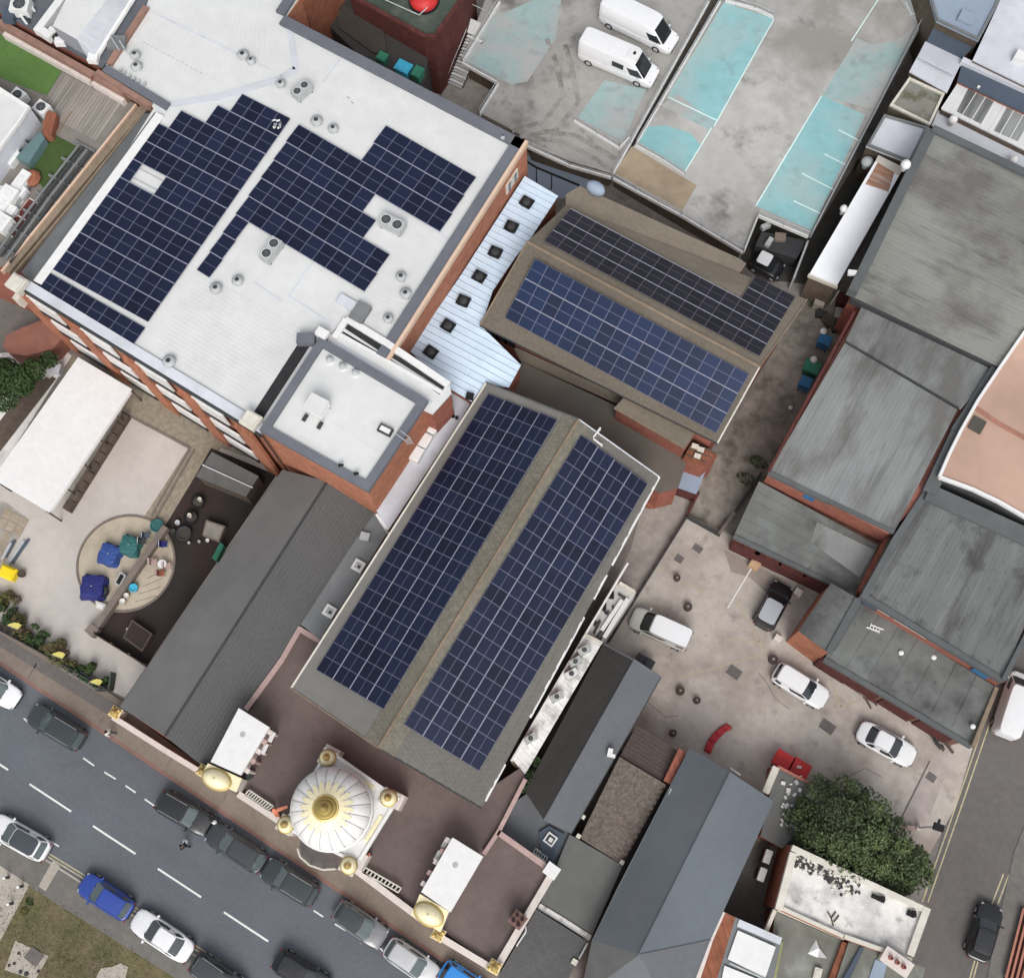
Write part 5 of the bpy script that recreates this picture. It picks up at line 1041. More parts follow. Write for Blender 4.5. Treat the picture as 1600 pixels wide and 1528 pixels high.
# ================================================================ CAR PARK DECKS
DZ = 3.0
cpk = thing('car_park_deck', 'concrete roof car park with teal painted bays and low parapets', 'car park', P(1000, 150, 0))
dl = PP([(770, -30), (722, 95), (780, 126), (749, 176), (820, 214), (823, 227), (957, 272), (984, 224), (1110, 0), (1135, -40)], DZ)
MB().prism(dl, DZ - .5, DZ).build('left_deck', M['deckl'], cpk)
MB().prism(inset(dl, .4), 0, DZ - .5).build('left_wall', M['dwallb'], cpk)
dr = PP([(1150, -45), (1125, 0), (994, 223), (956, 271), (1066, 332), (1164, 391), (1188, 340), (1178, 324), (1178, 328), (1266, 368), (1455, 2), (1480, -45)], DZ)
dr = PP([(1150, -45), (1125, 0), (994, 223), (958, 272), (1164, 391), (1184, 333), (1266, 368), (1455, 2), (1480, -45)], DZ)
MB().prism(dr, DZ - .5, DZ + .004).build('right_deck', M['deck'], cpk)
MB().prism(PP([(1150, -40), (1125, 3), (996, 226), (962, 270), (1158, 386), (1235, 250), (1300, 0)], DZ - .5), 0, DZ - .5).build('right_wall', M['dwallb'], cpk)
rp = PP([(1110, -10), (1125, -10), (1000, 212), (986, 224)], DZ); MB().prism(rp, 0, DZ - .9).build('ramp_slot', mat('dark_slot', srgb(92, 86, 80), .95, .25, 1), cpk)
BN = [0]
def bay(px, m, name='painted_bay'): BN[0] += 1; MB().prism(PP(px, DZ + .008), DZ + .0045, DZ + .0075 + .0006 * BN[0]).build(name, M[m], cpk)
bay([(768, 30), (880, -20), (868, 60), (824, 128), (800, 132), (780, 124), (724, 94)], 'tealw'); bay([(944, 126), (1010, 140), (973, 222), (903, 184)], 'tealw')
bay([(1131, 4), (1208, 30), (1119, 190), (1044, 150)], 'teal'); bay([(1060, 148), (1119, 190), (1112, 205), (1032, 165)], 'tealw'); bay([(1010, 199), (1040, 196), (1078, 208), (1096, 228), (1070, 269), (997, 222)], 'teal')
bay([(1338, 60), (1362, 70), (1398, 66), (1446, 28), (1370, 172), (1284, 152)], 'tealw'); bay([(1284, 150), (1352, 180), (1268, 360), (1181, 322)], 'teal'); bay([(1395, -20), (1458, -30), (1442, 34), (1424, 30)], 'tealw')
MB().prism(PP([(987, 229), (1089, 290), (1065, 331), (959, 272)], DZ + .01), DZ + .0045, DZ + .016).build('tan_patch', M['tandeck'], cpk)
def dline(pts, wd=.1): MB().wall(PP(pts, DZ + .018), DZ + .01, DZ + .018, wd).build('bay_line', mat('pale_teal_line', srgb(205, 228, 226), .7, .15, 5), cpk)
for l in ([(1310, 203), (1346, 222)], [(1288, 241), (1322, 258)], [(1253, 271), (1303, 297)], [(1240, 314), (1282, 334)], [(1181, 322), (1284, 150)], [(1209, 31), (1116, 197)], [(1044, 152), (1119, 188)], [(1112, 200), (1070, 269)], [(1372, 0), (1330, 65)]): dline(l)
bay([(1410, 5), (1447, -14), (1440, 20), (1424, 24)], 'tealw', 'hatched_bay')
for l in ([(1415, 4), (1425, 24)], [(1440, 6), (1445, 28)], [(1422, 24), (1452, 12)]): dline(l, .07)
# tyre marks and day joints on the decks
for pts in ([(800, 205), (850, 190), (880, 150), (868, 95), (850, 50)], [(812, 214), (868, 204), (904, 160), (892, 100), (880, 60)], [(830, 215), (880, 222), (930, 248), (955, 266)], [(845, 205), (900, 212), (945, 238), (968, 252)]):
    fine = []; TY = globals().setdefault('TY', [0])
    pp = PP(pts, DZ + .012)
    for a, e, i in zip(pp, pp[1:], range(9)): fine += [lerp(a, e, k / 4) for k in range(4)]
    for a, e in zip(fine, fine[1:]): TY[0] += 1; MB().wall([a, e], DZ + .001, DZ + .003 + .00035 * TY[0], .42).build('tyre_mark', mat('tyre_marked_concrete', srgb(126, 123, 118), .9, .25, 2.5, .3, dirt=((.31, .30, .285), 1.1, .42, .6, .95)), cpk)
# parapets and rails of the decks
def guard(pts, z, label, h=1.0, m='acw', th=.14, mesh=True):
    p = PP(pts, z + .5); c = sum(p, Vector()) / len(p); t = thing('guard_rail', label, 'railing', (c.x, c.y, z), 'rails round the car park')
    MB().wall(p, z - .1, z + .28, th).build('kerb', M[m], t)
    n = 0
    for a, e in zip(p, p[1:]):
        L_ = (e - a).length; k_ = max(1, round(L_ / 2.0))
        for i in range(k_ + 1): q = lerp(a, e, i / k_); MB().cyl((q.x, q.y, z), (q.x, q.y, z + h), .035, .035, 6).build('post', M['rail'], t)
        for hh in (h * .55, h): MB().tube([off(a, z + hh), off(e, z + hh)], .03, 6).build('rail', M['rail'], t)
    return t
guard([(824, 226), (890, 256), (956, 275)], DZ, 'pale railing along the front edge of the left parking deck')
guard([(958, 276), (1065, 334), (1162, 392)], DZ, 'pale railing along the front edge of the right parking deck facing the rear hall')
guard([(1163, 391), (1184, 338)], DZ, 'short railing at the inner corner of the right parking deck'); guard([(1186, 334), (1264, 367)], DZ, 'pale railing below the bottom end of the striped teal bays')
guard([(1268, 366), (1372, 166), (1452, 8)], DZ, 'long dark railing on the outer side of the striped teal bays', m='leadgrey'); guard([(1126, 0), (995, 222)], DZ, 'long white railing on the right side of the ramp slot'); guard([(1108, 0), (985, 222), (957, 271)], DZ, 'long railing on the left side of the ramp slot')
guard([(897, 186), (968, 229), (984, 212)], DZ, 'short barrier across the faded teal bay below the vans'); guard([(781, 0), (722, 95), (779, 127)], DZ, 'railing round the teal corner above the steel stair'); guard([(779, 128), (749, 176)], DZ, 'white edge rail over the gap by the white roof')
guard([(994, 224), (1036, 247), (1070, 270)], DZ, 'low dark barrier below the small teal patch', .7); guard([(1134, -2), (1180, 10), (1210, 24)], DZ, 'pale barrier at the top of the middle teal bay', .8)
# undercroft
sheet('undercroft_floor', [(1184, 338), (1268, 370), (1250, 440), (1190, 440), (1155, 408)], .02, M['darkbrown'])
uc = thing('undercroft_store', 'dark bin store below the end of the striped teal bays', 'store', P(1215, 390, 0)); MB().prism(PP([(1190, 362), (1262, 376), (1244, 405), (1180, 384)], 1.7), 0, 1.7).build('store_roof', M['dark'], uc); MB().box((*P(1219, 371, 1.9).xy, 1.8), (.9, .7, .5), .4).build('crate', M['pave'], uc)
MB().wall(PP([(1262, 378), (1240, 436)], 2), 0, 2.2, .16).build('side_wall', M['rail'], uc)
for px in ([(1190, 356), (1203, 350)], [(1206, 372), (1198, 384)]): MB().wall(PP(px, 2), 1.6, 2.1, .4).build('duct', M['acg'], uc)
# steel stair
stt = thing('steel_stair', 'grey steel stair climbing to the teal corner of the car park', 'stair', (*P(715, 85, 0).xy, 0))
ta, tb = P(700, 128, .3), P(730, 56, DZ + .1); wv = Vector((.5, .02, 0)); wv = (P(750, 62, DZ) - P(727, 52, DZ)) * .5
for k in range(16): p = lerp(ta, tb, k / 15); MB().box((p.x + wv.x, p.y + wv.y, p.z), (wv.length * 2, .24, .05), math.atan2(wv.y, wv.x)).build('tread', M['acw'] if k % 2 else M['rail'], stt)
for s_ in (0, 1): a = wv * 2 * s_; MB().tube([ta + a, tb + a], .06).build('stringer', M['dark'], stt); MB().tube([ta + a + Vector((0, 0, .9)), tb + a + Vector((0, 0, .9))], .035).build('handrail', M['rail'], stt)
lq = PP([(733, 28), (752, 37), (741, 56), (722, 47)], DZ + .1); MB().prism(lq, DZ, DZ + .1).build('landing', M['acw'], stt)
MB().tube([v + Vector((0, 0, .95)) for v in PP([(727, 50), (738, 18), (760, 28)], DZ)], .035).build('handrail', M['rail'], stt)
for v in lq: MB().cyl((v.x, v.y, 0), (v.x, v.y, DZ), .07, .07, 8).build('leg', M['dark'], stt)
sheet('stair_yard', [(690, 60), (745, 80), (770, 130), (745, 180), (660, 140)], .01, M['path'])
sheet('back_alley', [(812, 240), (960, 280), (905, 310), (870, 310), (815, 270)], .01, M['bluegrey'])
t = thing('cable_run', 'dark cable tray along the alley below the car park deck', 'cable', P(860, 270, 1)); pts = PP([(822, 252), (838, 262), (862, 272), (905, 290)], 2.6); MB().tube(pts, .1).build('tray', M['black'], t)
for v in pts: MB().cyl((v.x, v.y, 0), (v.x, v.y, 2.6), .05, .05, 6).build('bracket', M['dark'], t)
q = P(931, 291, 9.2); t = lthing('oil_tank', 'rounded pale grey tank between the car park and the rear hall', 'tank', (q.x, q.y, 0), R(0)); m_ = MB(); m_.lathe([(.3, 0), (.62, .08), (.7, .5), (.62, .9), (.3, 1.02), (.01, 1.03)], (0, 0, 0), 18); m_.v = [Vector((v.x * 1.15, v.y * .7, v.z + 8.3)) for v in m_.v]; m_.build('tank', M['bluegrey'], t, True); MB().box((0, 0, 4.1), (.9, .6, 8.3)).build('stand', M['dark'], t)

# ================================================================ NORTH BUILDING AND LIGHT WELL
nb = thing('dark_red_building', 'dark red brick building with a green-grey flat roof at the top border', 'building', P(640, 20, 0)); NZ = 8.0
nq = PP([(545, -8), (662, 60), (678, 62), (725, -5), (740, -60), (580, -80)], NZ); MB().prism(inset(nq, .05), 0, NZ - .2).build('wall', M['brickd'], nb); MB().prism(nq, NZ - .2, NZ).build('roof', mat('green_grey_roof', srgb(68, 78, 70), .85, .2, 1, .2, dirt=((.12, .13, .11), .6, .5, .7, .7)), nb)
MB().wall(PP([(548, -4), (664, 60), (680, 60), (726, -4)], NZ), NZ - .1, NZ + .35, .35).build('parapet', M['brickd'], nb); MB().tube(PP([(590, -5), (655, 24), (668, 12)], NZ + .5), .05).build('rail', M['rail'], nb)
q = P(662, -2, NZ + .4); t = thing('red_dome', 'glossy red dome at the top border on the green-grey roof', 'roof vent', (q.x, q.y, NZ)); MB().lathe([(1.1, NZ), (1.2, NZ + .3), (1.0, NZ + .6), (.6, NZ + .85), (.01, NZ + .95)], (q.x, q.y, 0), 20).build('dome', M['red'], t, True); MB().lathe([(1.3, NZ), (1.3, NZ + .12), (1.1, NZ + .12)], (q.x, q.y, 0), 20).build('base', M['black'], t)
lw = thing('light_well', 'dark court behind the white roof with a tan brick side wall', 'building', P(560, 50, 0))
MB().prism(PP([(470, 0), (470, -40), (560, -40), (600, 25), (672, 66), (664, 126), (645, 150), (600, 110), (560, 85)], 5.2), 0, 5.2).build('floor', M['gableD'], lw)
MB().wall([P(472, 2, 11), P(512, -50, 11)], 0, 10.9, .3).build('side_wall', M['brickb'], lw)
MB().prism(PP([(522, -4), (600, 50), (604, 80), (585, 84), (530, 44)], 5.4), 5.2, 5.4).build('felt_roof', mat('brown_felt', srgb(70, 66, 62), .9, .1, 1), lw)
sheet('back_court', [(590, 60), (670, 100), (690, 150), (640, 120)], .02, M['darkbrown'])
# bins
def bin_(x, y, z, m, label, sz=(.95, .8, 1.25), rz=0.0, group='wheeled bins'):
    q = P(x, y, z + sz[2]); t = lthing('wheeled_bin', label, 'bin', (q.x, q.y, z), rz, group); L_, W_, H_ = sz
    b = MB(); b.add([(sx * L_ * k, sy * W_ * k, zz) for zz, k in ((.12, .42), (H_ - .1, .5)) for sx, sy in ((-1, -1), (1, -1), (1, 1), (-1, 1))], [[3, 2, 1, 0], [4, 5, 6, 7], [0, 1, 5, 4], [1, 2, 6, 5], [2, 3, 7, 6], [3, 0, 4, 7]]); b.build('body', M[m], t)
    b = MB(); b.box((0, 0, H_ - .06), (L_ * 1.06, W_ * 1.06, .07)); b.box((0, 0, H_), (L_ * .9, W_ * .86, .07)); ld = b.build('lid', M[m], t); MB().cyl((-L_ * .45, -W_ * .55, H_ - .02), (L_ * .45, -W_ * .55, H_ - .02), .035, .035, 6).build('hinge', M['black'], ld)
    for s_ in (-1, 1): MB().cyl((s_ * L_ * .36, -W_ * .42, .12), (s_ * L_ * .36 + .06, -W_ * .42, .12), .12, .12, 10).build('wheel', M['black'], t)
    return t
bin_(630, 104, 5.2, 'binc', 'bright cyan bin in the dark court behind the white roof', (1.25, 1.0, 1.2), R(0)); bin_(652, 112, 5.2, 'bing', 'teal green bin next to the cyan bin in the dark court', (.8, 1.0, 1.2), R(0)); bin_(597, 88, 5.2, 'bing', 'green bin half hidden behind the roof parapet in the dark court', (.8, .8, 1.1), R(0))
bin_(1289, 531, 0, 'binb', 'blue bin in the alley nearest the white shed', (1.0, .9, 1.3), R(5)); bin_(1269, 573, 0, 'bing', 'green bin in the alley between two blue ones', (1.25, 1.05, 1.2), R(5)); bin_(1259, 597, 0, 'binb', 'blue bin in the alley just below the green one', (.9, .95, 1.2), R(5)); bin_(1211, 391, .03, 'binb', 'blue bin in the dark undercroft below the teal bays', (.7, .7, 1.1), R(10))
for x, y, m, l, s_ in ((1287, 517, 'white', 'white sack on top of the blue bin in the alley', .3), (1272, 561, 'white', 'white sack behind the green bin in the alley', .3)):
    q = P(x, y, 1.4); tag(MB().lathe([(.2, 0), (s_, .12), (s_ * .9, .3), (.1, .42), (.01, .43)], (q.x, q.y, 1.1 if m == 'white' else 0), 9).build('sack', M[m]), l, 'sack')
q = P(1300, 480, 1); random.seed(5)
for k, (x, y, sx, sy, h, m, l) in enumerate(((1281, 472, .8, .6, .9, 'slab', 'pale tank in the clutter at the top of the alley'), (1317, 490, 1.2, .8, .9, 'path', 'pale rusty cabinet in the alley clutter by the workshop wall'), (1325, 468, 1.6, .9, 1.0, 'brickd', 'dark red cabinet under the white shed end'), (1295, 500, .9, .7, .6, 'plankd', 'broken dark crate in the alley clutter'), (1308, 512, .7, .6, .5, 'darkbrown', 'sooty box in the alley clutter beside the wall'), (1284, 490, .9, .5, .5, 'dark', 'dark metal box in the alley clutter'))):
    q = P(x, y, h); b = MB(); b.box((q.x, q.y, h / 2), (sx, sy, h), random.uniform(-.5, .5)); o = b.box((q.x, q.y, h + .03), (sx * 1.08, sy * 1.08, .06), random.uniform(-.3, .3)).build('scrap_cabinet' if k < 3 else 'scrap_box', M[m]); tag(o, l, 'scrap', 'clutter in the alley')
t = thing('scrap_pole', 'pale pole leaning in the alley clutter', 'pole', (*P(1306, 462, 0).xy, 0)); MB().tube([P(1297, 476, .1), P(1311, 455, 2.0)], .07).build('pole', M['offwhite'], t)
q = P(1236, 636, .3); tag(MB().lathe([(.16, 0), (.18, .2), (.05, .3), (.01, .31)], (q.x, q.y, .01), 8).build('tub', M['white']), 'small white tub on the ground of the alley', 'tub')

# ================================================================ NEIGHBOUR ROOF TERRACE (left border)
nr_ = thing('terrace_building', 'neighbouring building whose roof carries lawns, decking and white plant', 'building', P(60, 250, 0)); TZ2 = 10.2
tq = PP([(14, 424), (228, 172), (210, 160), (0, 45), (-60, 15), (-200, 150), (-200, 330), (-40, 400)], TZ2)
MB().prism(tq, 0, TZ2 - .1).build('wall', M['brickr'], nr_); MB().prism(inset(tq, .1), TZ2 - .12, TZ2).build('roof', mat('terrace_grey', srgb(122, 118, 112), .9, .18, 1.4, .12), nr_)
def onroof(px, m, name, z=.03): return MB().prism(PP(px, TZ2 + z), TZ2 - .02, TZ2 + z).build(name, M[m], nr_)
onroof([(-30, 35), (11, 60), (96, 112), (73, 149), (0, 122), (-40, 100)], 'lawn', 'lawn'); onroof([(68, 216), (80, 208), (128, 233), (70, 299), (44, 258)], 'lawnd', 'lawn', .034)
# decking boards
d0, d1, d2, d3 = (P(x, y, TZ2 + .05) for x, y in ((98, 114), (190, 162), (150, 221), (60, 172)))
for k in range(20):
    a, e = quadpt([d0, d1, d2, d3], k / 20, 0), quadpt([d0, d1, d2, d3], k / 20, 1); c, f = quadpt([d0, d1, d2, d3], (k + .93) / 20, 1), quadpt([d0, d1, d2, d3], (k + .93) / 20, 0)
    MB().prism([(v.x, v.y) for v in (a, e, c, f)], TZ2, TZ2 + .05 + random.uniform(0, .015)).build('deck_board', M['plank'], nr_)
MB().wall(PP([(85, 214), (112, 176)], TZ2), TZ2, TZ2 + .12, .12).build('deck_edge', M['tan'], nr_)
MB().wall(PP([(10, 424), (95, 322), (228, 163)], TZ2 + .3), TZ2, TZ2 + .35, .55).build('parapet', M['tan'], nr_); MB().wall(PP([(2, 424), (88, 318), (212, 163)], TZ2 + .5), TZ2, TZ2 + .5, .16).build('coping', M['flash'], nr_)
MB().wall(PP([(22, 428), (110, 322), (236, 164)], TZ2 + .3), TZ2, TZ2 + .42, .14).build('coping', M['tan'], nr_)
for o_ in (0, 1, 2, 3):
    pts = PP([(124 + 6 * o_, 226 + 4 * o_), (66 + 6 * o_, 300 + 4 * o_), (-6 + 7 * o_, 396 + 5 * o_)], TZ2 + .4); MB().tube(pts, .1 if o_ % 2 == 0 else .13, 6).build('pipe', M['dark'] if o_ % 2 else M['leadgrey'], nr_)
for k in range(7): p = lerp(P(124, 226, TZ2), P(4, 388, TZ2), k / 6); MB().box((p.x + .6, p.y, TZ2 + .15), (2.0, .16, .3), 0).build('pipe_support', M['leadgrey'], nr_)
for k in range(6):
    a = lerp(P(10, 340, TZ2), P(48, 300, TZ2), k / 5)
rf_ = PP([(46, 310), (62, 320), (22, 372), (6, 362)], TZ2 + .06); 
rp_ = thing('red_mat_frames', 'dark red panels in pale frames on the roof terrace by the pipes', 'panel', (rf_[0] + rf_[2]) / 2)
MB().prism(rf_, TZ2, TZ2 + .06).build('panel', M['brickd'], rp_)
for i in range(4): MB().wall([rf_[i], rf_[(i + 1) % 4]], TZ2, TZ2 + .12, .1).build('frame', M['pinkwall'] if i % 2 else M['cream'], rp_)
MB().wall([lerp(rf_[0], rf_[3], .5), lerp(rf_[1], rf_[2], .5)], TZ2, TZ2 + .125, .1).build('frame', M['cream'], rp_)
wb = flat('white_roof_block', 'white roofed block at the left border rising above the terrace lawn', [(-80, 100), (0, 137), (48, 168), (34, 190), (0, 236), (-60, 320), (-200, 260)], 12.6, 'white_roof', 'paleroof', 'white')
for x, y in ((41, 219), (30, 234)): q = P(x, y, 11.2); MB().cyl((q.x - .1, q.y, 11), (q.x + .12, q.y, 11), .12, .12, 8).build('outlet', M['dark'], wb)
q = P(17, 242, 10.9); tag(MB().box((q.x, q.y, 10.55), (1.0, 1.5, .7), R(0)).build('duct_box', M['white']), 'white box duct at the foot of the white roofed block', 'duct')
MB().prism(PP([(45, 255), (25, 246), (62, 205), (70, 216)], TZ2 + .9), TZ2, TZ2 + .9).build('glass_screen', mat('teal_glass', srgb(92, 116, 118), .3, .1, 1), nr_)
for k, (x, y, l) in enumerate(((27, 148, 'white air conditioner beside the bright terrace lawn, left one'), (64, 167, 'white air conditioner at the corner of the bright terrace lawn, right one'))): acunit(x, y, TZ2, (1.1, 1.0, 1.0), R(-5), l, 'air conditioners on the terrace')
q = P(82, 192, TZ2 + 1); t = thing('clay_planter', 'blurred red brick planter between the two terrace lawns', 'planter', (q.x, q.y, TZ2)); MB().prism(PP([(74, 172), (88, 178), (80, 212), (66, 214), (68, 190)], TZ2 + .8), TZ2, TZ2 + .8).build('body', M['brickb'], t)
q = P(48, 277, TZ2 + .5); tag(MB().lathe([(.6, 0), (.75, .4), (.5, .7), (.01, .75)], (q.x, q.y, TZ2), 10).build('brown_mound', M['brickb']), 'brown tub at the lower corner of the dark terrace lawn', 'planter')
for k, (x, y, sx, sy, h, l) in enumerate(((30, 283, .8, 2.0, .9, 'tall white plant box at the lower end of the terrace'), (12, 302, 1.3, 1.2, 1.1, 'square white plant box at the left border of the terrace'), (30, 301, .6, 1.2, .7, 'small white plant box between two larger ones'), (4, 318, .9, .9, .9, 'white plant box cut by the left border, upper one'), (14, 326, 1.0, .8, .6, 'low white plant box near the red panels'), (2, 346, 1.1, 1.3, 1.0, 'white plant box cut by the left border, lower one'))):
    q = P(x, y, TZ2 + h); t = lthing('plant_box', l, 'plant unit', (q.x, q.y, TZ2), 0, 'white plant on the terrace'); MB().box((0, 0, h / 2), (sx, sy, h)).build('casing', M['white'], t); MB().box((0, 0, h + .015), (sx * .5, sy * .5, .05)).build('hatch', M['acw'], t); MB().box((sx * .5 + .06, 0, h * .4), (.14, sy * .5, h * .5)).build('pipe_cover', M['acg'], t)
onroof([(0, 290), (40, 294), (44, 306), (10, 350), (-20, 350), (-20, 290)], 'paleroof', 'plant_plinth', .05)
# annex at the top left
an = thing('annex_building', 'red brick annex with grey roof and a white boarded face above the terrace lawn', 'building', P(80, 50, 0)); AZ = 11.9
aq = PP([(-90, -30), (0, 20), (160, 106), (228, 6), (250, -60), (-60, -200)], AZ)
MB().prism(inset(aq, .02), 0, AZ - .2).build('wall', M['brickr'], an); MB().prism(aq, AZ - .2, AZ).build('roof', mat('annex_roof', srgb(92, 96, 102), .8, .14, 1, .12), an)
a, c = P(-40, 14, 11.4), P(196, 146, 11.4); MB().wall([a, c], 10.3, 11.6, .5).build('brick_band', M['upst'], an)
for (x0_, y0_), (x1_, y1_) in (((7, 50), (143, 124)), ((146, 126), (195, 155))):
    a, c = P(x0_, y0_, 10.9), P(x1_, y1_, 10.9); n_ = 9 if x0_ < 100 else 4
    for k in range(n_): MB().wall([lerp(a, c, k / n_), lerp(a, c, (k + .97) / n_)], TZ2, 10.9 + .01 * (k % 2), .62).build('white_board', M['cream'], an)
MB().cyl(P(145, 128, 10.2), P(144, 120, 11.9), .09, .09, 8).build('downpipe', M['brickb'], an)
c_ = thing('rooftop_plant_room', 'white rooftop plant room with one ribbed grey sloping side in the top left corner', 'plant room', P(130, 30, AZ))
q0, q1, q2, q3 = P(104, -2, 14.0), P(168, -2, 14.0), P(120, 62, 14.0), P(82, 41, 14.0); u0, u1 = P(206, -6, 12.3), P(150, 88, 12.3)
MB().prism([(v.x, v.y) for v in (q0, q1, q2, q3)], AZ, 14.0).build('roof', M['white_roof'], c_)
sheets(c_, [q2, q1, u0, u1], 8, M['paleroof'], 1, .06, .004, 'side_sheet')
MB().prism([(v.x, v.y) for v in (q3, q2, u1, P(122, 70, 12.3))], AZ, [14.0, 14.0, 12.3, 12.3]).build('end_wall', M['paleroof'], c_)
MB().tube([P(150, 90, 12.2), P(208, -2, 12.2)], .22, 6).build('gutter_pipe', M['white'], c_); MB().box(P(146, 92, 12.2), (.8, .7, .5), .4).build('gutter_box', M['white'], c_)
t = thing('white_duct', 'white L-shaped duct left of the rooftop plant room', 'duct', P(70, 40, AZ)); MB().wall(PP([(96, -4), (60, 44), (74, 53), (84, 44)], 12.6), AZ, 12.6, .62).build('duct', M['white'], t)
for x, y, l in ((93, 62, 'white box unit at the corner of the plant room'), (84, 52, 'small dark unit at the corner of the plant room')): q = P(x, y, 12.4); b = MB(); b.box((q.x, q.y, 12.15), (.8, .7, .5), .5); b.box((q.x, q.y, 12.43), (.5, .4, .06), .5); tag(b.build('plant_unit', M['white'] if x > 90 else M['dark']), l, 'plant unit')
acunit(30, 6, AZ, (1.5, 1.3, 1.0), R(25), 'white fan unit on the annex roof at the top border', m='acw')
for k, p_ in enumerate((([(22, 10), (42, 38)]), ([(46, 4), (54, 18)]), ([(27, 12), (46, 36)]))): t = thing('roof_strut', ['long pale steel strut on the annex roof', 'pale steel strut on the annex roof, short one', 'dark steel strut on the annex roof beside the long one'][k], 'strut', (*P(*p_[0], AZ).xy, AZ)); MB().tube([P(*v, AZ + .3) for v in p_], .1).build('strut', M['acw'] if k < 2 else M['dark'], t); MB().cyl(off(P(*p_[0], AZ + .3), AZ), P(*p_[0], AZ + .35), .08, .08, 6).build('foot', M['dark'], t)
q = P(14, 22, 12.4); tag(MB().box((q.x, q.y, 12.2), (.9, 1.2, .6), .4).box((q.x, q.y, 12.52), (.6, .8, .05), .4).build('plant_unit', M['slateblue']), 'dark blue unit on the annex roof near the left border', 'plant unit')
t = thing('roof_access_hatch', 'grey rails and hatch where annex meets the white roof', 'hatch', (*P(182, 62, AZ).xy, AZ)); MB().box((*P(182, 66, 12.2).xy, 12.1), (1.4, 1.1, .4), .5).build('hatch', M['leadgrey'], t)
for s_ in (0, .9): MB().tube([P(172, 56, 12.6) + Vector((s_, 0, 0)), P(186, 78, 12.6) + Vector((s_, 0, 0))], .05).build('rail', M['acg'], t)
# lower left: darker ground and wall below the terrace
sheet('side_passage', [(-40, 430), (30, 470), (110, 540), (60, 600), (-60, 560)], .01, M['pave2'])
t = thing('curved_brick_wall', 'blurred red-brown brick return wall with a rounded end under the corner of the brick building', 'wall', P(50, 530, 0))
MB().prism(PP([(66, 500), (98, 526), (82, 546), (40, 556), (14, 552), (4, 542), (10, 524), (34, 512)], 2.2), 0, 2.2).build('wall', mat('brown_brick_render', srgb(138, 96, 84), .9, .16, 1.2, .12), t)

# ================================================================ PLAY YARD
sheet('play_yard', [(205, 606), (440, 735), (195, 1090), (0, 985), (-60, 960), (-60, 740), (0, 735)], .008, M['play'], .012)
sheet('aggregate_margin', [(112, 552), (440, 733), (345, 700), (300, 770), (245, 850), (222, 812), (296, 698), (196, 642), (100, 590)], .016, M['agg'])
sheet('dark_surface', [(143, 986), (262, 815), (300, 752), (330, 700), (432, 742), (228, 1042)], .02, M['playd'])  # dark sheet over the play yard along the low hall
def kerbline(pts, label, z1=.14, th=.16, m='dwall', cat='kerb', name='edging_kerb'):
    p = PP(pts, z1); t = thing(name, label, cat, (*p[0].xy, 0)); MB().wall(p, 0, z1, th).build('kerb', M[m], t); return t
kerbline([(190, 643), (296, 700), (236, 806)], 'dark edging kerb framing the light play paving'); kerbline([(303, 702), (243, 808)], 'second dark edging kerb beside the first one')
cc = P(197, 880); rad = (P(273, 880) - cc).length * 1.0
ring = [Vector((cc.x + rad * math.cos(a * math.pi / 24), cc.y + rad * math.sin(a * math.pi / 24), 0)) for a in range(48)]
struct(MB().prism([(v.x, v.y) for v in ring], .01, .03).build('round_patio', M['sand']))
t = thing('round_patio_kerb', 'thin round kerb enclosing the tan patio', 'kerb', (cc.x, cc.y, 0))
for k in range(48): a, e = ring[k], ring[(k + 1) % 48]; MB().wall([a, lerp(a, e, .97)], 0, .10, .17).build('kerb_stone', M['dwall'], t)
for k in range(1, 5): a, e = lerp(P(222, 902), P(252, 920), 0) + Vector((0, -.55 * k, 0)), P(250, 916) + Vector((0, -.55 * k, 0)); MB().wall([P(205 + 6 * k, 952 - 12 * k, .032), P(240 + 5 * k, 945 - 14 * k, .032)], .028, .033, .05).build('patio_joint', M['dwall'])['kind'] = 'structure'
t = thing('low_yard_wall', 'low grey-brown wall cutting across the round patio', 'wall', (*P(200, 905, 0).xy, 0))
MB().wall(PP([(258, 822), (200, 905), (147, 982)], .9), 0, .8, .42).build('wall', M['dwall'], t); MB().wall(PP([(258, 822), (200, 905), (147, 982)], .95), .8, .9, .5).build('coping', M['dwall'], t); MB().box((*P(143, 984, .9).xy, .48), (.8, .8, .96), R(-10)).build('end_pier', M['dwall'], t)
t = thing('timber_fence', 'dark timber fence along the bottom of the dark play surface', 'fence', (*P(185, 1012, 0).xy, 0))
a, e = P(146, 990, 1.0), P(228, 1040, 1.0)
for k in range(14): MB().wall([lerp(a, e, k / 14), lerp(a, e, (k + .9) / 14)], .02, 1.0 + random.uniform(-.03, .03), .07).build('board', M['plankd'], t)
for k in range(4): p = lerp(a, e, k / 3); MB().box((p.x, p.y + .08, .55), (.12, .12, 1.1)).build('post', M['plankd'], t)
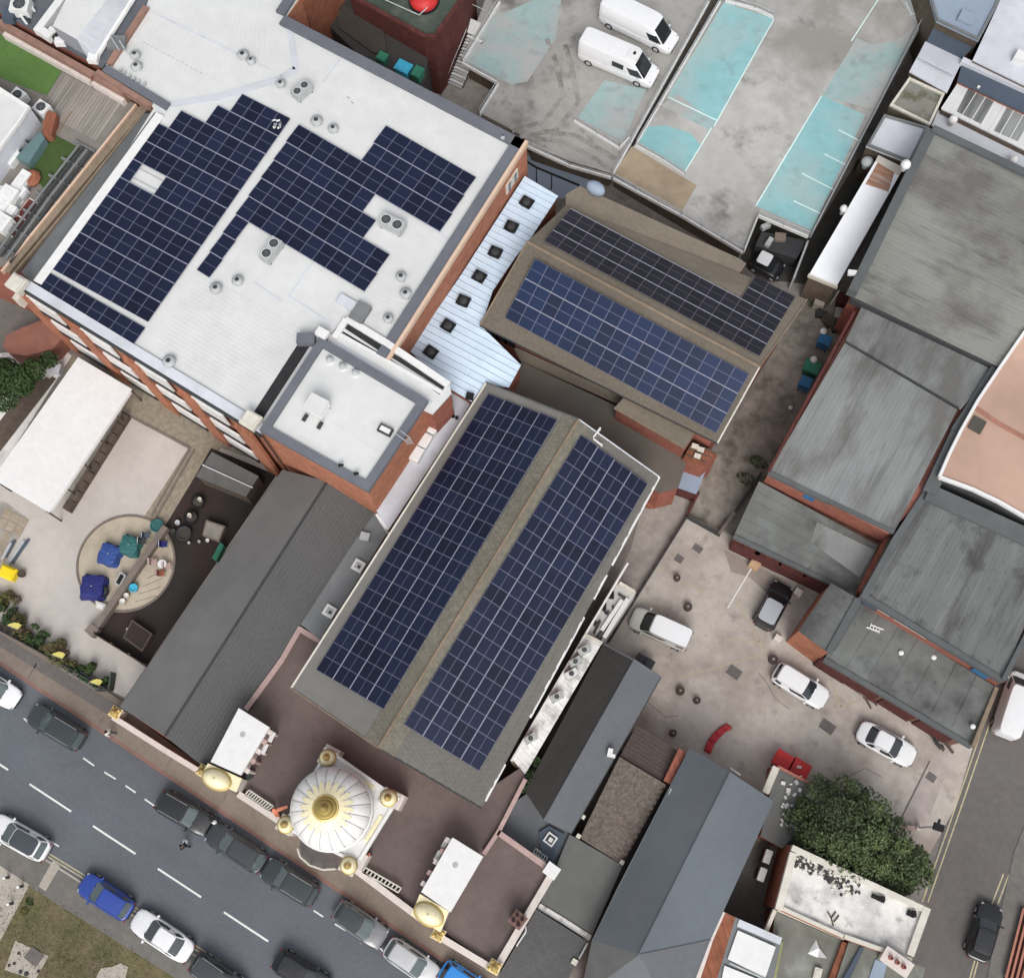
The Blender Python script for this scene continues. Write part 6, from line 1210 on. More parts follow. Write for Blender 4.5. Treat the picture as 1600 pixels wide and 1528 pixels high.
def table_cover(x, y, s, rz, m, label):
    c = P(x, y, .75); t = lthing('covered_table', label, 'covered table', (c.x, c.y, .03), rz, 'covered tables on the patio'); b = MB(); n = 28; rr = []
    for lev, (k, z) in enumerate(((.0, .80), (.35, .79), (.75, .77), (.98, .72), (1.06, .4), (1.2, .03))):
        for i in range(n):
            a = 2 * math.pi * i / n; sq = 1 / max(abs(math.cos(a)), abs(math.sin(a))) ** .95; w = 1 + (.06 if lev > 2 else .0) * math.sin(7 * a + lev) + random.uniform(-.02, .02) * (lev > 0); b.v.append(Vector((s * k * sq * w * math.cos(a), s * k * sq * w * math.sin(a), z + random.uniform(-.02, .02))))
    for j in range(5):
        for i in range(n): b.f.append([j * n + i, j * n + (i + 1) % n, (j + 1) * n + (i + 1) % n, (j + 1) * n + i]); b.m.append(0)
    b.build('tarpaulin', M[m], t); 
    for sx, sy in ((-1, -1), (1, -1), (1, 1), (-1, 1)): MB().cyl((sx * s * .6, sy * s * .6, 0), (sx * s * .6, sy * s * .6, .7), .04, .04, 6).build('leg', M['dark'], t)
    MB().cyl((0, 0, .79), (0, 0, .84), .06, .05, 8).build('button', M['acg'], t)
    return t
table_cover(169, 865, .76, R(10), 'tarpb', 'blue tarpaulin covered table in the middle of the patio'); table_cover(143, 916, .88, R(25), 'tarpn', 'navy tarpaulin covered table at the left edge of the patio'); table_cover(201, 851, .72, R(15), 'tarpg', 'green tarpaulin covered table next to the blue one')
def stackchairs(x, y, label, m):
    q = P(x, y, .5); t = lthing('folding_chair', label, 'chair', (q.x, q.y, .03), R(35), 'chairs on the patio'); MB().box((0, 0, .45), (.5, .5, .05)).build('seat', M[m], t); MB().box((-.26, 0, .75), (.05, .5, .5), 0, R(-15)).build('backrest', M[m], t)
    for sx in (-.2, .2):
        for sy in (-.2, .2): MB().cyl((sx, sy, 0), (sx, sy, .45), .022, .022, 6).build('leg', M['rail'], t)
    MB().tube([Vector((-.28, -.24, .95)), Vector((-.28, .24, .95))], .03).build('top_rail', M['white'], t)
stackchairs(229, 836, 'navy folding chair with white frame right of the green covered table', 'slateblue'); stackchairs(223, 845, 'dark folding chair below the navy one', 'dark'); stackchairs(256, 850, 'blue chair behind the low wall', 'tarpn'); stackchairs(240, 878, 'pale pink chair left of the white table', 'pinkwall'); stackchairs(262, 884, 'pale pink chair right of the white table', 'pinkwall'); stackchairs(252, 895, 'reddish chair below the white table', 'brickr')
q = P(253, 881, .75); t = thing('small_round_table', 'small white round table among pink chairs on the patio', 'table', (q.x, q.y, .03)); MB().cyl((q.x, q.y, .7), (q.x, q.y, .75), .36, .36, 18).build('tabletop', M['white'], t); MB().cyl((q.x, q.y, .03), (q.x, q.y, .7), .05, .05, 8).build('leg', M['rail'], t); MB().cyl((q.x, q.y, .03), (q.x, q.y, .07), .25, .22, 14).build('foot', M['rail'], t)
def pot(x, y, r, h, m, label, fill='darkbrown', cat='planter', name='round_planter', z=.02):
    q = P(x, y, h); t = thing(name, label, cat, (q.x, q.y, z), 'tubs and planters in the play yard'); b = MB(); b.lathe([(r * .8, z), (r, z + h * .8), (r * 1.02, z + h), (r * .8, z + h), (r * .78, z + h * .8)], (q.x, q.y, 0), 18); b.build('tub', M[m], t, True); MB().cyl((q.x, q.y, z + h * .5), (q.x, q.y, z + h * .82), r * .77, r * .77, 16).build('soil', M[fill], t); return t
pot(208, 918, .34, .5, 'binc', 'cyan round tub beside the low wall', 'binc'); pot(160, 924, .48, .5, 'black', 'large black round tub right of the navy covered table', 'dark'); pot(309, 784, .55, .5, 'black', 'black tyre planter on the dark surface, topmost of three', 'darkbrown'); pot(298, 808, .55, .5, 'black', 'black tyre planter on the dark surface, middle of three', 'darkbrown'); pot(287, 833, .6, .5, 'dark', 'black tyre planter on the dark surface, lowest of three', 'darkbrown')
pot(245, 821, .55, .4, 'tarpg', 'green round tub at the top of the low wall', 'tarpg'); pot(197, 930, .22, .45, 'offwhite', 'white round pot below the cyan tub, upper one', 'white'); pot(191, 939, .24, .45, 'offwhite', 'white round pot below the cyan tub, lower one', 'white'); pot(277, 816, .2, .4, 'paleroof', 'small pale pot at the left of the tyre planters', 'acg'); pot(270, 830, .22, .4, 'dark', 'small dark pot beside the lowest tyre planter'); pot(33, 896, .3, .4, 'plankd', 'brown tub beside the yellow bin', 'plankd')
pot(313, 781, .16, .65, 'offwhite', 'white flower pot inside the topmost tyre planter', 'offwhite', z=.3); pot(297, 806, .17, .65, 'offwhite', 'white flower pot inside the middle tyre planter', 'offwhite', z=.3); pot(324, 844, .15, .35, 'white', 'small white pot on the dark surface by the grey table', 'white'); pot(311, 846, .12, .3, 'acg', 'tiny grey pot on the dark surface by the grey table', 'acg'); pot(295, 848, .12, .3, 'acg', 'tiny grey pot below the lowest tyre planter', 'acg')
def bbq(px, h, m, top, label, name, cat):
    q = PP(px, h); c = sum(q, Vector()) / 4; t = thing(name, label, cat, (c.x, c.y, .02)); MB().prism(q, .02, h).build('frame', M[m], t); MB().prism(inset(q, .12), h - .02, h + .03).build('top', M[top], t); return t
bbq([(188, 893), (197, 899), (187, 917), (178, 911)], .7, 'acg', 'black', 'small grey trough bench with a black top by the low wall', 'trough', 'trough'); bbq([(149, 938), (166, 944), (162, 955), (150, 950)], .4, 'offwhite', 'acw', 'white crumpled crate below the navy covered table', 'crate', 'crate')
bbq([(206, 968), (238, 990), (222, 1018), (192, 996)], .8, 'plankd', 'playd', 'dark framed sand box on the dark play surface', 'sand_box', 'sand box'); bbq([(322, 812), (352, 822), (342, 846), (316, 836)], .75, 'pave', 'path', 'grey-brown bench table on the dark play surface', 'bench_table', 'table'); bbq([(344, 847), (350, 852), (338, 876), (331, 872)], .9, 'bing', 'bing', 'pale green board leaning on the dark roofed hall', 'play_board', 'board')
q = P(198, 982, .6); tag(MB().lathe([(.14, 0), (.16, .3), (.05, .42), (.01, .43)], (q.x, q.y, .02), 8).build('white_pot', M['white']), 'single white pot beside the dark framed sand box', 'pot')
shd = flat('garden_shed', 'small grey roofed shed between the brick building and the dark roofed hall', [(331, 706), (404, 744), (384, 776), (306, 744)], 2.6, 'shelf', 'plankd'); MB().tube(PP([(316, 726), (395, 762)], 2.66), .05).build('roof_seam', M['paleroof'], shd)
# marquee
mqz = 3.2; mqp = [(122, 558), (206, 608), (94, 782), (76, 801), (0, 757), (-20, 748), (-8, 742)]
mq = thing('white_marquee', 'long white canopy roof beside the brick building', 'canopy', (*P(100, 680, 0).xy, 0)); m_ = PP([(122, 558), (206, 608), (77, 801), (-12, 748)], mqz)
MB().slab(m_, .12).build('canopy_roof', M['white'], mq)
for i in range(6): p = lerp(m_[0], m_[3], i / 5); q2 = lerp(m_[1], m_[2], i / 5); [MB().cyl((v.x, v.y, 0), (v.x, v.y, mqz - .1), .07, .07, 8).build('post', M['plankd'], mq) for v in (lerp(p, q2, .05), lerp(p, q2, .95))]
MB().wall([lerp(m_[1], m_[2], .02), lerp(m_[1], m_[2], .98)], mqz - .35, mqz - .14, .1).build('fascia', M['white'], mq)
pa, pb = P(194, 646, 1.0), P(100, 796, 1.0)
tp_ = thing('planter_trough', 'long reddish timber planter beside the white canopy', 'planter', (*P(147, 720, 0).xy, .01))
for k in range(10): MB().wall([lerp(pa, pb, k / 10), lerp(pa, pb, (k + .93) / 10)], .01, .75 + .05 * (k % 2), .62).build('timber_box', M['plankd'], tp_)
# timber walk and gravel left of the marquee
sheet('gravel_garden', [(95, 540), (112, 556), (0, 735), (-60, 720), (-60, 560)], .02, M['gravelw'])
tw_ = thing('timber_walk', 'dark timber walkway left of the white canopy', 'walkway', (*P(45, 660, 0).xy, 0)); a, e = P(84, 590, .1), P(-10, 712, .1)
for k in range(4): o_ = Vector((-.42 * k, -.28 * k, 0)); MB().wall([a + o_, e + o_], .02, .12 + .01 * (k % 2), .4).build('board', M['plankd'], tw_)
q = P(86, 575, .8); tag(MB().box((q.x, q.y, .4), (.8, .7, .8), .3).box((q.x, q.y, .83), (.9, .8, .07), .3).build('white_bin_store', M['paleroof']), 'white box at the head of the timber walkway', 'box')
# paving slabs lower left
sl_ = struct(MB().prism(PP([(-60, 770), (10, 785), (46, 812), (0, 895), (-60, 900)], .02), .0, .016).build('slab_terrace', M['path']))
random.seed(21); s_q = [P(-30, 772, .05), P(46, 812, .05), P(0, 893, .05), P(-60, 870, .05)]
for i in range(6):
    for j in range(6):
        if random.random() < .08: continue
        g = .05; q_ = [quadpt(s_q, (i + g) / 6, (j + g) / 6), quadpt(s_q, (i + 1 - g) / 6, (j + g) / 6), quadpt(s_q, (i + 1 - g) / 6, (j + 1 - g) / 6), quadpt(s_q, (i + g) / 6, (j + 1 - g) / 6)]
        o = MB().prism([(v.x, v.y) for v in q_], .012, .04 + random.uniform(0, .02)).build('paving_slab', mat('worn_paving_slab', srgb(158, 145, 128), .9, .2, 1.5, .1, rnd=.14), sl_)
t = thing('sleeper_stack', 'grey scaffold boards lying beside the paving slabs', 'boards', (*P(30, 855, 0).xy, .04))
for k in range(4): MB().wall(PP([(38 - 7 * k + 6, 842 + 2 * k), (12 - 7 * k + 6, 880 + 2 * k)] if k < 2 else [(26 - 5 * k + 6, 836 + 4 * k), (10 - 5 * k + 8, 862 + 4 * k)], .2), .04, .14 + .03 * k, .22).build('board', M['rail'] if k % 2 else M['slateblue'], t)
q = P(9, 893, 1.1); t = lthing('grit_bin', 'bright yellow grit bin at the left border', 'bin', (q.x, q.y, .01), R(8)); MB().prism([(-.6, -.45), (.6, -.45), (.6, .45), (-.6, .45)], 0, .8).build('body', M['biny'], t); b = MB(); b.add([(-.66, -.52, .8), (.66, -.52, .8), (.66, .52, .8), (-.66, .52, .8), (-.5, -.34, 1.02), (.5, -.34, 1.02), (.5, .34, 1.02), (-.5, .34, 1.02)], [[3, 2, 1, 0], [4, 5, 6, 7], [0, 1, 5, 4], [1, 2, 6, 5], [2, 3, 7, 6], [3, 0, 4, 7]]); b.build('lid', M['biny'], t)
# front fence with hedge and flags
fpts = PP([(-30, 968), (0, 985), (90, 1034), (168, 1078)], 1.0); fc = thing('street_fence', 'dark low fence between the play yard hedge and the pavement', 'fence', (*fpts[2].xy, 0))
for a, e in zip(fpts, fpts[1:]):
    L_ = (e - a).length; k_ = int(L_ / .5)
    for i in range(k_): p, q = lerp(a, e, i / k_), lerp(a, e, (i + .86) / k_); MB().wall([p, q], .02, .95, .07).build('panel', M['slateblue'], fc)
    MB().tube([off(a, 1.0), off(e, 1.0)], .05).build('top_rail', M['dark'], fc)
def leafcloud(cs, n, size, m, seed, name='foliage', parent=None, kind=None, flat_=.55):
    """many small leaf faces spread through overlapping ellipsoidal clumps; cs = (x, y, z, rx, ry, rz)"""
    rnd = random.Random(seed); vs, fs = [], []; tot = sum(c[3] * c[4] for c in cs)
    for c in cs:
        for _ in range(int(n * c[3] * c[4] / tot)):
            while True:
                p = Vector((rnd.uniform(-1, 1), rnd.uniform(-1, 1), rnd.uniform(-1, 1)))
                if .45 < p.length < 1: break
            if rnd.random() < .5: p = p.normalized() * rnd.uniform(.82, 1.06)
            o = Vector((c[0] + p.x * c[3], c[1] + p.y * c[4], c[2] + p.z * c[5]))
            nrm = (p.normalized() * .6 + Vector((rnd.uniform(-1, 1), rnd.uniform(-1, 1), rnd.uniform(-.2, 1.2)))).normalized()
            u = nrm.orthogonal().normalized(); w_ = nrm.cross(u); a = rnd.uniform(0, 6.28); u2 = u * math.cos(a) + w_ * math.sin(a); w2 = nrm.cross(u2); s_ = size * rnd.uniform(.6, 1.4)
            k = len(vs); vs += [o - u2 * s_, o + w2 * s_ * flat_, o + u2 * s_, o - w2 * s_ * flat_]; fs.append([k, k + 1, k + 2, k + 3])
    b = MB(); b.v = vs; b.f = fs; b.m = [0] * len(fs); o = b.build(name, M[m], parent, kind=kind)
    return o
random.seed(9)
hs = ((6, 938, .7, 'leafy', 'reddish olive shrub at the left border of the play yard hedge'), (14, 958, .65, 'leafd', 'dark shrub of the play yard hedge behind the first yellow flag'), (36, 982, .7, 'leafy', 'yellow green shrub of the play yard hedge beside the first flag'), (58, 996, .6, 'leafd', 'dark shrub between the first two flags, left one'), (78, 1012, .7, 'leafy', 'olive shrub between the first two flags, right one'), (102, 1026, .55, 'leafy', 'brownish shrub just right of the second flag'), (124, 1042, .45, 'leafd', 'sparse shrub between the last two flags'), (150, 1060, .4, 'leafd', 'small bluish shrub at the right end of the hedge'))
for x, y, s_, m, l in hs:
    q = P(x, y, .6); t = thing('hedge_shrub', l, 'shrub', (q.x, q.y, .01), 'shrubs along the play yard fence'); leafcloud([(q.x + random.uniform(-.9, .9), q.y + random.uniform(-.6, .7), random.uniform(.35, .75), s_ * random.uniform(.35, .8), s_ * random.uniform(.35, .8), .5) for _ in range(8)], 1400, .085, m, x, parent=t); [MB().cyl((q.x + dx, q.y, 0), (q.x + dx * 2, q.y + .1, .6), .03, .02, 5).build('stem', M['bark'], t) for dx in (-.15, .1)]
for (bx, by), (tx, ty), l in (((29, 984), (9, 989), 'yellow feather flag, leftmost on the play yard fence'), ((97, 1029), (77, 1031), 'yellow feather flag, middle one on the play yard fence'), ((155, 1071), (140, 1075), 'yellow feather flag, rightmost on the play yard fence')):
    b0 = P(bx, by, .9); t = thing('feather_flag', l, 'flag', (b0.x, b0.y, .02), 'yellow flags on the fence'); MB().cyl((b0.x, b0.y, .02), (b0.x, b0.y, 3.1), .03, .02, 6).build('pole', M['rail'], t)
    b = MB(); pr = [(.9, .02), (1.1, .42), (1.8, .5), (2.5, .42), (3.0, .16), (3.1, .02)]; vs = []
    for z, wd in pr: vs += [(b0.x, b0.y, z), (b0.x + wd * .2, b0.y + wd * .95, z)]
    n = len(vs); vs += [(x + .02, y + .02, z) for x, y, z in vs]; fs = []
    for k in range(len(pr) - 1): fs += [[2 * k, 2 * k + 1, 2 * k + 3, 2 * k + 2], [n + 2 * k + 2, n + 2 * k + 3, n + 2 * k + 1, n + 2 * k]]
    b.add(vs, fs); b.build('flag_cloth', M['yellowc'], t)
bk = thing('cycle_rack', 'grey rail rack at the right end of the play yard fence', 'rack', (*P(125, 1058, 0).xy, 0))
for o_ in (0, .5): MB().tube([P(94, 1042, .7) + Vector((0, o_, 0)), P(142, 1072, .7) + Vector((0, o_, 0))], .05).build('rail', M['leadgrey'], bk)
for k in range(6): p = lerp(P(94, 1042, .7), P(142, 1072, .7), k / 5); MB().tube([off(p, .02), p, p + Vector((0, .5, 0)), off(p + Vector((0, .5, 0)), .02)], .04).build('hoop', M['leadgrey'], bk)
t = thing('corner_panel', 'dark green board at the end of the play yard hedge', 'board', (*P(172, 1068, 0).xy, 0)); MB().wall(PP([(176, 1050), (172, 1076)], .8), .02, 1.2, .1).build('board', mat('dark_green_board', srgb(72, 80, 74), .8), t); MB().wall(PP([(172, 1077), (150, 1078)], .8), .02, 1.0, .1).build('board', M['dark'], t)

# ================================================================ BOTTOM RIGHT BUILDINGS
wg = thing('white_gravel_building', 'brick building with a white gravelled roof and pale parapets beside the big tree', 'building', P(1330, 1420, 0)); WZ = 5.6
gq_ = PP([(1222, 1318), (1244, 1318), (1455, 1419), (1421, 1512), (1322, 1470), (1212, 1421)], WZ)
gq_ = PP([(1238, 1318), (1455, 1419), (1424, 1506), (1312, 1466), (1211, 1420)], WZ)
MB().prism(inset(gq_, .05), 0, WZ - .5).build('wall', M['brickb'], wg); MB().prism(inset(gq_, .2), WZ - .55, WZ - .3).build('roof', M['gravelw'], wg)
gi = inset(gq_, .25)
for (i, j), th_ in (((0, 1), .42), ((1, 2), .5), ((2, 3), .3), ((3, 4), .26), ((4, 0), .5)):
    a, e = Vector((*gi[i], 0)), Vector((*gi[j], 0)); d = (e - a).normalized(); MB().wall([a - d * .2, e + d * (-.27)], WZ - .5, WZ + .004 * i, th_).build('parapet', M['offwhite'], wg)
random.seed(4)
mo = [MB(), MB()]
for k in range(150):
    u = random.random(); q = P(1242 + 62 * u + random.uniform(-6, 10), 1344 + 27 * u + random.uniform(-8, 8), WZ - .2) if k < 105 else P(random.uniform(1300, 1345), random.uniform(1372, 1398), WZ - .2)
    r_ = random.uniform(.05, .17); mo[random.random() < .3].lathe([(r_, WZ - .32), (r_ * 1.05, WZ - .26), (r_ * .6, WZ - .2), (.01, WZ - .18)], (q.x, q.y, 0), 6)
mo[0].build('moss_clumps', M['gableD'], wg, kind='stuff'); mo[1].build('loose_gravel', M['offwhite'], wg, kind='stuff')
for x, y, sx, sy, l in ((1372, 1403, .9, .3, 'black strip of debris on the white gravel roof'), (1423, 1427, .5, .4, 'small black bag on the white gravel roof near the far corner')):
    q = P(x, y, WZ - .2); o = MB().box((q.x, q.y, WZ - .18), (sx, sy, .22), .1).box((q.x + .2, q.y + .1, WZ - .12), (sx * .5, sy * 1.1, .2), .5).build('debris', M['black']); tag(o, l, 'debris')
t = thing('bare_branch', 'dead forked branch lying on the white gravel roof', 'branch', P(1300, 1435, WZ - .3))
for pts in ([(1302, 1446), (1299, 1434), (1293, 1424)], [(1299, 1434), (1306, 1424)], [(1303, 1440), (1311, 1430)]): MB().tube(PP(pts, WZ - .22), .05, 5).build('branch', M['bark'], t)
pw = thing('paired_white_roofs', 'brown brick building with two bright white roof panels at the bottom border', 'building', P(1165, 1490, 0)); PZ = 5.0
bq_ = PP([(1132, 1424), (1152, 1434), (1222, 1466), (1205, 1545), (1090, 1545), (1096, 1500)], PZ); MB().prism(inset(bq_, .05), 0, PZ - .2).build('wall', M['brickb'], pw); MB().prism(bq_, PZ - .2, PZ).build('roof', M['leadgrey'], pw)
MB().prism(PP([(1130, 1424), (1149, 1433), (1120, 1530), (1090, 1530)], PZ + .05), PZ - .1, PZ + .05).build('brick_parapet', M['brickb'], pw); MB().wall(PP([(1130, 1424), (1111, 1467), (1090, 1530)], PZ + .1), PZ - .3, PZ + .12, .3).build('coping', M['cream'], pw)
for px in ([(1153, 1453), (1212, 1479), (1196, 1527), (1137, 1498)], [(1132, 1508), (1196, 1534), (1190, 1570), (1120, 1570)]): MB().prism(PP(px, PZ + .2), PZ, PZ + .2).build('white_panel', M['white'], pw)
MB().wall(PP([(1153, 1441), (1220, 1470)], PZ), PZ - .05, PZ + .12, .5).build('parapet', M['paleroof'], pw); MB().tube(PP([(1140, 1504), (1198, 1530)], PZ + .2), .08).build('valley_pipe', M['acg'], pw)
dg = flat('damp_grey_building', 'damp green-grey flat roof below the white gravel roof', [(1212, 1424), (1312, 1467), (1322, 1474), (1290, 1545), (1195, 1545)], 4.2, 'mossgrey', 'brickb')
MB().wall(PP([(1211, 1421), (1197, 1455)], 4.4), 3.9, 4.5, .26).build('parapet', M['offwhite'], dg); MB().wall(PP([(1214, 1421), (1318, 1466)], 4.4), 3.9, 4.6, .2).build('parapet', M['offwhite'], dg); MB().wall(PP([(1220, 1470), (1206, 1540)], 4.3), 4.0, 4.35, .35).build('mossy_kerb', mat('moss_kerb', srgb(150, 152, 112), .95, .2), dg)
MB().prism(PP([(1316, 1470), (1330, 1476), (1306, 1545), (1288, 1545)], 4.5), 4, 4.6).build('brick_wall', M['brickb'], dg)
q = P(1276, 1484, 4.4); b = MB(); b.add([(q.x - .3, q.y + .6, 4.22), (q.x + .1, q.y + .2, 4.5), (q.x + .9, q.y - .1, 4.22), (q.x + .3, q.y - .4, 4.22), (q.x - .4, q.y - .5, 4.22), (q.x - .1, q.y, 4.45)], [[0, 5, 1], [1, 5, 3, 2], [0, 4, 5], [5, 4, 3], [0, 1, 2, 3, 4]]); tag(b.build('plastic_sheet', M['white']), 'crumpled white plastic sheet on the damp grey roof', 'sheet')
q = P(1277, 1522, 4.4); tag(MB().box((q.x, q.y, 4.35), (.5, .9, .3), .2).box((q.x, q.y, 4.52), (.3, .6, .06), .2).build('roof_vent', M['offwhite']), 'pale vent box at the bottom border of the damp grey roof', 'vent')
gr = flat('grey_ridge_building', 'mottled grey roofs with a pale chimney at the bottom border by the side street', [(1326, 1472), (1345, 1470), (1421, 1503), (1446, 1512), (1436, 1550), (1300, 1550)], 4.8, 'mossgrey', 'brickb'); MB().slab(PP([(1345, 1478), (1350, 1482)], 5.0) + PP([(1318, 1550), (1306, 1550)], 5.2), .15).build('ridge', M['slateblue'], gr); MB().prism(PP([(1368, 1498), (1386, 1506), (1376, 1545), (1352, 1545)], 4.9), 4.8, 4.9).build('blue_patch', M['bluegrey'], gr)
q = P(1402, 1503, 6.0); t = lthing('chimney', 'pale chimney stack with three red pots at the bottom border by the side street', 'chimney', (q.x, q.y, 0), R(-5)); MB().box((0, 0, 2.9), (1.9, .95, 5.8)).build('stack', M['offwhite'], t); MB().box((0, 0, 5.86), (2.1, 1.1, .14)).build('cap', M['cream'], t)
for k in (-1, 0, 1): p_ = MB().cyl((k * .5, 0, 5.93), (k * .5, 0, 6.25), .17, .14, 12).build('chimney_pot', mat('red_clay', (.40, .16, .13), .8), t); MB().cyl((k * .5, 0, 6.24), (k * .5, 0, 6.26), .1, .1, 10).build('flue', M['brickd'], p_)
# yard between slate roof and gravel building
sheet('service_yard', [(1165, 1350), (1215, 1270), (1245, 1300), (1215, 1430), (1150, 1450), (1120, 1440)], .02, M['pave2'])
for x, y, l in ((1200, 1338, 'white wall unit in the dark yard by the brick wall, upper of two'), (1191, 1366, 'white wall unit in the dark yard by the brick wall, lower of two')): acunit(x, y, 1.6, (.5, .95, .7), R(8), l, 'air conditioners in the dark yard', fans=0); q = P(x, y, 1.6); tag(MB().box((q.x, q.y, .8), (.4, .7, 1.58), R(8)).box((q.x, q.y, .05), (.6, .9, .1), R(8)).build('unit_stand', M['dark']), 'dark stand under the ' + ('upper' if y < 1350 else 'lower') + ' white unit in the yard', 'stand')
gf = flat('rubble_roof', 'grey rubble strewn flat roof left of the big tree', [(1208, 1195), (1262, 1222), (1250, 1300), (1222, 1325), (1188, 1306), (1200, 1260)], 2.8, 'greyroof', 'brickr'); MB().wall(PP([(1213, 1198), (1196, 1238)], 3.2), 2.7, 3.3, .5).build('parapet', M['offwhite'], gf); MB().wall(PP([(1215, 1197), (1268, 1225)], 3), 2.7, 3.0, .2).build('parapet', M['brickr'], gf)
random.seed(12)
for k in range(40):
    u, v = random.random(), random.random(); q = P(1215 + 24 * u + 3 * v, 1252 + 40 * v, 2.9) if k < 28 else P(random.uniform(1216, 1256), random.uniform(1212, 1248), 2.9); s_ = random.uniform(.12, .34); MB().box((q.x, q.y, 2.8 + s_ * .25), (s_, s_ * random.uniform(.5, 1), s_ * .6), random.uniform(0, 3), random.uniform(-.3, .3)).build('rubble', M['gravelw'] if random.random() < .75 else M['acg'], gf)
# right border pavement trellis
tr_ = thing('slatted_bench', 'long red-brown slatted bench at the right border beside the side street', 'bench', (*P(1590, 1490, 0).xy, .05)); a, e, a2, e2 = P(1600, 1418, .6), P(1572, 1528, .6), P(1640, 1430, .6), P(1612, 1540, .6)
for k in range(6): MB().wall([lerp(a, a2, k / 5), lerp(e, e2, k / 5)], .5, .6, .16).build('slat', mat('red_brown_timber', srgb(160, 112, 96), .85, .15, 2), tr_)
MB().prism([(v.x, v.y) for v in (a, e, e2, a2)], .28, .36).build('shelf', M['brickd'], tr_); [MB().cyl((v.x, v.y, .05), (v.x, v.y, .5), .05, .05, 6).build('leg', M['dark'], tr_) for v in (a, e, a2, e2)]

# ================================================================ TREES
bt_ = thing('broad_tree', 'big dense dark green tree between the yard and the white gravel roof', 'tree', (*P(1345, 1325, 0).xy, 0)); c = P(1340, 1310, 3.2)
MB().cyl((c.x, c.y, 0), (c.x + .2, c.y + .1, 3.4), .38, .24, 12).build('trunk', M['bark'], bt_)
rnd = random.Random(2); cl = []
for x, y, z, r in ((1290, 1258, 3.6, 1.9), (1262, 1290, 3.2, 1.5), (1320, 1250, 4.2, 1.8), (1300, 1300, 5.0, 2.2), (1270, 1320, 3.8, 1.5), (1345, 1290, 5.4, 2.2), (1330, 1335, 5.0, 2.0), (1375, 1320, 4.8, 2.1), (1365, 1355, 4.2, 1.7), (1400, 1350, 4.2, 1.8), (1420, 1340, 3.4, 1.3), (1425, 1365, 3.4, 1.3), (1405, 1375, 3.4, 1.3), (1365, 1265, 3.8, 1.3), (1258, 1265, 2.6, .9), (1305, 1345, 3.6, 1.3), (1440, 1348, 2.8, .8), (1395, 1300, 3.6, 1.3), (1338, 1240, 3.0, .9)):
    q = P(x, y, z); cl.append((q.x, q.y, z, r, r, r * .75)); e = Vector((q.x, q.y, z - r * .3)); MB().tube([Vector((c.x + .15, c.y, 2.4)), lerp(Vector((c.x, c.y, 2.6)), e, .5) + Vector((0, 0, .4)), e], .07, 5).build('limb', M['bark'], bt_)
sub = []
for k in cl:
    for _ in range(7):
        a = rnd.uniform(0, 6.28); rr = k[3] * rnd.uniform(.45, .95); s_ = k[3] * rnd.uniform(.2, .46); sub.append((k[0] + rr * math.cos(a), k[1] + rr * math.sin(a), k[2] + rnd.uniform(-.1, .6) * k[3], s_, s_, s_ * .8))
rnd.shuffle(sub); leafcloud(cl, 11000, .12, 'leaf', 5, 'inner_crown', bt_); leafcloud(sub, 20000, .105, 'leaf', 6, 'crown', bt_)
leafcloud([(a, b_, z + r * .35, r * .9, q * .9, h * .7) for a, b_, z, r, q, h in sub[::3]], 5200, .085, 'leaft', 8, 'crown_tips', bt_)
def smalltree(x, y, label, blobs, n, m, size=.12):
    q = P(x, y, 0); t = thing('leafy_tree', label, 'tree', (q.x, q.y, 0)); MB().cyl((q.x, q.y, 0), (q.x, q.y, 2.4), .2, .12, 10).build('trunk', M['bark'], t); cs = []
    for bx, by, bz, r in blobs: p = P(bx, by, bz); cs.append((p.x, p.y, bz, r, r, r * .8)); MB().tube([Vector((q.x, q.y, 1.6)), Vector((p.x, p.y, bz - r * .2))], .05, 5).build('limb', M['bark'], t)
    leafcloud(cs, n, size, m, int(x) + 3, 'crown', t)
smalltree(20, 600, 'dark green spreading tree at the left border above the white gravel garden', [(0, 590, 3.2, 1.6), (30, 592, 3.2, 1.2), (52, 578, 2.8, 1.0), (76, 562, 2.4, .7), (8, 580, 3.0, 1.1), (5, 620, 2.8, 1.2), (35, 600, 2.9, 1.0)], 9000, 'leafd')
for x, y, s_, l in ((832, 1213, .35, 'weedy dark shrub at the lower end of the white lean-to'), (822, 1228, .4, 'weedy dark shrub in the corner below the white lean-to'), (838, 1190, .25, 'small weed at the edge of the dark slate slope')):
    z = 4.0; q = P(x, y, z); t = thing('weed_shrub', l, 'shrub', (q.x, q.y, z - .6), 'weeds below the white lean-to'); leafcloud([(q.x, q.y, z, s_ * 1.8, s_ * 1.4, s_)], 260, .08, 'leafd', x, parent=t); MB().cyl((q.x, q.y, z - .7), (q.x, q.y, z), .04, .02, 5).build('stem', M['bark'], t)
for x, y, l in ((1185, 722, 'low weedy tuft against the workshop wall at the bottom of the alley'), (1166, 748, 'low weedy tuft in the lower alley corner'), (1268, 470, 'low dark tuft at the corner of the rear hall')):
    q = P(x, y, .2); t = thing('weed_tuft', l, 'weed', (q.x, q.y, 0), 'weeds in the alley'); leafcloud([(q.x, q.y, .15, .8, .5, .3)], 260, .08, 'leafd', x, parent=t)

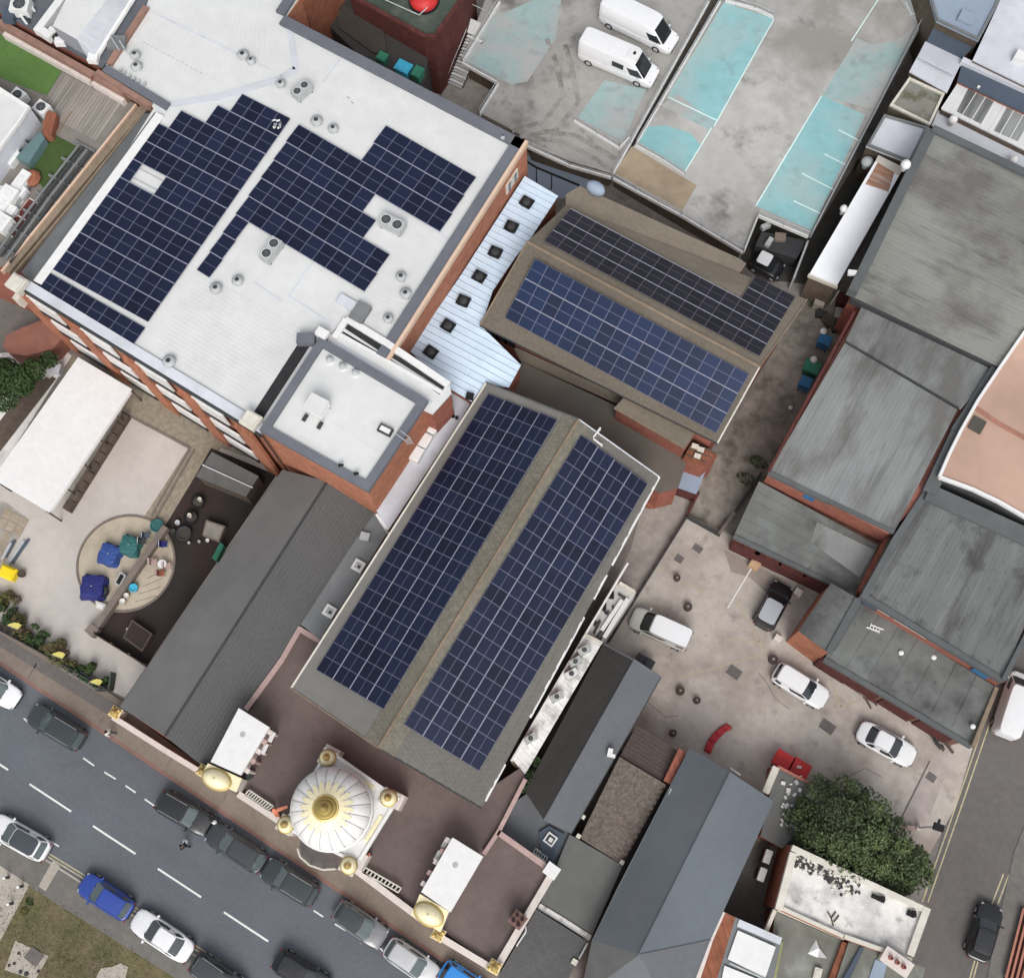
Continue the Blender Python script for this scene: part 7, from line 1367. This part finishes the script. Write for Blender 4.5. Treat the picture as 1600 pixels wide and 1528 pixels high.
# ================================================================ VEHICLES
def paint(name, col, metal=0.0): return mat('paint_' + name, col, .28, .03, 2, 0, spec=.5, metal=metal, coat=.6)
GLASSV = mat('vehicle_glass', (.02, .024, .028), .05, .03, 2, 0, spec=.8)
GLASSL = mat('vehicle_glass_bright', (.085, .11, .115), .08, .03, 2, 0, spec=.8)  # paler glass: reflected sky put into the base colour
def sring(L, W, n, ex, cx=0):
    out = []
    for i in range(n):
        a = 2 * math.pi * i / n; ca, sa = math.cos(a), math.sin(a)
        out.append((cx + L / 2 * math.copysign(abs(ca) ** (2 / ex), ca), W / 2 * math.copysign(abs(sa) ** (2 / ex), sa)))
    return out
def car(pr, pf, label, col, kind='hatch', W=1.8, H=1.5, z0=0.0, roofm=None, cat='car', group='parked cars', glass=None, zc=.8, name=None):
    """pr, pf: rear and front end in the photograph"""
    a, e = P(*pr, z0 + zc), P(*pf, z0 + zc); L = (e - a).length; ang = math.atan2(e.y - a.y, e.x - a.x); c = (a + e) / 2
    t = lthing(name or {'van': 'panel_van', 'mini': 'delivery_van'}.get(kind, 'car'), label, cat, (c.x, c.y, z0), ang, group)
    pm = paint(*col); gm = glass or GLASSV; n = 56
    van = kind in ('van', 'mini')
    # fractions of length measured from the rear
    bel = {'hatch': .60, 'sedan': .62, 'suv': .62, 'van': .42, 'mini': .46, 'mpv': .55}[kind] * H
    f = lambda k: -L / 2 + k * L
    cb = {'hatch': (.03, .76), 'sedan': (.14, .75), 'suv': (.02, .76), 'van': (.003, .90), 'mini': (.004, .92), 'mpv': (.008, .83)}[kind]   # cabin base rear, front
    cr = {'hatch': (.13, .56), 'sedan': (.29, .56), 'suv': (.08, .57), 'van': (.012, .75), 'mini': (.015, .76), 'mpv': (.02, .66)}[kind]   # roof
    hood = {'hatch': .86, 'sedan': .86, 'suv': .9, 'van': .98, 'mini': .98, 'mpv': .9}[kind] * bel
    def zs(x):                                             # shoulder height along the car
        k = (x + L / 2) / L
        z = bel
        if k > cb[1] - .04: u = min(1, (k - cb[1] + .04) / (1 - cb[1] + .04)); z = bel * (1 - .02) + (hood * .82 - bel) * u ** 1.6
        if kind == 'sedan' and k < .14: z = bel - .05 * bel * ((.14 - k) / .14)
        if kind in ('hatch', 'suv') and k < .05: z = bel - .06 * bel * (1 - k / .05)
        return z
    b = MB(); rings = []
    ex = {'hatch': 5.0, 'sedan': 4.6, 'suv': 5.6, 'van': 8, 'mini': 6.5, 'mpv': 6}[kind]
    for sc, zz in ((.93, .2), (.985, .3), (1.0, .5)): rings.append([(x * (1 - (1 - sc) * .5), y * sc, min(zz, .5) * (H / 1.5 if not van else 1)) for x, y in sring(L, W, n, ex)])
    rings.append([(x, y, zs(x) * .86) for x, y in sring(L, W, n, ex)])
    rings.append([(x * .99, y * .965, zs(x) * .96) for x, y in sring(L, W, n, ex)])
    rings.append([(x * .965, y * .91, zs(x) * 1.0) for x, y in sring(L, W, n, ex)])
    rings.append([(x * .80, y * .74, zs(x * .8) * 1.02 + .01) for x, y in sring(L, W, n, ex * .9)])
    rings.append([(x * .45, y * .4, zs(x * .45) * 1.03 + .015) for x, y in sring(L, W, n, 4)])
    for r in rings: b.v += [Vector(p) for p in r]
    for j in range(len(rings) - 1):
        for i in range(n): b.f.append([j * n + i, j * n + (i + 1) % n, (j + 1) * n + (i + 1) % n, (j + 1) * n + i]); b.m.append(0)
    b.f.append(list(range((len(rings) - 1) * n, len(rings) * n))); b.m.append(0); b.f.append(list(range(n - 1, -1, -1))); b.m.append(0)
    body = b.build('body', pm, t, True)
    # cabin: base ring -> roof ring -> crowned roof
    wr = {'hatch': .74, 'sedan': .72, 'suv': .78, 'van': .90, 'mini': .86, 'mpv': .88}[kind]
    base = sring((cb[1] - cb[0]) * L, W * (.965 if van else .9), n, ex + 1, (f(cb[0]) + f(cb[1])) / 2); top = sring((cr[1] - cr[0]) * L, W * wr, n, ex + 1.5, (f(cr[0]) + f(cr[1])) / 2)
    zb = bel * .97; ztp = H - (.07 if not van else .12)
    lv = [[(x, y, zs(x) * .95) for x, y in base], [(x, y, ztp) for x, y in top]]
    cxr = (f(cr[0]) + f(cr[1])) / 2
    crown = [[(cxr + (x - cxr) * .965, y * .93, ztp + (.045 if not van else .08)) for x, y in top], [(cxr + (x - cxr) * .7, y * .6, H - .004) for x, y in top], [(cxr + (x - cxr) * .3, y * .25, H) for x, y in top]]
    cab = MB()
    for r in lv + crown[:1]: cab.v += [Vector(p) for p in r]
    for j in range(2):
        for i in range(n): cab.f.append([j * n + i, j * n + (i + 1) % n, (j + 1) * n + (i + 1) % n, (j + 1) * n + i]); cab.m.append(0)
    cab.build('cabin', pm, t, True)
    rf = MB()
    for r in crown: rf.v += [Vector(p) for p in r]
    for j in range(2):
        for i in range(n): rf.f.append([j * n + i, j * n + (i + 1) % n, (j + 1) * n + (i + 1) % n, (j + 1) * n + i]); rf.m.append(0)
    rf.f.append(list(range(2 * n, 3 * n))); rf.m.append(0)
    rf.build('roof', roofm or pm, t, True)
    # glass set 6 mm proud of the cabin
    def pt(i, v, out=.008):
        p = Vector(lv[0][i % n]).lerp(Vector(lv[1][i % n]), v); q = Vector(lv[0][(i + 1) % n]) - Vector(lv[0][(i - 1) % n]); s_ = Vector(lv[1][i % n]) - Vector(lv[0][i % n]); nn_ = q.cross(s_).normalized(); return p + nn_ * out
    def glassband(name, idx, v0, v1):
        g = MB()
        for i in idx: g.v += [pt(i, v0), pt(i, v1)]
        for k in range(len(idx) - 1): g.f.append([2 * k, 2 * k + 2, 2 * k + 3, 2 * k + 1]); g.m.append(0)
        g.build(name, gm, t)
    fr_ = [i for i in range(-n // 2, n // 2) if base[i % n][1] < W * .40 and base[i % n][1] > -W * .40 and base[i % n][0] > cxr]; fr_.sort(key=lambda i: base[i % n][1])
    glassband('windscreen', fr_, .06, .96)
    re_ = [i for i in range(0, n) if abs(base[i][1]) < W * .37 and base[i][0] < (f(cb[0]) + f(cb[1])) / 2 and base[i][0] < f(cb[0]) + .25 * L]; re_.sort(key=lambda i: -base[i][1])
    if not van and len(re_) > 1: glassband('rear_window', re_, .12 if kind != 'sedan' else .06, .86 if kind != 'sedan' else .94)
    for sgn in (1, -1):
        si = [i for i in range(n) if base[i][1] * sgn > W * .41]; si.sort(key=lambda i: base[i][0] * -sgn)
        if van: si = [i for i in si if f(.66) < base[i][0] < f(.9)]
        if len(si) > 2:
            if van: glassband('side_window', si, .1, .6)
            else:
                xm = f(cb[0]) + .45 * (f(cb[1]) - f(cb[0])); A_ = [i for i in si if base[i][0] >= xm]; B_ = [i for i in si if base[i][0] <= xm]
                for gr_ in (A_, B_):
                    if len(gr_) > 1: glassband('side_window', gr_, .1, .86)
    # bonnet panel line, lights, mirrors, wheels, bumpers
    xb0, xb1 = f(cb[1] + .015), f(.965)
    bo_ = MB(); m1 = 8; vs = []
    for k in range(m1 + 1):
        x = lerp(xb0, xb1, k / m1); hw = W * (.36 - .05 * (k / m1) ** 2)
        for s_ in (-1, -.5, 0, .5, 1): vs.append((x, hw * s_, zs(x) * 1.01 + .022 * (1 - s_ * s_) + (.004 if k < m1 else -.01)))
    bo_.v = [Vector(v) for v in vs]
    for k in range(m1):
        for i in range(4): bo_.f.append([k * 5 + i, (k + 1) * 5 + i, (k + 1) * 5 + i + 1, k * 5 + i + 1]); bo_.m.append(0)
    if not van: bo_.build('bonnet', pm, t, True)
    for s_ in (-1, 1):
        h = MB(); h.lathe([(.13, 0), (.15, .02), (.1, .04), (.01, .045)], (0, 0, 0), 10); mm = Matrix.Translation((f(.955), s_ * W * .36, zs(f(.94)) * .90)) @ Matrix.Rotation(s_ * -.3, 4, 'Z') @ Matrix.Diagonal((.9, .85, .7, 1)); h.v = [mm @ v for v in h.v]; h.build('headlight', M['head'], t, True)
        MB().box((f(.012), s_ * W * .37, bel * .82), (.07, .22, .12)).build('tail_light', M['tail'], t)
        mi = MB(); mi.box((f(cb[1] - .07), s_ * (W / 2 + .09), bel * 1.04), (.14, .2, .13), s_ * .2); mi.build('wing_mirror', pm, t)
        for k in (.17, .815):
            wy = s_ * (W / 2 - .1); r_ = .33 if not van else .36
            w_ = MB().cyl((f(k), wy - s_ * .1, r_), (f(k), wy + s_ * .112, r_), r_, r_, 18).build('wheel', M['black'], t); MB().cyl((f(k), wy + s_ * .09, r_), (f(k), wy + s_ * .118, r_), r_ * .62, r_ * .62, 14).build('rim', M['rail'], w_)
    MB().box((f(.994), 0, .42), (.09, W * .62, .2)).build('grille', M['black'], t); MB().box((f(.004), 0, .42), (.07, W * .6, .16)).build('rear_bumper', M['dark'], t)
    if not van:
        for s_ in (-1, 1): MB().tube([Vector((f(cr[0] + .05), s_ * W * wr * .46, H - .035)), Vector((f(cr[1] - .03), s_ * W * wr * .46, H - .035))], .018, 5).build('roof_rail', M['rail'] if kind == 'suv' else M['black'], t)
    for s_ in (-.22, .2): MB().tube([Vector((f(cb[1] - .005), s_ * W, zs(f(cb[1])) * 1.0 + .03)), Vector((f(cb[1] - .055), s_ * W + .25, zs(f(cb[1])) + .19 * (H - bel)))], .012, 4).build('wiper', M['black'], t)
    return t
WHT = ('white', (.74, .75, .76)); SIL = ('silver', (.50, .51, .52), .3); GRY = ('dark_grey', (.045, .05, .056), .2); GRN = ('grey_green', (.040, .050, .052), .2); BLK = ('black', (.012, .013, .015)); BLU = ('blue', (.02, .055, .30)); BEI = ('beige', (.42, .42, .39)); BBL = ('bright_blue', (.02, .22, .62))
Zr, Zp = -.004, .0
# main street, temple side
car((-44, 1052), (26, 1096), 'white car cut by the left border on the temple side of the street', WHT, 'hatch', 1.82, 1.5, glass=GLASSL)
car((128, 1160), (47, 1111), 'dark grey estate car alone below the play yard fence', GRN, 'suv', 1.85, 1.6, glass=GLASSL)
car((247, 1247), (326, 1292), 'black estate car below the first pavilion, with a bright windscreen', BLK, 'suv', 1.83, 1.55, glass=GLASSL)
car((411, 1352), (325, 1296), 'dark grey hatchback second from the left in the row below the gateway', GRY, 'hatch', 1.82, 1.5, glass=GLASSL)
car((493, 1403), (412, 1353), 'dark grey sporty hatchback directly below the golden dome gateway', GRN, 'suv', 1.85, 1.55, glass=GLASSL)
car((525, 1418), (600, 1470), 'grey hatchback with a light bonnet below the right pavilion', ('mid_grey', (.16, .165, .175), .2), 'hatch', 1.82, 1.5, glass=GLASSL, roofm=paint('grey_green', (.040, .050, .052)))
car((604, 1476), (682, 1530), 'silver white hatchback at the bottom border below the right pavilion', SIL, 'hatch', 1.8, 1.5, glass=GLASSL)
car((690, 1512), (760, 1560), 'bright blue car just entering at the bottom border', BBL, 'hatch', 1.8, 1.5)
# main street, green side
car((73, 1333), (-14, 1284), 'white car with a dark glass roof near the left border on the green side', WHT, 'hatch', 1.85, 1.55, .0, glass=GLASSL, roofm=mat('black_glass_roof', (.05, .06, .068), .1, .03, 1, 0, spec=.7))
car((203, 1426), (126, 1376), 'bright blue hatchback parked on the green side of the street', BLU, 'hatch', 1.8, 1.48, .02, glass=GLASSL)
car((297, 1492), (208, 1432), 'white saloon parked behind the blue hatchback', WHT, 'sedan', 1.86, 1.45, .02, glass=mat('vehicle_glass_mid', (.05, .058, .065), .08, .03, 2, 0, spec=.8))
car((302, 1500), (380, 1556), 'dark car at the bottom border behind the white saloon', GRY, 'suv', 1.84, 1.55, .02)
car((430, 1496), (512, 1548), 'black car driving at the bottom border beside the centre line', BLK, 'hatch', 1.82, 1.5, group='moving cars')
# yard
car((1078, 1003), (987, 962), 'white roofed people carrier with a grey bonnet in the middle of the yard', BEI, 'mpv', 1.9, 1.9, .004, roofm=paint('white', (.78, .79, .8)), group='cars in the yard', glass=mat('vehicle_glass_dark', (.012, .014, .016), .06, .03, 2, 0, spec=.7))
car((1190, 980), (1226, 912), 'black car with a pale glass roof nose-in to the lean-to wall', BLK, 'suv', 1.85, 1.6, .004, roofm=mat('pale_glass_roof', (.36, .38, .41), .15, .04, 1, 0, spec=.6), group='cars in the yard')
car((1211, 1046), (1292, 1096), 'white estate car beside the brick porch', WHT, 'suv', 1.83, 1.5, .004, group='cars in the yard')
car((1342, 1138), (1430, 1186), 'white saloon near the yard entrance', WHT, 'sedan', 1.86, 1.42, .004, group='cars in the yard')
# side street
vn = car((1568, 1152), (1600, 1052), 'white van at the right border on the side street', WHT, 'mini', 2.0, 2.1, 0, cat='van', group='vehicles on the side street')
car((1526, 1500), (1552, 1413), 'black saloon on the side street at the right border', BLK, 'hatch', 1.86, 1.45, 0, group='vehicles on the side street', glass=GLASSV)
# car park vans
car((942, 8), (1056, 64), 'white high roofed van on the car park deck, upper of two', WHT, 'van', 2.05, 2.6, DZ + .004, cat='van', group='vans on the car park', zc=1.3)
v2 = car((908, 66), (1026, 116), 'white van with a dark side window on the car park deck, lower of two', WHT, 'van', 2.05, 2.6, DZ + .004, cat='van', group='vans on the car park', zc=1.3)
MB().box((.35, -1.005, 1.75), (1.05, .02, .62)).build('side_window', M['glass'], v2); MB().box((1.35, 0, 2.64), (.9, .95, .12)).build('roof_unit', M['white'], v2); MB().box((1.35, .1, 2.71), (.22, .3, .03)).build('fan_grille', M['black'], v2)
uc_ = car((1178, 402), (1222, 424), 'dark car with a white roof hidden in the undercroft below the teal bays', BLK, 'hatch', 1.75, 1.5, .03, roofm=paint('white', (.74, .75, .76)), group='cars in the undercroft')

# ================================================================ YARD AND STREET CLUTTER
for x, y, r_, l in ((1058, 903, .26, 'small dark drain cover ring in the yard, uppermost of five'), (1075, 948, .33, 'dark round drum beside the people carrier'), (1063, 1079, .33, 'dark round drum in the lower yard'), (1089, 1094, .27, 'small dark drum right of its larger twin in the lower yard'), (1052, 1145, .27, 'small dark drum at the edge of the brown tiled roof'), (1208, 1030, .35, 'dark round drum at the foot of the brick porch')):
    q = P(x, y, .3); t = thing('drum', l, 'drum', (q.x, q.y, .004), 'drums in the yard'); MB().lathe([(r_, .004), (r_ * 1.05, .15), (r_, .3), (r_ * .97, .5), (r_ * .8, .5), (r_ * .75, .42)], (q.x, q.y, 0), 16).build('drum', mat('brown_drum', srgb(82, 66, 60), .7, .2, 3, 0), t, True); MB().cyl((q.x, q.y, .3), (q.x, q.y, .515), r_ * .78, r_ * .78, 12).build('lid', mat('drum_lid', srgb(70, 62, 58), .7), t); MB().cyl((q.x, q.y, .5), (q.x, q.y, .54), r_ * .3, r_ * .26, 8).build('knob', M['path'], t)
hz = thing('red_hose', 'red curved hose lying in the yard beside the blue-grey roof', 'hose', (*P(1120, 1155, 0).xy, .004)); pts = [(1138, 1133), (1128, 1138), (1118, 1147), (1109, 1158), (1103, 1174)]
for o_, rr in ((0, .17), (.24, .16)): MB().tube([v + Vector((o_, 0, 0)) for v in PP(pts, .16)], rr, 7).build('hose', M['redf'], hz, True)
for x, y, sx, l in ((1224, 1188, 1.35, 'red lidded skip bin by the big tree, left of two'), (1250, 1201, 1.35, 'red lidded skip bin by the big tree, right of two')): bin_(x, y, .004, 'red', l, (sx, 1.2, 1.15), R(-2), 'red bins by the big tree')
q = P(1246, 1194, 1.3); tag(MB().box((q.x + .2, q.y - .1, 1.24), (.35, .2, .05), .4).build('paper', M['cream']), 'scrap of pale paper on the right red bin', 'paper')
for x, y, sx, l in ((1248, 925, .6, 'white box beside the black car at the lean-to wall'), (1216, 997, .55, 'cream box at the corner of the brick porch'), (1180, 881, .8, 'tan cardboard box at the lean-to wall')): q = P(x, y, .6); b = MB(); b.box((q.x, q.y, .3), (sx, sx * .9, .58), R(-4)); b.box((q.x, q.y, .6), (sx * .9, sx * .4, .04), R(-4)); tag(b.build('storage_box', mat('cardboard', (.48, .33, .2), .9) if sx > .7 else M['cream']), l, 'box')
for k, (x, y, l) in enumerate(((1001, 1030, 'dark wheeled bin at the top end of the slate gable roof, left one'), (1014, 1037, 'dark wheeled bin at the top end of the slate gable roof, right one'))): bin_(x, y, .004, 'dark', l, (.7, .75, 1.1), R(-2))
lw_ = thing('low_yard_fence', 'thin dark fence between the concrete path and the yard', 'fence', (*P(1010, 905, 0).xy, 0)); a, e = P(1074, 806, .7), P(951, 1003, .7)
for k in range(14): p, q = lerp(a, e, k / 14), lerp(a, e, (k + .92) / 14); MB().wall([p, q], .01, .7, .1).build('panel', M['dark'], lw_)
MB().wall([a, P(1126, 835, .7)], .01, .7, .1).build('panel', M['dark'], lw_)
t = thing('alley_wall', 'dark low wall running up the alley beside the workshop', 'wall', (*P(1140, 800, 0).xy, 0)); MB().wall(PP([(1092, 768), (1074, 804)], .8), 0, .8, .2).build('wall', M['brickd'], t); MB().wall(PP([(1124, 834), (1148, 800), (1190, 738)], .8), 0, .8, .2).build('wall', M['dark'], t); MB().wall(PP([(1124, 834), (1148, 800)], .85), .8, .86, .26).build('coping', M['dwall'], t)
for x, y, l in ((6, 1371, 'white topped bollard on the pale paved corner, upper left one'), (28, 1385, 'white topped bollard on the pale paved corner, right one'), (12, 1412, 'white topped bollard on the pale paved corner, lower one')):
    q = P(x, y, .9); t = thing('bollard', l, 'bollard', (q.x, q.y, .03), 'bollards on the paved corner'); MB().cyl((q.x, q.y, .03), (q.x, q.y, .85), .11, .09, 12).build('post', M['dark'], t); MB().lathe([(.1, .85), (.13, .92), (.1, 1.0), (.01, 1.03)], (q.x, q.y, 0), 12).build('cap', M['white'], t, True)

pad = struct(MB().prism(PP([(24, 1469), (76, 1493), (55, 1530), (7, 1515)], .05), .0, .05).build('concrete_pad', M['slab'])); q = P(53, 1494, .1); t = thing('access_cover', 'dark square access cover on the concrete pad in the grass', 'cover', (q.x, q.y, .05)); MB().box((q.x, q.y, .075), (1.15, .95, .05), R(-4)).build('cover', M['pave3'], t)
random.seed(31)
for k, (x, y) in enumerate(((29, 1489), (22, 1505), (32, 1518), (41, 1521), (60, 1517), (14, 1508))): q = P(x, y, .1); r_ = random.uniform(.1, .2); b = MB(); b.lathe([(r_, .05), (r_ * 1.1, .09), (r_ * .5, .13), (.01, .14)], (q.x, q.y, 0), 8); tag(b.build('dark_stone', M['gableD']), ('dark stone by the left edge', 'dark stone in the middle left', 'dark stone at the lower middle', 'dark stone below the middle', 'dark stone at the lower right', 'dark stone at the lower left corner')[k] + ' of the concrete pad in the grass', 'stone', 'stones on the concrete pad')
q = P(174, 1516, .1); o = MB().prism(PP([(150, 1526), (158, 1512), (176, 1510), (188, 1504), (200, 1510), (196, 1528), (170, 1540)], .06), .0, .055).build('worn_ground', M['slab']); o['kind'] = 'structure'
for x, y, m in ((46, 1409, 'leafd'), (38, 1424, 'leafy')): q = P(x, y, .1); t = thing('weed_tuft', 'small tuft of weeds at the edge of the paved corner, ' + ('upper one' if y < 1415 else 'lower one'), 'weed', (q.x, q.y, .015), 'weeds by the paved corner'); leafcloud([(q.x, q.y, .12, .35, .3, .15)], 160, .06, m, x, parent=t)
go = leafcloud([(P(120, 1480).x + dx, P(120, 1480).y + dy, .02, 2.6, 2.2, .06) for dx in (-5, -2, 1, 4) for dy in (-2.5, 0)], 9000, .05, 'grass', 77, 'grass_tuft'); go['kind'] = 'stuff'
# tall camera pole at the yard entrance; its white shaft leans with the view
q = P(1434, 1293, .1); t = thing('camera_pole', 'white pole with a dark camera head beside the big tree at the yard entrance', 'pole', (q.x, q.y, .01)); hz_ = 5.0
MB().cyl((q.x, q.y, .01), (q.x, q.y, .5), .22, .18, 10).build('base', M['cream'], t); MB().cyl((q.x, q.y, .5), (q.x, q.y, hz_), .09, .07, 8).build('shaft', M['acw'], t); MB().box((q.x + .05, q.y, hz_ + .1), (.7, .5, .35), .2).build('camera_head', M['black'], t); MB().box((q.x, q.y + .35, hz_ - .2), (.16, .5, .16), .1).build('bracket', M['dark'], t)
MB().wall(PP([(1402, 1290), (1430, 1294)], .5), .01, .5, .3).build('kerb_block', M['pinkwall'], None)
o = bpy.data.objects[[k for k in ORG if k.startswith('kerb_block')][-1]]; tag(o, 'pinkish low kerb wall between the tree and the camera pole', 'wall')

sheet('dark_patch', [(1131, 858), (1180, 882), (1222, 905), (1200, 928), (1172, 902), (1142, 893)], .0075, mat('dark_patch_concrete', srgb(142, 132, 126), .9, .12, 1.5, .1), .003)  # flat sheet of darker concrete at the foot of the lean-to
for k, pts in enumerate(([(1185, 1050), (1200, 1070), (1212, 1092), (1234, 1108)], [(1330, 1210), (1352, 1200), (1378, 1214)], [(1010, 1095), (1040, 1120), (1060, 1118)])):
    for a, e in zip(pts, pts[1:]): mark(a, e, .045, .0072, 'pave3', 'yard_crack')
random.seed(8)
for x, y, l in ((1356, 1090, 'heap of broken boards by the brick wall between the two white cars'), (1470, 1163, 'heap of boards at the far corner of the lean-to by the side street'), (1300, 1046, 'small heap of boards at the foot of the porch wall')):
    q = P(x, y, .3); t = thing('board_heap', l, 'boards', (q.x, q.y, .004), 'heaps of boards by the lean-to wall')
    for k in range(6): MB().box((q.x + random.uniform(-.6, .6), q.y + random.uniform(-.3, .3), .06 + .07 * k), (random.uniform(.7, 1.6), random.uniform(.1, .3), .06), random.uniform(-.9, .4)).build('board', M[random.choice(('plankd', 'plank', 'brickd', 'dark'))], t)
# ================================================================ PEOPLE
def person(x, y, z0, ang, label, topm, legm, step=.25, bag=None):
    q = P(x, y, z0); t = lthing('person', label, 'person', (q.x, q.y, z0), ang)
    V = [(0, 0, .95), (0, 0, 1.2), (.02, 0, 1.42), (.03, 0, 1.52), (.05, 0, 1.66),
         (0, .1, .9), (step * .5, .11, .5), (step * .75, .11, .09), (step * .75 + .17, .12, .05),
         (0, -.1, .9), (-step * .3, -.11, .5), (-step, -.11, .11), (-step + .16, -.12, .05),
         (.0, .19, 1.4), (-.08, .25, 1.12), (.04, .26, .88), (.0, -.19, 1.4), (.1, -.25, 1.12), (.22, -.24, .92), (.08, 0, 1.74)]
    Ed = [(0, 1), (1, 2), (2, 3), (3, 4), (0, 5), (5, 6), (6, 7), (7, 8), (0, 9), (9, 10), (10, 11), (11, 12), (2, 13), (13, 14), (14, 15), (2, 16), (16, 17), (17, 18), (4, 19)]
    rad = [.15, .16, .15, .06, .10, .1, .075, .05, .045, .1, .075, .05, .045, .075, .05, .04, .075, .05, .04, .085]
    me = bpy.data.meshes.new('tmp'); me.from_pydata([Vector(v) for v in V], Ed, []); o = bpy.data.objects.new('tmp', me); COL.objects.link(o)
    sk = o.modifiers.new('s', 'SKIN'); 
    for i, r_ in enumerate(rad): me.skin_vertices[0].data[i].radius = (r_, r_)
    me.skin_vertices[0].data[0].use_root = True
    o.modifiers.new('u', 'SUBSURF').levels = 1
    dg_ = bpy.context.evaluated_depsgraph_get(); m2 = bpy.data.meshes.new_from_object(o.evaluated_get(dg_)); bpy.data.objects.remove(o); m2.name = 'body'
    for m_ in (topm, legm, M['skin'], M['black']): m2.materials.append(m_)
    for p in m2.polygons:
        z = p.center.z; arm = abs(p.center.y) > .2
        p.material_index = 3 if z < .1 else (2 if (z > 1.5 or (arm and z < .97)) else (1 if z < .95 and not arm else 0)); p.use_smooth = True
    bo_ = bpy.data.objects.new('body', m2); COL.objects.link(bo_); bo_.parent = t; ORG[bo_.name] = Vector((0, 0, 0))
    MB().lathe([(.105, 1.68), (.118, 1.75), (.09, 1.83), (.01, 1.86)], (.05, 0, 0), 12).build('hair', M['hair'], t, True)
    if bag: MB().lathe([(.05, .45), (.17, .55), (.16, .8), (.04, .92), (.01, .93)], (.24, -.26, 0), 10).build('bag', bag, t)
    return t
person(176, 1146, .1, R(10), 'pedestrian in a white top walking on the pavement below the golden urn', M['cloth_w'], M['cloth_b'])
person(293, 1322, -.004, R(170), 'person in dark clothes with a white bag crossing the street beside the parked cars', M['cloth_d'], M['cloth_d'], bag=M['white'])
person(337, 1277, .1, R(0), 'person in dark clothes carrying a white bag on the pavement beside the parked cars', M['cloth_d'], M['cloth_b'], bag=M['white'])
